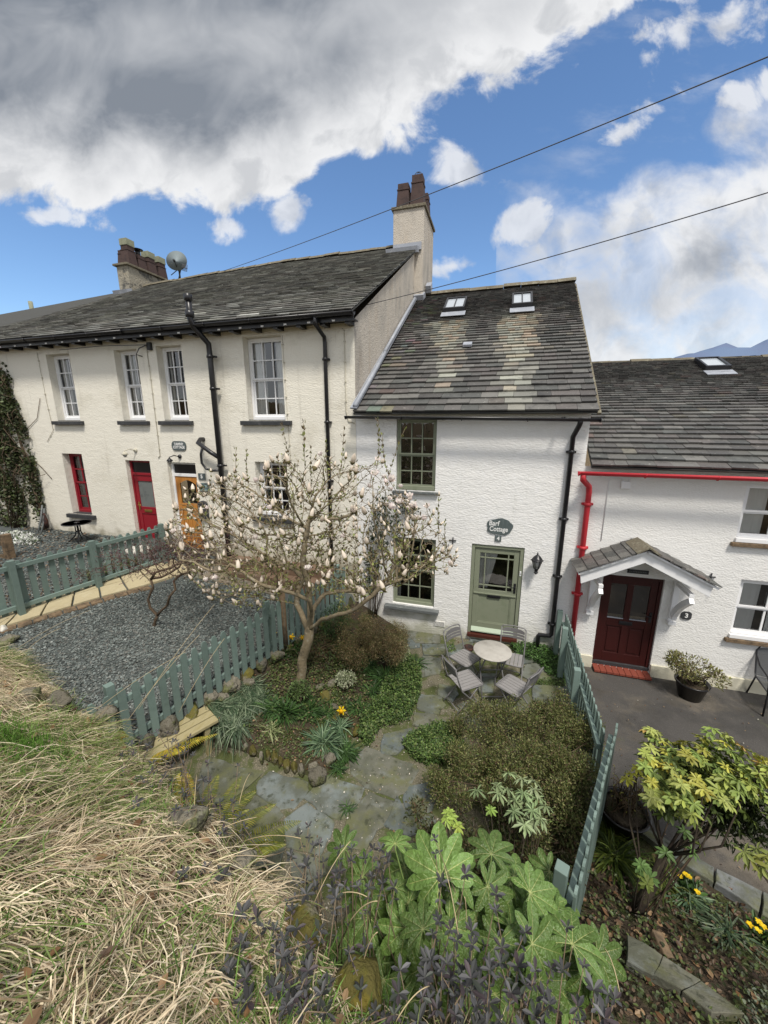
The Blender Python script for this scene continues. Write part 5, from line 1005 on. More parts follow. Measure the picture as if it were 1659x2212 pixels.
def protos(ms,m):
    r=[]
    for x in ms: o=x.build('p',m);r.append(o.data);bpy.data.objects.remove(o)
    return r
bud0,fl0,fl1=protos([budmesh(0),budmesh(.35),budmesh(.75)],'petal')
d=tp-[0,0,H];cd=d@FW;uu=(CX+F*(d@RT)/cd);vv=(CY-F*(d@UP)/cd)
infl=((uu-885)/95)**2+((vv-1040)/90)**2<1
order=R.permutation(len(tips));nf=0;nb=0;rest=[];lf=[]
for i in order:
    p,dd=tp[i],td[i]+R.normal(0,.18,3)
    whip=vv[i]<985
    if (infl[i] and R.random()<.5 or R.random()<.03) and nf<60: inst([fl0,fl1][nf%2],'flower',p,dd,.052+R.random()*.022,mg);nf+=1;continue
    if whip and R.random()<.75: lf.append(i);continue
    r_=R.random()
    if r_<.38:
        s=(.06+R.random()*.042)*(1.3 if tp[i][1]<YB-.3 else 1)
        if nb<100 and (tp[i][1]<YB+.25): inst(bud0,'bud',p,dd,s,mg);nb+=1
        else: rest.append((p,dd,s))
    lf.append(i)
m=MB();bm_=budmesh(0)
for p,dd,s in rest:
    q=Vector(dd).to_track_quat('Z','Y').to_matrix();o_=len(m.v)
    m.v+=[tuple(Vector(p)+q@(Vector(v)*s)) for v in bm_.v];m.f+=[tuple(k+o_ for k in f) for f in bm_.f];m.c+=bm_.c;m.sm+=bm_.sm
ro=m.build('buds','petal',mg);ro['kind']='stuff'
# young leaves: at the tips and up the whips
cand=[i for i in range(20,len(pos)) if rad[i]<.008 and R.random()<.5];cand+=lf*3+[i for i in range(len(pos)-9*len(tops),len(pos))]*3
cp=P_[cand]+R.normal(0,.008,(len(cand),3));cd_=nrm(nrm(P_[cand]-P_[[par[i] for i in cand]])+R.normal(0,.6,(len(cand),3))+[0,0,.7])
leaves('foliage',cp,cd_,rdir(len(cand)),R.uniform(.03,.062,len(cand)),R.uniform(.012,.022,len(cand)),pick([(.2,.23,.06),(.28,.32,.1),(.12,.085,.04),(.15,.12,.06),(.24,.24,.08),(.1,.07,.035)],len(cand),.2),'leaf',mg)
# ---- small twisted maple
b=np.array(T(*Z(5,915,750)));yb=b[1];ZL=lambda u,v,y:np.array(W(*Z(5,u,v),y))
pos=[];par=[]
e_=addpath([b-[0,0,.05],b+[0,0,.03],ZL(930,680,yb)],-1)
a=addpath([ZL(890,640,yb),ZL(878,590,yb),ZL(905,520,yb),ZL(895,470,yb),ZL(920,430,yb),ZL(990,405,yb+.1),ZL(1050,385,yb+.15),ZL(1105,365,yb+.2)],e_)
c=addpath([ZL(990,620,yb-.05),ZL(1010,570,yb-.1),ZL(1040,530,yb-.05),ZL(1030,480,yb),ZL(1080,440,yb+.05),ZL(1115,430,yb+.1),ZL(1110,380,yb+.2)],e_)
i0=[i for i in range(len(pos)) if pos[i][2]>pos[a][2]-.35]
addpath([ZL(950,455,yb+.2),ZL(1010,430,yb+.3),ZL(1060,395,yb+.35)],min(i0))
base_=len(pos)
n=500;t=R.random(n);A_=np.stack([R.uniform(*sorted((ZL(750,300,yb+.3)[0],ZL(1230,300,yb+.3)[0])),n),yb+.45+R.normal(0,.4,n),R.uniform(ZL(900,345,yb+.4)[2],ZL(900,225,yb+.4)[2],n)],-1)
A_[:,2]-=.25*((A_[:,0]-A_[:,0].mean())/1.0)**2*.5
alive=np.ones(n,bool)
for it in range(50):
    P_=np.array(pos);q=A_[alive]
    if len(q)==0:break
    d2=((q[:,None]-P_[None])**2).sum(-1);near=d2.argmin(1);acc={}
    for j in np.unique(near):
        if j<20:continue
        s=q[near==j];v=nrm(s-P_[j]).sum(0)+R.normal(0,.5,3);acc[j]=v/np.linalg.norm(v)
    if not acc:break
    for j,v in acc.items(): pos.append(P_[j]+v*.05);par.append(int(j))
    d2=((A_[:,None]-np.array(pos)[None,-len(acc):])**2).sum(-1).min(1);alive&=d2>.06**2
kid=np.zeros(len(pos),int);area=np.zeros(len(pos));rad=np.zeros(len(pos))
for p in par:
    if p>=0:kid[p]+=1
for i in range(len(pos)-1,-1,-1):
    if kid[i]==0: area[i]=.0025**2.3
    rad[i]=area[i]**(1/2.3)
    if par[i]>=0: area[par[i]]+=area[i]
for i in range(base_): rad[i]=max(rad[i],.02)
rad=np.minimum(rad,.04)
mp=empty('japanese_maple',label='small bare twisted maple with fine purple twigs growing out of the slate chips',cat='tree')
chains(par,pos,rad,4).build('trunk','twig',mp)
P_=np.array(pos[base_:]);n=3800;j=R.integers(0,len(P_),n)
leaves('crown',P_[j]+R.normal(0,.045,(n,3)),rdir(n)+[0,0,-.2],rdir(n),R.uniform(.04,.09,n),R.uniform(.003,.006,n),pick([(.09,.035,.045),(.14,.07,.075),(.06,.03,.03),(.18,.12,.11)],n,.2),'leaf',mp)
# ---- clumps of strap leaves
def clump(label,p,n,L,w,cols,droop=.9,up=.8,name='strap_leaf_clump',group='clumps of strap leaves',spread=.05,cat='plant'):
    D_=np.stack([R.normal(size=n),R.normal(size=n),np.abs(R.normal(up,.35,n))],-1);a=R.uniform(0,2*pi,n);r_=spread*np.sqrt(R.random(n))
    P0=np.stack([p[0]+r_*np.cos(a),p[1]+r_*np.sin(a),np.full(n,p[2]-.01)],-1);D_[:,0]+=np.cos(a)*.4;D_[:,1]+=np.sin(a)*.4
    o=blades(name,P0,D_,R.uniform(.6,1.15,n)*L,R.uniform(.7,1.2,n)*w,R.uniform(.3,1,n)*droop,pick(cols,n,.18),'glossleaf',seg=5,wob=.02);return tag(o,label,cat,group)
GD=[(.035,.075,.02),(.05,.105,.03),(.07,.14,.035),(.028,.055,.018)];GB=[(.07,.12,.06),(.11,.18,.09),(.05,.09,.05),(.16,.23,.13)];GR=[(.09,.13,.07),(.05,.09,.045),(.14,.18,.11),(.04,.07,.035)]
for (u,v,n,L,w,cols,dr,l) in ((540,850,260,.30,.018,GD,.5,'dark green strap-leaf clump at the foot of the magnolia, left of its neighbour'),(700,850,200,.27,.017,GD,.5,'dark green strap-leaf clump just right of the magnolia foot'),(790,1050,190,.34,.016,GB,.7,'star-shaped spiky blue-green clump in front of the daffodil'),(1180,640,190,.36,.02,GD,.7,'glossy upright strap-leaf clump by the green ground cover'),(1010,830,150,.24,.015,GD,.7,'medium strap-leaf clump right of the daffodil'),(930,1110,160,.26,.015,GD,.8,'low strap-leaf clump behind the squared edging block'),(890,950,110,.26,.014,GB,.8,'loose blue-green clump between daffodil and spiky star'),(900,430,110,.26,.016,GD,.7,'dark strap-leaf clump under the brown shrub'),(1030,500,100,.25,.015,GD,.8,'dark narrow-leaved clump between brown shrub and ground cover'),(1370,540,130,.28,.012,GD,.8,'dark grassy clump at the edge of the patio gravel'),(600,470,140,.3,.014,GD,.6,'dark grassy clump at the foot of the left fence'),(450,970,70,.2,.01,[(.3,.33,.16),(.12,.15,.06)],1.,'small yellowish grassy tuft behind the edging stones'),(880,1220,90,.16,.01,GD,.9,'small dark tuft on the corner of the edging'),(940,1480,40,.12,.008,GD,.9,'tiny grass tuft between the flagstones'),(820,860,80,.22,.012,GD,.9,'short dark tuft beside the pinkish stone'),(470,830,150,.26,.016,GD,.6,'dark strap-leaf clump left of the pair at the magnolia foot'),(620,780,130,.26,.015,GD,.6,'dark strap-leaf clump directly against the magnolia trunk'),(1100,720,120,.24,.015,GD,.7,'dark strap-leaf clump between the glossy clump and the variegated shrub'),(1080,560,110,.26,.014,GD,.7,'dark clump half under the brown shrub, nearest the ground cover')):
    clump(l,T(*Z(6,u,v)),n,L,w,cols,dr)
for i,(u,v,l) in enumerate(((330,680,'striped grey-green grassy clump nearest the left fence'),(180,790,'striped grey-green grassy clump right behind the bench end'),(290,800,'striped grey-green grassy clump in the centre of its group'),(230,920,'striped grey-green grassy clump at the front corner of the bed'),(380,760,'striped grey-green grassy clump beside the dark strap leaves'),(120,900,'striped grey-green grassy clump beside the bench leg'))):
    clump(l,T(*Z(6,u,v+15)),230,.27,.009,GR+[(.22,.27,.17)],1.3,.45,name='grassy_clump',group='striped grassy clumps',spread=.09)
clump('dark green rush-like clump beside the lower right fence',T(*Z(8,420,1150)),260,.42,.013,[(.05,.08,.012),(.09,.12,.02),(.03,.05,.012)],.7)
clump('tall green rush-like clump below the fence pot',T(*Z(8,380,1000)),160,.34,.012,[(.05,.08,.012),(.09,.12,.02)],.7)
clump('blue-green clump under the first yellow flowers at lower right',T(*Z(8,890,1400)),180,.26,.011,GB,1.1)
clump('grey-green clump near the bottom right corner',T(*Z(8,1150,1640)),90,.3,.013,GR,1.2)
clump('olive grassy clump around the pieris trunk',T(*Z(8,760,1330)),200,.3,.012,[(.07,.1,.02),(.14,.15,.04)],.8)
# ---- daffodils and other yellow flowers
def daff(label,p,h,s=.045,group='yellow daffodils'):
    e=empty('daffodil',label=label,cat='flower',group=group);p=Vector(p);t=p+Vector((.02,-.02,h));m=MB();m.tube([p,p+Vector((.01,0,h*.6)),t],.005,5,(.08,.14,.04));m.build('stem','leaf',e)
    dd=Vector((.3,-1,.45)).normalized();q=dd.to_track_quat('Z','Y').to_matrix();m=MB();YC=(.86,.62,.02)
    for k in range(6):
        a=pi/3*k;V=[t+q@Vector(v) for v in [(cos(a+o)*r_*s,sin(a+o)*r_*s,z*s) for o,r_,z in((0,.15,0),(-.38,.65,.05),(0,1.05,.12),(.38,.65,.05))]];m.add(V,[(0,1,2,3)],YC)
    m.build('petals','petal',e);m=MB();m.lathe(t,[(.2*s,0),(.34*s,.3*s),(.38*s,.65*s),(.46*s,.78*s)],10,(.9,.5,.01),ax=q);m.build('trumpet','petal',e)
for u,v,h,s,l in ((900,900,.2,.07,'single bright daffodil in the middle of the bed'),(585,440,.26,.065,'daffodil in front of the stake by the left fence'),(478,440,.32,.05,'daffodil seen between pickets left of the stake'),(655,440,.24,.05,'daffodil half hidden behind the magnolia trunk')): daff(l,T(*Z(6,u,v)),h,s)
for j,(u,v,nn,l) in enumerate(((875,1340,4,'few yellow flowers at the slab edge, lower right'),(1380,1680,9,'dense yellow primrose-like clump at the right edge'))):
    p=T(*Z(8,u,v));e=empty('yellow_flowers',label=l,cat='flower',group='yellow flower clumps');n=14
    for _ in range(nn):
        c=np.repeat(np.array([[p[0]+R.normal(0,.05 if j==0 else .07),p[1]+R.normal(0,.05),p[2]+.1+R.random()*.08]]),n,0);a=R.uniform(0,2*pi,n)
        leaves('flower',c,np.stack([np.cos(a),np.sin(a),R.uniform(.1,.5,n)],-1),[[0,0,1]]*n,.03,.018,pick([(.85,.6,.02),(.9,.7,.05)],n,.05),'petal',e)
    n=90;leaves('foliage',np.array(p)+R.normal(0,.05,(n,3))*[1,1,.2]+[0,0,.03],rdir(n)+[0,0,.6],rdir(n)+[0,0,1],.09,.03,pick(GD,n),'leaf',e)
# ---- ground covers
def cover(name,label,poly,n,h,L,cols,dens=None,m='leaf',hump=0.,flat=None,sep=True):
    P=np.array([T(*a)[:2] for a in poly]) if not sep else np.array(poly);lo,hi=P.min(0),P.max(0);x=R.uniform(lo[0],hi[0],n*4);y=R.uniform(lo[1],hi[1],n*4)
    k=inpoly(x,y,P)&(vnoise(x,y,9,2)+R.normal(0,.35,n*4)>-.75);x,y=x[k][:n],y[k][:n];n=len(x)
    z=hgt(x,y)+R.random(n)*h*(.75+.35*vnoise(x,y,7))+.01
    D_=np.stack([R.normal(size=n),R.normal(size=n),R.normal(.15,.4,n)],-1);N_=np.stack([R.normal(0,.45,n),R.normal(0,.45,n),np.ones(n)],-1)
    o=leaves(name,np.stack([x,y,z],-1),D_,N_,R.uniform(.5,1.4,n)*L,R.uniform(.45,.95,n)*L,pick(cols,n,.25),m);o['kind']='stuff';o['label']=label;return o
GC=[(.065,.12,.03),(.10,.17,.04),(.04,.075,.02),(.15,.22,.06),(.055,.09,.025),(.12,.15,.05)]
pj=lambda k,L:[T(*Z(k,*a))[:2] for a in L]
cover('ground_cover','bright green leafy ground cover along the bed edge',pj(6,[(1230,560),(1330,480),(1410,600),(1410,720),(1340,900),(1150,960),(1080,1080),(1000,1010),(1030,880),(1140,740)]),9000,.16,.03,GC)
cover('ground_cover','green ground cover patch between flagstones and the big shrub',pj(7,[(20,1090),(120,1010),(260,960),(400,960),(480,1080),(420,1250),(200,1260),(80,1200)]),7000,.15,.03,GC)
cover('ground_cover','dark green ground cover right of the sage door by the drainpipe',pj(7,[(820,290),(950,270),(1200,290),(1250,450),(1250,640),(1120,590),(1050,500),(900,440),(840,380)]),8000,.17,.032,[(.05,.11,.025),(.07,.15,.03),(.035,.07,.018),(.1,.19,.05)])
cover('moss_patch','thin green weeds in the gap by the fence',pj(7,[(1020,610),(1250,630),(1250,670),(1040,645)]),900,.04,.02,GC)
cover('weeds','small green weeds near the chair',pj(7,[(340,350),(400,340),(430,400),(360,410)]),300,.05,.03,GC)
cover('weeds','dark tangled undergrowth behind the magnolia trunk',pj(6,[(430,560),(560,420),(760,300),(960,300),(1060,480),(1000,560),(800,540),(620,560)]),3500,.16,.035,[(.05,.08,.025),(.08,.11,.03),(.1,.07,.04),(.035,.05,.02)])
cover('weeds','low mixed weeds under the magnolia',pj(6,[(460,560),(760,520),(980,520),(1100,700),(1040,880),(760,930),(480,900),(400,700)]),3800,.09,.034,[(.08,.12,.035),(.13,.17,.05),(.06,.085,.03),(.16,.13,.07)])
cover('creeping_greens','creeping greenery between edging stones and strap leaves',pj(6,[(260,960),(480,930),(700,960),(860,1080),(820,1180),(560,1160),(330,1060)]),900,.05,.03,[(.08,.12,.03),(.13,.15,.06),(.12,.09,.05)])
cover('thyme_mat','grey-green mat at the bottom right corner',[(1.3,1.6),(3.6,2.2),(3.6,3.1),(2.9,3.0),(2.1,2.75),(1.75,2.3)],3200,.1,.026,[(.12,.15,.1),(.07,.09,.06),(.17,.2,.13),(.09,.07,.05)])
cover('weeds','mixed green weeds in the lower right bed',[(.8,2.0),(3.4,2.6),(2.6,3.5),(1.5,3.95),(1.0,3.1)],2800,.09,.03,[(.07,.1,.03),(.1,.13,.04),(.12,.08,.05),(.05,.06,.03)])
cover('terrace_weeds','green grass along the far fence',[T(*Z(5,*a))[:2] for a in ((500,440),(800,350),(860,390),(520,490))],1600,.12,.03,[(.08,.13,.03),(.12,.17,.05)])
# ---- shrubs as leafy masses
def shrub(name,label,blobs,n,L,Wd,cols,stems=30,base=None,cat='shrub',up=.3,m='leaf',group=None,clump_=9,hole=-.35,stem_m='twig',surf=.45):
    e=empty(name,label=label,cat=cat,group=group);P=[];w=np.array([b[1][0]*b[1][1]*b[1][2] for b in blobs])**.7;k=R.choice(len(blobs),n*2,p=w/w.sum())
    C=np.array([b[0] for b in blobs])[k];Rr=np.array([b[1] for b in blobs])[k];d=rdir(n*2);r_=R.random((n*2,1))**surf
    P=C+d*Rr*r_;ns=vnoise(P[:,0]+P[:,2]*.7,P[:,1]-P[:,2]*.6,clump_,5)+R.normal(0,.25,n*2);k2=(ns>hole)&(P[:,2]>hgt(P[:,0],P[:,1])-.02);P,d=P[k2][:n],d[k2][:n];n=len(P)
    leaves('foliage',P,d+R.normal(0,.7,(n,3))+[0,0,up],rdir(n)+d*.5+[0,0,.5],R.uniform(.7,1.3,n)*L,R.uniform(.7,1.2,n)*Wd,pick(cols,n,.25),m,e)
    if stems:
        mb=MB();base=base or (np.mean([b[0][0] for b in blobs]),np.mean([b[0][1] for b in blobs]),float(hgt(np.mean([b[0][0] for b in blobs]),np.mean([b[0][1] for b in blobs]))))
        for i in range(stems):
            t=P[R.integers(n)];a=np.array(base)+[R.normal(0,.05),R.normal(0,.05),0];mid=(a+t)/2+[R.normal(0,.05),R.normal(0,.05),.05];mb.tube([a,mid,t],[.009,.006,.003],4)
        mb.build('stems',stem_m,e)
    return e
OL=[(.12,.14,.04),(.17,.18,.06),(.085,.095,.03),(.24,.24,.1),(.14,.1,.055),(.1,.14,.04)]
def ell(k,u,v,z,r): q=G(*Z(k,u,v),z);return (q,r)
fp=np.array([G(*Z(7,*p),.3)[:2] for p in ((400,850),(520,960),(800,850),(1040,740),(1130,760),(1300,930),(1450,1000),(1400,1250),(1380,1600),(1250,1850),(950,1850),(700,1650),(320,1600),(230,1350),(420,1200))])
bl=[];lo,hi=fp.min(0),fp.max(0)
while len(bl)<105:
    p=R.uniform(lo,hi)
    if inpoly(p[:1],p[1:],fp)[0]: r_=R.uniform(.11,.22);bl.append(((p[0],p[1],R.uniform(.18,.62)),(r_,r_,r_*R.uniform(.7,1.15))))
shrub('bushy_shrub','big dense olive-green small-leaved shrub between patio and lower right fence',bl,62000,.027,.012,OL,110,(.5,4.0,0),hole=-.45,clump_=13,surf=.6)
bl=[]
for i in range(64):
    u_=R.uniform(880,1290);c=G(*Z(6,u_,R.uniform(190+(u_-880)*.25,500)),R.uniform(.1,.75));r_=R.uniform(.1,.19);bl.append((c,(r_,r_,r_*1.1)))
shrub('heather_shrub','drooping brown heather-like shrub under the cottage window',bl,26000,.028,.008,[(.17,.115,.055),(.23,.165,.08),(.11,.08,.035),(.14,.15,.05),(.3,.24,.13),(.09,.1,.035)],60,(G(*Z(6,1080,400),.1)),hole=-.3,up=-.5,clump_=12)
shrub('variegated_shrub','pale cream-edged shrub at the foot of the brown heather shrub',[ell(6,1270,450,.35,(.2,.18,.2)),ell(6,1190,480,.3,(.14,.14,.14))],1500,.026,.015,[(.34,.38,.2),(.45,.47,.3),(.16,.2,.08)],10)
shrub('variegated_shrub','small pale cream-edged shrub in the middle of the bed by the dark stone',[ell(6,930,630,.4,(.17,.15,.12))],900,.028,.016,[(.42,.46,.3),(.52,.54,.38),(.2,.24,.12)],8)
shrub('low_shrub','reddish-green low shrub behind the magnolia trunk',[ell(6,720,480,.5,(.2,.2,.18)),ell(6,800,420,.5,(.25,.2,.2))],1400,.026,.01,[(.08,.1,.035),(.14,.13,.05),(.12,.06,.035)],16)
shrub('leafy_perennial','leafy perennial with dark shoots tangled in the magnolia foot',[ell(6,640,700,.5,(.16,.14,.13))],700,.04,.02,[(.1,.16,.05),(.14,.2,.07),(.07,.09,.04)],12)
shrub('wall_climber','dark ivy-like climber on the white wall left of the lower window',[((-2.0,7.3,2.55),(.42,.08,.5)),((-2.3,7.3,2.1),(.25,.08,.6)),((-1.65,7.3,2.75),(.22,.06,.22)),((-2.4,7.25,1.4),(.18,.12,.7))],1300,.05,.036,[(.03,.045,.02),(.05,.07,.03),(.02,.03,.015)],14,(-2.4,7.25,.2),cat='climber',hole=-.2)
shrub('iris_bed_shrub','dark shrubby growth in the corner between left fence and cottage',[ell(6,860,260,.8,(.25,.35,.35))],1800,.03,.012,GD,16)
bl=[]
for i in range(40):
    c=G(*Z(10,R.uniform(650,1400),R.uniform(250,620)),R.uniform(.12,.5));bl.append((c,(R.uniform(.12,.2),R.uniform(.12,.2),.15)))
shrub('undergrowth_and_shade_fill','dark leafy undergrowth between the giant-leaved plant, the pale rhododendron and the fence post',bl,9000,.04,.018,[(.06,.075,.025),(.09,.11,.035),(.04,.05,.018),(.12,.11,.05),(.09,.06,.035)],30,hole=-.4)
# ivy column between the cream cottages
shrub('ivy','tall column of ivy climbing the cream wall at the far left',[((-12.85,7.3,4.2),(.4,.14,1.9)),((-13.2,7.3,3.4),(.6,.15,2.1)),((-13.5,7.3,2.6),(.75,.16,1.7)),((-12.25,7.3,3.0),(.22,.12,1.7)),((-12.5,7.3,4.8),(.25,.12,1.3)),((-13.4,7.3,5.0),(.5,.12,1.2))],11000,.07,.06,[(.045,.06,.022),(.07,.09,.03),(.03,.04,.016),(.13,.16,.08),(.10,.085,.05)],26,(-13.2,7.25,1.4),cat='climber',hole=-.1,stem_m='twig',clump_=4)
m=MB();m.tube([(-12.1,7.3,1.3),(-12.2,7.3,2.4),(-12.4,7.33,3.6),(-12.6,7.33,5.2),(-12.7,7.3,6.0)],[.045,.04,.03,.025,.015],7)
for i in range(26):
    x0=-13.3+R.random()*1.1;z0=3+R.random()*2.6;P=[(x0,7.2,z0)];
    for k in range(5): P.append((P[-1][0]+R.normal(.03,.16),7.2+R.normal(0,.06),P[-1][2]+R.normal(-.02,.16)))
    m.tube(P,.008,4)
for P in ([(-12.5,7.38,4.0),(-12.2,7.38,4.2),(-11.7,7.38,4.5),(-11.45,7.38,5.0)],[(-12.4,7.38,3.6),(-11.9,7.38,3.2),(-11.6,7.38,2.9)],[(-12.5,7.38,2.6),(-12.3,7.36,2.9),(-12.1,7.34,3.05)]): m.tube(P,.007,4)
tag(m.build('climber_stems','twig'),'bare dead climber stems tangled over the ivy','climber')
e=shrub('white_flower_mat','mound of small white flowers at the foot of the ivy',[(W(*Z(5,90,225),6.6),(.75,.3,.16)),(W(*Z(5,150,245),6.3),(.4,.2,.12))],1300,.05,.04,[(.75,.77,.72),(.8,.8,.78),(.6,.64,.55),(.08,.12,.05)],0,cat='flowers')
# ---- whorled rhododendrons / pieris
LW=(np.array([(0,0,0),(.35,.4,.03),(.7,.5,.0),(1,0,-.1),(.7,-.5,0),(.35,-.4,.03)]),LT[1])
def whorls(name,label,C,nl,L,Wd,cols,base,droop,group=None,stem='darkbark',cat='shrub',m='glossleaf',tint=None,rs=.006,trunkr=None,inner=()):
    e=empty(name,label=label,cat=cat,group=group);P=[];D_=[];N_=[];cc=[];C=np.array(C)
    for i,c in enumerate(C):
        ax=nrm((c-np.array(base))*[1,1,.5]+[0,-.1,.35]+R.normal(0,.15,3));x=nrm(np.cross(ax,[.3,.8,.1]));y=np.cross(ax,x);o=R.uniform(0,6)
        cw=pick(cols,1,.12)[0] if tint is None else np.array(tint[i])
        for ring,(k0,dr,sc) in enumerate(((nl,droop,1.),(max(3,nl//2),-.35,.7))):
            for k in range(k0):
                a=o+2*pi*k/k0+R.normal(0,.12)+ring;h=dr+R.normal(0,.15);P.append(c-ax*(.012*ring));D_.append((x*cos(a)+y*sin(a))*cos(h)-ax*sin(h));N_.append(ax);cc.append((cw*R.uniform(.75,1.2),L*sc*R.uniform(.8,1.15)))
    leaves('foliage',P,D_,N_,[q[1] for q in cc],[q[1]*Wd for q in cc],np.clip([q[0] for q in cc],0,1),m,e,LW)
    mb=MB();base=np.array(base)
    if trunkr: 
        top=base+(C.mean(0)-base)*.45+[0,0,-.05];mb.tube([base-[0,0,.05],base+(top-base)*.5+[.03,0,.0],top],[trunkr*1.2,trunkr,trunkr*.8],8);b2=top
    else: b2=base
    for c in (C[::14] if trunkr else C): mid=b2+(c-b2)*([.75,.75,.35] if trunkr else [.5,.5,.42])+[R.normal(0,.04),R.normal(0,.04),0];mb.tube([b2,mid,c],[rs*1.6,rs*1.,rs*.6],4)
    mb.build('stems',stem,e);return e
def gw(k,L,z0,zs): return [G(*Z(k,u,v),z0+R.normal(0,zs)) for u,v in L]
def pts2(poly,n,k,zf,mind=28):
    poly=np.array(poly,float);lo,hi=poly.min(0),poly.max(0);out=[]
    for _ in range(6000):
        p=R.uniform(lo,hi)
        if inpoly(p[:1],p[1:],poly)[0] and all(hypot(p[0]-q[0],p[1]-q[1])>mind for q in out): out.append(p)
        if len(out)>=n:break
    return [G(*Z(k,*p),zf(p)) for p in out]
C=gw(7,[(820,1300),(920,1340),(810,1420),(930,1450),(1010,1420),(860,1500),(960,1510),(1010,1360),(580,1430),(730,1390),(1100,1550),(860,1590),(1060,1640),(940,1690),(1000,1680),(1000,1580),(740,1450),(1040,1480)],.98,.03)
whorls('rhododendron','pale green rhododendron with drooping whorled leaves in front of the big shrub',C,10,.105,.24,[(.27,.34,.17),(.22,.30,.14),(.32,.38,.21)],(.42,2.75,.05),.45,rs=.004)
whorls('rhododendron','small bright yellow-green whorled shoot behind the left giant leaf',gw(7,[(390,1630),(420,1680),(370,1600),(440,1710),(350,1650)],1.1,.03),9,.07,.3,[(.34,.42,.08),(.28,.38,.08)],(-.1,2.6,.1),.3)
whorls('rhododendron','tiny bright green whorl just left of the pale rhododendron',gw(7,[(685,1580)],.9,.01),9,.07,.3,[(.25,.38,.08)],(.2,2.8,.1),.3)
m=MB()
# pieris
zc=lambda p:1.5-.0003*(p[1]-600)
C=pts2([(600,500),(640,300),(720,330),(760,380),(900,390),(990,360),(1080,290),(1180,330),(1220,450),(1330,470),(1500,560),(1500,820),(1330,760),(1150,800),(1020,740),(930,870),(820,860),(720,800),(600,800),(640,660)],190,8,lambda p:zc(p)+R.uniform(-.4,.12),24)
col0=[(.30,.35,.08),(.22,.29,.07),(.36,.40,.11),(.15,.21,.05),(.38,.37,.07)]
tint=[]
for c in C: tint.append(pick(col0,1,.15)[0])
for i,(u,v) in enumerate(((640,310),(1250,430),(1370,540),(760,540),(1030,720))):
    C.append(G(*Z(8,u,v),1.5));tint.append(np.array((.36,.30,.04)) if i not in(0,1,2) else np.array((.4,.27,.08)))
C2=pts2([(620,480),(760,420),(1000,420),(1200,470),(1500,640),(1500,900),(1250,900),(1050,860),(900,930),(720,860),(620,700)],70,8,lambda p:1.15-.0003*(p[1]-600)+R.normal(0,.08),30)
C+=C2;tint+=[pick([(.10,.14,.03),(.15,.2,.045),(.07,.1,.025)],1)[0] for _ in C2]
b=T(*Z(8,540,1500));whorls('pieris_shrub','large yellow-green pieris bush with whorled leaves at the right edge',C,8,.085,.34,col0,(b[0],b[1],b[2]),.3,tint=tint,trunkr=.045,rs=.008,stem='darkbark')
shrub('undergrowth_and_shade_fill','dark inner leaves'if 0 else 'leaves coloured dark for the shade inside the yellow-green pieris bush',[ell(8,900,640,1.0,(.4,.35,.22)),ell(8,1250,750,1.0,(.42,.35,.2)),ell(8,1150,900,.85,(.3,.25,.1))],2600,.07,.022,[(.03,.045,.015),(.05,.07,.02),(.02,.03,.012)],4,(b[0]+.1,b[1],b[2]))  # dark leaf colours paint the shade inside the pieris crown
whorls('pieris_shrub','low sprig of yellow-green pieris leaves by the slate slab edge',gw(8,[(510,630),(570,560),(540,600)],1.2,.03),8,.08,.34,[(.4,.4,.05)],(b[0],b[1],.5),.3)
whorls('pieris_shrub','lowest pieris shoots hanging beside the trunk at the lower right',gw(8,[(760,1110),(880,970),(930,1090),(640,1310),(660,1270),(600,1190),(980,1060)],.75,.04),8,.085,.34,[(.14,.18,.04),(.2,.21,.05),(.1,.17,.05)],(b[0],b[1],b[2]),.35)
whorls('pieris_shrub','separate yellow pieris branch at the extreme right edge',gw(8,[(1260,1100),(1340,1080),(1390,1130),(1370,1190),(1300,1150)],1.35,.03),8,.1,.34,[(.3,.31,.08),(.26,.3,.09)],(2.6,2.3,.8),.35)
e=shrub('azalea','yellow-green azalea growing in the black pot by the mahogany door',[((3.3,6.9,.42),(.33,.25,.2)),((3.58,6.85,.3),(.25,.2,.18)),((3.1,6.95,.48),(.15,.15,.12))],1500,.05,.017,[(.24,.24,.08),(.32,.32,.12),(.13,.13,.05),(.17,.13,.07)],30,(3.4,6.95,.08),hole=-.1)
e=shrub('twiggy_plant','bare brown twigs with a few yellow leaves in the pot by the lower right fence',[((1.68,4.15,.4),(.22,.2,.32))],90,.03,.012,[(.35,.34,.08)],46,(1.62,4.12,.1),stem_m='rotwood',hole=-1)
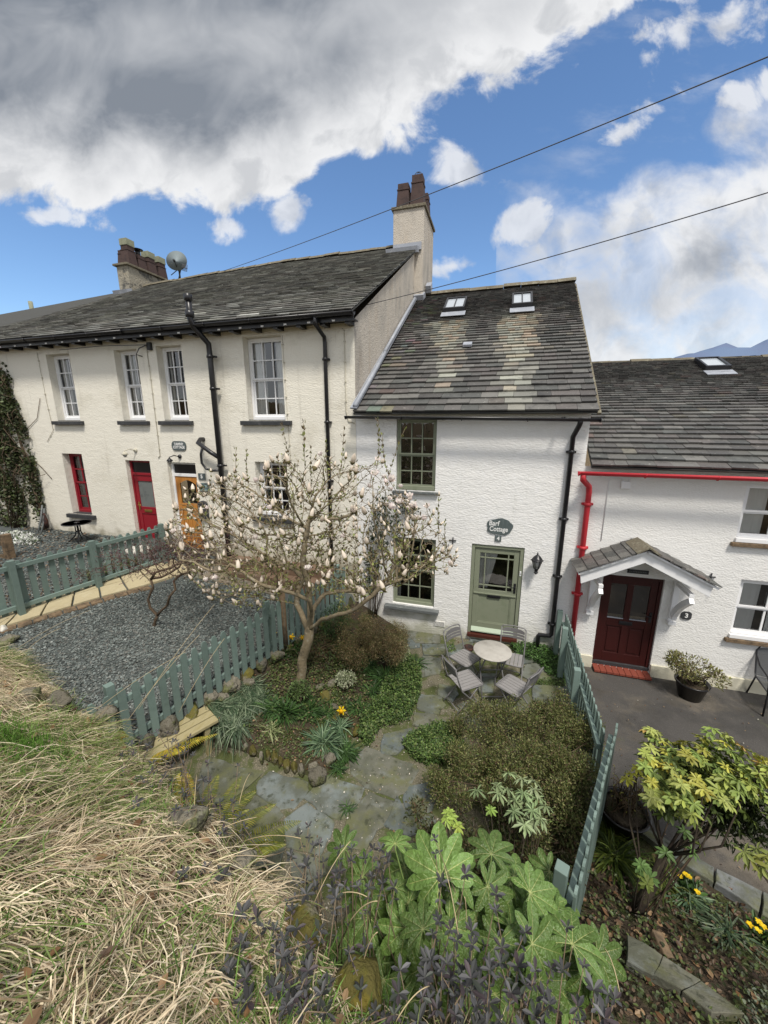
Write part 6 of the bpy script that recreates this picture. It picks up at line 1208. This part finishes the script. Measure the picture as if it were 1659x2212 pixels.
# ---- fatsia
def fatsialeaf(seed,nl=8):
    r_=random.Random(seed);V=[(0,0,0)];Fs=[];cs=[];sp=2.25;m=MB();an=[-sp+2*sp*i/(nl-1) for i in range(nl)]
    G1=[(.135,.23,.055),(.16,.27,.065),(.115,.195,.045)]
    for i,a in enumerate(an):
        L=(1-.38*(abs(a)/sp)**1.6)*r_.uniform(.93,1.05);w=.37*L*r_.uniform(.9,1.1);dz=-.26*L+r_.uniform(-.1,.06);fold=.1
        def pt(s,k): # s along, k across
            wd=w*max(0,sin(pi*min(1,(s*.96+.02))**1.3))**.6*(.5 if s<.35 else .5)*k if s<1 else 0
            if s<=.38: wd=k*tan_*s*L
            x=cos(a)*s*L-sin(a)*wd;y=sin(a)*s*L+cos(a)*wd;return (x,y,dz*s*s+fold*abs(k)*(s if s<.5 else 1-s)*1.2)
        tan_=math.tan(sp/(nl-1))*1.02
        S_=[0,.2,.34,.38,.5,.64,.78,.9,1.]
        for sd in(-1,1):
            P=[[pt(s,k*sd) for k in(0,.5,1)] for s in S_]
            c=r_.choice(G1)
            for q in range(len(S_)-1):
                for k in range(2): m.add([P[q][k],P[q+1][k],P[q+1][k+1],P[q][k+1]],[(0,1,2,3) if sd>0 else (3,2,1,0)],tuple(x*(1+.05*k) for x in c),True)
        # pale veins standing on the blade
        for q in range(len(S_)-2):
            vv=.010*(1-S_[q]*.7);p,n_=pt(S_[q],0),pt(S_[q+1],0);ox,oy=-sin(a)*vv,cos(a)*vv
            m.add([(p[0]-ox,p[1]-oy,p[2]+.012),(n_[0]-ox*.7,n_[1]-oy*.7,n_[2]+.012),(n_[0]+ox*.7,n_[1]+oy*.7,n_[2]+.012),(p[0]+ox,p[1]+oy,p[2]+.012)],[(0,1,2,3)],(.42,.46,.17))
        for s0 in(.3,.5,.68):
            for k in(-1,1):
                p=pt(s0,0);n_=pt(s0+.14,.62*k);vv=.005;m.add([(p[0],p[1]-vv,p[2]+.01),(p[0],p[1]+vv,p[2]+.01),(n_[0],n_[1]+vv,n_[2]+.014),(n_[0],n_[1]-vv,n_[2]+.014)],[(0,1,2,3)],(.25,.33,.12))
    return m
FLm=protos([fatsialeaf(k,n) for k,n in ((1,8),(2,9),(3,7),(4,8),(5,9),(6,7),(7,8))],'fatsia')
fa=empty('fatsia',label='large fatsia with glossy hand-shaped leaves in the foreground',cat='shrub')
stemb=np.array((.0,1.95,.05));pet=MB()
tops_=[np.array(G(*Z(10,u,v),z)) for u,v,z in ((690,760,1.2),(950,720,1.3),(1200,820,1.2),(560,900,1.0),(1350,950,1.1))]
for t_ in tops_: pet.tube([stemb+R.normal(0,.008,3)*[1,1,0],(stemb+t_)/2+[.03,.05,.05],t_-[0,0,.15]],[.022,.018,.013],7)
# (u,v,z, radius m, heading in picture degrees(0=right,90=up), tilt)
fl_=[(555,405,1.5,.17,95,.25),(775,560,1.6,.32,118,.2),(760,480,1.45,.26,75,.25),(1020,455,1.5,.235,85,.1),(1205,640,1.5,.215,15,.3),(1215,885,1.5,.235,-15,.35),(1410,890,1.45,.27,50,.2),(1000,610,1.5,.2,-35,.4),(690,815,1.5,.19,120,.3),(840,545,1.55,.24,40,.2),(500,1060,1.15,.25,-120,.3),(620,690,1.3,.2,160,.3),(1060,870,1.35,.22,-100,.4),(860,900,1.2,.24,-80,.3),(310,430,1.2,.2,150,.3),(400,560,1.1,.22,170,.3),(1130,560,1.4,.19,70,.3),(1530,930,1.3,.24,-50,.35),(1480,1010,1.15,.23,-80,.5),(720,980,1.0,.26,-110,.4),(430,760,1.0,.24,-160,.4),(560,1150,.9,.25,-60,.4),(950,1050,1.0,.26,-90,.4),(340,900,.9,.24,140,.4),(1250,1060,1.1,.24,-60,.4),(780,700,1.2,.22,-20,.4),(1330,760,1.2,.2,10,.3),(560,620,1.35,.14,60,.5),(880,780,1.15,.22,150,.4)]+[(R.uniform(330,1380),R.uniform(560,1150),R.uniform(.6,.95),R.uniform(.16,.24),R.uniform(-180,180),.5) for _ in range(46)]+[(R.uniform(600,1330),R.uniform(480,900),R.uniform(1.0,1.3),R.uniform(.18,.25),R.uniform(-180,180),.35) for _ in range(24)]
for i,(u,v,z,r_,hd,tl) in enumerate(fl_):
    p=Vector(G(*Z(10,u,v),z));a=radians(hd)+YAW*.7;d=Vector((cos(a),sin(a),0));nn=Vector((-d.x*0+.0,-.45,1)).normalized();nn=(nn+d*tl+Vector((R.normal(0,.13),R.normal(0,.13),0))).normalized();d=(d-nn*d.dot(nn)).normalized();s=nn.cross(d)
    o=bpy.data.objects.new('leaf',FLm[i%7]);col.objects.link(o);mt=Matrix((d,s,nn)).transposed().to_4x4();o.matrix_world=Matrix.Translation(p)@mt@Matrix.Scale(r_*.95,4);o.parent=fa
    tt=min(tops_,key=lambda q:np.linalg.norm(q-np.array(p)));b_=Vector(tt)-Vector((0,0,.15+R.random()*.1));mid=(b_+p)/2-nn*.05+Vector((0,0,-.03));pet.tube([Vector(tt)-Vector((0,0,.15)),mid,p-nn*.03-d*.01,p],[.007,.006,.0055,.005],6,(.22,.32,.1))
pet.build('stems','leaf',fa)
M['leaf'];
# ---- dark-leaved sprigs over the bank
DK=[(.055,.055,.056),(.078,.078,.08),(.04,.042,.04),(.105,.105,.11),(.075,.058,.064),(.06,.07,.055)]
def sprigs(label,items,hl):
    e=empty('dark_leaf_shrub',label=label,cat='shrub',group='dark purple-leaved shrubs on the bank');P=[];D_=[];N_=[];L=[];mb=MB()
    for (k,u,v,z,sc) in items:
        t=np.array(G(*Z(k,u,v),z))+R.normal(0,.01,3)
        gx=t[0]+R.normal(0,.07);gy=t[1]-.05+R.normal(0,.06);g=np.array([gx,gy,max(float(hgt(gx,gy)),t[2]-hl*1.6)]);mid=(g+t)/2+[R.normal(0,.05),R.normal(0,.05),.0]
        mb.tube([g,mid,t],[.004,.0032,.002],5)
        for f_,s_ in ((1,1.),(.9,.75),(.78,.6),(.62,.55)):
            if f_<.95 and R.random()<.4: continue
            c=(1-f_)**2*g+2*f_*(1-f_)*mid+f_*f_*t if f_<1 else t;o=R.uniform(0,6);nl=6 if f_==1 else 3
            for q in range(nl):
                a=o+2*pi*q/nl+R.normal(0,.2);h=R.normal(.75 if f_==1 and q%2 else .25,.2);P.append(c);h=min(h,1.3);D_.append((cos(a)*cos(h),sin(a)*cos(h),sin(h)));N_.append((-cos(a)*sin(h),-sin(a)*sin(h),cos(h)));L.append(.037*sc*s_*R.uniform(.8,1.25))
    L=np.array(L);leaves('foliage',P,D_,N_,L,L*.36,pick(DK,len(L),.2),'leaf',e,LW);mb.build('stems','straw_stem',e)
M['straw_stem']=mat('pale_woody_stem',(.2,.15,.1),.8)
def reg(k,poly,n,z0,zs,s0,s1,mind=18): 
    poly=np.array(poly,float);lo,hi=poly.min(0),poly.max(0);out=[]
    for _ in range(5000):
        p=R.uniform(lo,hi)
        if inpoly(p[:1],p[1:],poly)[0] and all(hypot(p[0]-q[1],p[1]-q[2])>mind for q in out): out.append((k,p[0],p[1],z0+R.normal(0,zs),R.uniform(s0,s1)))
        if len(out)>=n:break
    return out
sprigs('dark purple-leaved sprigs in front of the bench',reg(9,[(600,60),(760,-60),(1060,50),(1150,200),(1000,280),(800,250),(620,220)],26,1.75,.06,.85,1.1,38)+reg(5,[(1000,1330),(1150,1380),(1100,1460),(980,1450)],5,1.7,.04,.8,1),.5)
sprigs('dark sprigs scattered over the flagstones left of the fatsia',reg(9,[(940,260),(1250,330),(1270,480),(1000,480)],16,1.75,.05,.9,1.1,45)+[(9,1600,430,1.7,.9),(9,1500,600,1.8,1.),(9,1230,130,1.6,.8),(9,1590,660,1.75,1.1)]+reg(10,[(20,420),(100,330),(380,400),(560,420),(560,620),(300,640),(20,620)],28,1.7,.06,.8,1.2,44),.5)
sprigs('tall dark sprigs in front of the fatsia leaves',[(10,790,600,2.0,1.25),(10,905,560,2.0,1.3),(10,740,400,1.9,.8),(10,750,470,1.9,.8),(10,1020,660,1.95,1.2),(10,1030,750,1.9,1.),(10,770,780,1.95,1.1),(10,850,820,1.95,1.2),(10,930,830,1.95,1.2),(10,1380,800,1.9,1.2),(10,1180,850,1.9,1.2)]+reg(10,[(640,830),(980,860),(1100,940),(1050,1080),(700,1080)],16,1.95,.05,.9,1.4,56),.6)
sprigs('dark sprigs along the bottom edge right of centre',reg(10,[(650,1050),(1100,950),(1500,980),(1620,1120),(1620,1300),(650,1300)],38,1.95,.08,.8,1.5,56),.5)
sprigs('dark sprigs along the bottom edge left of the fatsia',reg(10,[(-30,640),(420,660),(620,850),(640,1290),(-30,1290)],28,2.05,.08,.8,1.4,56),.5)
sprigs('isolated dark sprigs among the straw-coloured grass',[(9,800,560,2.05,1.6),(9,1175,700,2.0,1.5),(9,1270,870,2.1,1.6),(9,400,990,2.25,1.3),(9,490,940,2.2,1.),(9,700,730,2.1,1.),(9,1000,1130,2.25,1.1),(9,1190,1190,2.2,1.5),(9,1450,1130,2.2,1.2),(9,1400,1280,2.2,1.2),(9,1060,670,2.,.9),(9,1090,1230,2.2,1.1),(9,740,1040,2.2,.8),(9,180,1130,2.4,.8),(9,1340,950,2.15,1.2),(9,1600,1200,2.2,1.3),(9,1010,1400,2.25,1.1),(9,1540,1380,2.2,1.2),(9,860,1030,2.2,.8),(9,640,160,1.8,.9),(9,740,330,1.9,.8)]+reg(9,[(420,250),(900,250),(1050,850),(500,1100),(200,1250)],11,2.1,.04,.7,1.1,150)+reg(9,[(1200,1000),(1450,900),(1620,1100),(1600,1450),(1100,1450)],16,2.2,.05,.8,1.3,80),.4)
# ---- bank grass
def bankpts(n,xr,yr,f=lambda x,y:1):
    x=R.uniform(*xr,n);y=R.uniform(*yr,n);e_=np.interp(x,EDX,EDY);k=(y<e_+.1)&(R.random(n)<f(x,y));x,y=x[k],y[k];return x,y,len(x)
ST=[(.55,.455,.31),(.64,.54,.38),(.45,.36,.24),(.72,.63,.46),(.27,.2,.125),(.58,.47,.33),(.36,.35,.19)]
fld=lambda x,y:(np.sin(x*2.3+y*1.1)*1.1+np.sin(y*3.1-x*1.9+1)*.9+np.sin(x*5.3+2)*.4)
green=lambda x,y:np.clip(.12+.8*sst(.0,.9,np.sin(x*1.9+1.2)+np.sin(y*2.9+x*1.3)+.2)+.4*sst(1.1,.6,y)*sst(-.9,-1.6,x),0,.8)
x,y,n=bankpts(56000,(-7,.9),(.25,3.3));P=np.stack([x,y,hgt(x,y)],-1);a=fld(x,y)*1.3+R.normal(0,.85,n)-.5;D_=np.stack([np.cos(a),np.sin(a),R.uniform(.05,.7,n)],-1)
g=R.random(n)<green(x,y)*.65;C=pick(ST,n,.15)*1.15;C[g]=pick([(.16,.2,.06),(.22,.26,.09)],g.sum(),.15)
o=blades('dry_grass',P,D_,R.uniform(.12,.36,n),R.uniform(.0025,.0055,n),R.uniform(.3,1.1,n),C,seg=5,wob=.12);o['kind']='stuff';o['label']='matted straw-coloured grass on the bank'
# drooping tussocks
cx_,cy_,nc=bankpts(900,(-7,.6),(.35,3.1),lambda x,y:.5-.6*green(x,y));m_=130;x=np.repeat(cx_,m_)+R.normal(0,.035,nc*m_);y=np.repeat(cy_,m_)+R.normal(0,.03,nc*m_);n=len(x)
keep=R.random(n)<.62;x,y=x[keep],y[keep];n=len(x);a=np.repeat(R.normal(.9,1.1,nc),m_)[keep]+R.normal(0,.55,n)
D_=np.stack([np.cos(a),np.sin(a),R.uniform(.5,1.5,n)],-1);tc_=np.repeat(R.uniform(.85,1.35,nc),m_)[keep][:,None]
o=blades('grass_tussocks',np.stack([x,y,hgt(x,y)+.02],-1),D_,R.uniform(.12,.4,n),R.uniform(.0025,.005,n),R.uniform(.9,1.9,n),pick(ST,n,.12)*tc_,seg=6,wob=.05);o['kind']='stuff';o['label']='drooping clumps of pale dead grass along the bank'
x,y,n=bankpts(34000,(-7,.3),(.25,3.2),green);P=np.stack([x,y,hgt(x,y)],-1);D_=np.stack([R.normal(.2,.6,n),R.normal(.2,.6,n),np.ones(n)],-1)
o=blades('green_grass',P,D_,R.uniform(.06,.24,n),R.uniform(.003,.006,n),R.uniform(.1,.8,n),pick([(.10,.19,.035),(.15,.26,.06),(.07,.13,.03),(.2,.28,.09)],n,.15),seg=3,wob=.04,floor=False);o['kind']='stuff';o['label']='fresh green grass among the dry grass of the bank'
def tuft(label,u,v,k,n,r_,L):
    p=T(*Z(k,u,v));P=np.array(p)+np.stack([R.normal(0,r_,n),R.normal(0,r_*.8,n),np.zeros(n)],-1);P[:,2]=hgt(P[:,0],P[:,1]);o=blades('grass_tuft',P,np.stack([R.normal(0,.3,n),R.normal(0,.3,n),np.ones(n)],-1),R.uniform(.5,1.1,n)*L,.004,R.uniform(.0,.4,n),pick([(.10,.22,.03),(.15,.3,.05),(.08,.16,.03)],n,.15),seg=3,floor=False,wob=.03);tag(o,label,'grass tuft','green grass tufts')
tuft('bright green grass tuft at the left edge of the bank',110,1480,5,700,.16,.2);tuft('green grass tuft below the boulders at upper left of the bank',60,1400,5,300,.12,.18)
# long pale stalks arching over
m=[]
for (k,u0,v0,z0,u1,v1,z1) in ((5,740,1330,1.3,1180,800,1.9),(5,820,1240,1.35,1270,620,2.0),(5,1060,1260,1.3,1330,820,1.9),(5,560,1250,1.3,1100,900,1.7),(5,100,880,1.3,540,650,1.5),(5,150,900,1.35,360,760,1.6),(9,990,560,1.7,1330,400,1.8),(9,1250,530,1.6,1560,510,1.9),(9,600,280,1.8,960,580,1.6),(9,0,1440,2.4,560,640,2.3),(9,1160,1180,2.2,1190,760,2.2),(10,160,700,1.9,340,390,2.1),(10,240,670,2.0,420,660,2.1),(10,330,790,1.9,470,680,2.1),(10,1380,1060,1.8,1410,900,2.1),(10,1560,900,1.7,1640,1130,1.7),(10,560,1260,2.1,720,1090,2.1),(10,860,840,2.,790,510,2.1),(10,900,820,1.9,890,660,2.1),(10,400,980,1.9,470,830,2.1),(9,440,1470,2.4,620,960,2.3),(9,1000,560,1.7,1020,180,1.8),(9,1240,330,1.7,1300,170,1.7)):
    m.append((np.array(G(*Z(k,u0,v0),z0)),np.array(G(*Z(k,u1,v1),z1))))
mb=MB()
for a,b in m:
    mid=(a+b)/2+[0,0,.08];mb.tube([(1-t)**2*a+2*t*(1-t)*mid+t*t*b for t in np.linspace(0,1,9)],.0022,4)
M['stalk']=mat('dry_stalk',(.5,.4,.24),.8);o=mb.build('dry_stalks','stalk');o['kind']='stuff';o['label']='long dry grass stalks arching up from the bank'
# ---- ferns
def fern(label,items,cols):
    e=empty('fern',label=label,cat='fern',group='ferns below the bank');P=[];D_=[];L=[];mb=MB()
    for (k,u0,v0,z0,u1,v1,z1,wd) in items:
        a=np.array(G(*Z(k,u0,v0),z0));b=np.array(G(*Z(k,u1,v1),z1));mid=(a+b)/2+[0,0,.1];Q=[(1-t)**2*a+2*t*(1-t)*mid+t*t*b for t in np.linspace(0,1,34)];mb.tube(Q,.002,4,cols[0])
        for i in range(3,34):
            t=Q[i]-Q[i-1];t=t/np.linalg.norm(t);s=nrm(np.cross(t,[0,0,1]));tt=i/33
            for sd in(-1,1): P.append(Q[i]);D_.append(s*sd+t*.35+[0,0,-.12]);L.append(wd*(sin(pi*min(1,.15+tt*.85))**.8)+.006)
    L=np.array(L);leaves('fronds',P,D_,[[0,0,1]]*len(P),L,.011,pick(cols,len(L),.15),'leaf',e);mb.build('midribs','leaf',e)
YF=[(.42,.36,.05),(.36,.34,.06),(.46,.34,.05)];GF=[(.2,.22,.04),(.14,.17,.03),(.26,.25,.05)]
fern('yellow fern fronds over the front of the bench',[(9,790,130,1.0,1080,-20,1.0,.07),(5,860,1600,1.0,1290,1385,.95,.07),(5,640,1430,1.25,760,1400,1.25,.06),(9,760,120,1.1,960,60,1.1,.06),(5,640,1400,1.25,740,1480,1.2,.05)],YF)
fern('yellow-olive fern hanging over the patio behind the bank boulder',[(9,900,180,.8,990,380,.7,.08),(9,930,160,.8,1010,330,.7,.07),(9,890,300,.8,960,420,.8,.07)],YF)
fern('large olive-green fern spreading over the left flagstones',[(9,1000,560,.9,1330,260,.6,.1),(9,1100,560,.9,1430,330,.6,.1),(9,1150,600,.9,1560,420,.6,.1),(9,1020,480,.9,1130,180,.6,.09),(9,1230,620,.9,1480,540,.6,.09),(9,1040,500,.9,1290,360,.6,.08),(9,1280,650,.9,1400,560,.7,.08),(9,1080,520,.9,1250,190,.6,.08)],GF)
# =================================================== SKY, LIGHT, CAMERA
sc=bpy.context.scene
w=bpy.data.worlds.new('World');sc.world=w;w.use_nodes=True;nt=w.node_tree;N=nt.nodes;Lk=nt.links;bg=N['Background'];STR=.11;bg.inputs['Strength'].default_value=STR
SE,SA=radians(60),radians(150)   # sun behind the photographer's right shoulder
sky=N.new('ShaderNodeTexSky');sky.sky_type='NISHITA';sky.sun_disc=False;sky.sun_elevation=SE;sky.sun_rotation=SA;sky.altitude=150;sky.air_density=1.0;sky.dust_density=.25;sky.ozone_density=3.5
def mth(op,a,b=None,c=None,cl=False):
    n=N.new('ShaderNodeMath');n.operation=op;n.use_clamp=cl
    for i,x in enumerate((a,b,c)):
        if x is None:continue
        if isinstance(x,(int,float)): n.inputs[i].default_value=x
        else: Lk.new(x,n.inputs[i])
    return n.outputs[0]
def vdot(vec,c):
    n=N.new('ShaderNodeVectorMath');n.operation='DOT_PRODUCT';Lk.new(vec,n.inputs[0]);n.inputs[1].default_value=tuple(c);return n.outputs['Value']
tc=N.new('ShaderNodeTexCoord');g=tc.outputs['Generated']
f_=mth('MAXIMUM',vdot(g,FW),.08);U=mth('MULTIPLY_ADD',mth('DIVIDE',vdot(g,RT),f_),F,CX);Vv=mth('SUBTRACT',CY,mth('MULTIPLY',mth('DIVIDE',vdot(g,UP),f_),F))
cb=N.new('ShaderNodeCombineXYZ');Lk.new(U,cb.inputs[0]);Lk.new(Vv,cb.inputs[1]);UV=cb.outputs[0]
def noise(scale,det=8,r_=.58,off=(0,0,0),st=(1,1,1),dist=0.):
    mp=N.new('ShaderNodeMapping');mp.inputs['Location'].default_value=off;mp.inputs['Scale'].default_value=tuple(scale*s for s in st);Lk.new(UV,mp.inputs[0]);n=N.new('ShaderNodeTexNoise');n.inputs['Scale'].default_value=1;n.inputs['Detail'].default_value=det;n.inputs['Roughness'].default_value=r_;n.inputs['Distortion'].default_value=dist;Lk.new(mp.outputs[0],n.inputs['Vector']);return n.outputs['Fac']
def curve(x,pts,x0,x1,y0,y1):
    t=mth('DIVIDE',mth('SUBTRACT',x,x0),x1-x0,cl=True);n=N.new('ShaderNodeFloatCurve');c=n.mapping.curves[0]
    P=[((a-x0)/(x1-x0),(b-y0)/(y1-y0)) for a,b in pts]
    c.points[0].location=P[0];c.points[1].location=P[-1]
    for p in P[1:-1]: c.points.new(*p)
    n.mapping.update();Lk.new(t,n.inputs['Value']);return mth('MULTIPLY_ADD',n.outputs[0],y1-y0,y0)
def blob(cx,cy,rx,ry,rot=0,soft=1.):
    c,s=cos(radians(rot)),sin(radians(rot));dx=mth('SUBTRACT',U,cx);dy=mth('SUBTRACT',Vv,cy)
    a=mth('DIVIDE',mth('ADD',mth('MULTIPLY',dx,c),mth('MULTIPLY',dy,s)),rx);b=mth('DIVIDE',mth('SUBTRACT',mth('MULTIPLY',dy,c),mth('MULTIPLY',dx,s)),ry)
    return mth('SUBTRACT',1,mth('SQRT',mth('ADD',mth('MULTIPLY',a,a),mth('MULTIPLY',b,b))))
n1=noise(.0075,9,.6,dist=.3);n2=noise(.003,5,.5,(3,1,0));n3=noise(.0055,4,.5,(9,2,0),dist=.5);nn=mth('ADD',mth('MULTIPLY',mth('SUBTRACT',n1,.5),330),mth('MULTIPLY',mth('SUBTRACT',n2,.5),180))
eA=curve(U,[(-400,430),(0,435),(200,455),(350,470),(500,480),(600,450),(690,385),(800,320),(900,285),(1000,215),(1080,190),(1160,150),(1300,85),(1450,20),(1700,-60),(2200,-300)],-400,2200,-300,500)
dA=mth('ADD',mth('SUBTRACT',eA,Vv),mth('MULTIPLY',nn,.75))
eB=curve(U,[(-400,1500),(1040,1500),(1075,560),(1180,510),(1300,465),(1400,380),(1500,310),(1600,255),(1700,225),(2200,100)],-400,2200,100,1500)
dB=mth('MINIMUM',mth('ADD',mth('SUBTRACT',Vv,eB),mth('MULTIPLY',nn,1.15)),mth('ADD',mth('MULTIPLY',mth('SUBTRACT',U,1085),.8),mth('MULTIPLY',nn,.9)))
sm=None
for (cx,cy,rx,ry,rot,amp) in ((1010,365,62,58,10,70),(1340,290,105,45,-30,55),(1600,205,80,35,-10,45),(975,575,75,22,-5,40),(1450,70,150,75,20,60),(1130,490,65,40,-30,70),(110,468,85,28,5,60),(240,490,70,25,30,40),(490,490,70,32,0,60),(620,445,60,40,-20,60),(1560,60,160,60,-50,45)):
    d=mth('MULTIPLY_ADD',blob(cx,cy,rx,ry,rot),amp,mth('MULTIPLY',nn,.75));sm=d if sm is None else mth('MAXIMUM',sm,d)
def ss(x,a,b):
    n=N.new('ShaderNodeMapRange');n.interpolation_type='SMOOTHSTEP';n.inputs[1].default_value=a;n.inputs[2].default_value=b;Lk.new(x,n.inputs[0]);return n.outputs[0]
mA=ss(dA,-6,42);mB=mth('MULTIPLY',ss(mth('ADD',dB,mth('MULTIPLY',mth('SUBTRACT',n3,.5),330)),-60,150),mth('MULTIPLY_ADD',ss(noise(.006,6,.6,(2,8,0),dist=.6),.35,.62),.36,.6));mS=mth('MULTIPLY',ss(sm,0,45),.8)
hz_=mth('MULTIPLY',ss(noise(.0035,7,.62,(5,5,0),(1,2,1)),.52,.8),mth('MULTIPLY',ss(U,1000,1400),.35))
mask=mth('MAXIMUM',mth('MAXIMUM',mA,mB),mth('MAXIMUM',mS,hz_))
back=ss(vdot(g,FW),.05,.2)
mask=mth('ADD',mth('MULTIPLY',mask,back),mth('MULTIPLY',mth('SUBTRACT',1,back),.85))
# shade of the clouds: grey undersides deep inside, white at the rims
dk=mth('MULTIPLY',ss(dA,10,270),mth('MULTIPLY_ADD',mth('SUBTRACT',n3,.5),1.2,.92))
dk=mth('MULTIPLY',dk,mth('SUBTRACT',1,mth('MULTIPLY',ss(U,480,1100),.6)))
dk=mth('MULTIPLY',dk,mth('MULTIPLY_ADD',mth('SUBTRACT',n2,.5),.8,1))
dk=mth('MAXIMUM',dk,mth('MULTIPLY',ss(noise(.009,6,.55,(7,3,0),dist=.4),.44,.7),.42))
dkB=mth('MAXIMUM',mth('MULTIPLY',ss(mth('ADD',blob(1540,555,260,95,-12),mth('MULTIPLY',mth('SUBTRACT',n1,.5),2.6)),-.1,1.5),.8),mth('MULTIPLY',ss(mth('ADD',blob(1330,640,420,170,0),mth('MULTIPLY',mth('SUBTRACT',n1,.5),3)),-.2,1.4),.55))
dk=mth('MAXIMUM',mth('MULTIPLY',dk,back),mth('MULTIPLY',dkB,back));dk=mth('MINIMUM',mth('MAXIMUM',dk,0),1)
def rgb(c): 
    n=N.new('ShaderNodeRGB');n.outputs[0].default_value=(*c,1);return n.outputs[0]
def mix(f,a,b):
    n=N.new('ShaderNodeMix');n.data_type='RGBA';n.clamp_factor=True;Lk.new(f,n.inputs[0]);Lk.new(a,n.inputs[6]);Lk.new(b,n.inputs[7]);return n.outputs[2]
k=1/STR
cl=mix(dk,rgb((.76*k,.765*k,.775*k)),rgb((.20*k,.225*k,.265*k)))
hs=N.new('ShaderNodeHueSaturation');hs.inputs['Saturation'].default_value=1.08;hs.inputs['Value'].default_value=1.35;Lk.new(sky.outputs[0],hs.inputs['Color'])
Lk.new(mix(mask,hs.outputs[0],cl),bg.inputs[0])
sl=bpy.data.lights.new('sun','SUN');sl.energy=3.1;sl.angle=radians(10);sl.color=(1,.945,.86);so=bpy.data.objects.new('sun',sl);col.objects.link(so)
# sky texture: rotation 0 is +Y, turning clockwise seen from above
sd=Vector((sin(SA)*cos(SE),cos(SA)*cos(SE),sin(SE)));so.rotation_euler=sd.to_track_quat('Z','Y').to_euler();so.location=(3,-6,12)
cam=bpy.data.cameras.new('camera');co=bpy.data.objects.new('camera',cam);col.objects.link(co);co.location=(0,0,H)
cam.sensor_fit='HORIZONTAL';cam.sensor_width=36;cam.lens=36*F/1659;cam.clip_start=.05;cam.clip_end=9000
co.rotation_euler=Matrix((RT,UP,-FW)).transposed().to_euler();sc.camera=co
sc.render.resolution_x=768;sc.render.resolution_y=1024
vs=sc.view_settings;vs.view_transform='Standard';vs.look='None';vs.gamma=1;vs.use_curve_mapping=False;vs.exposure=.25
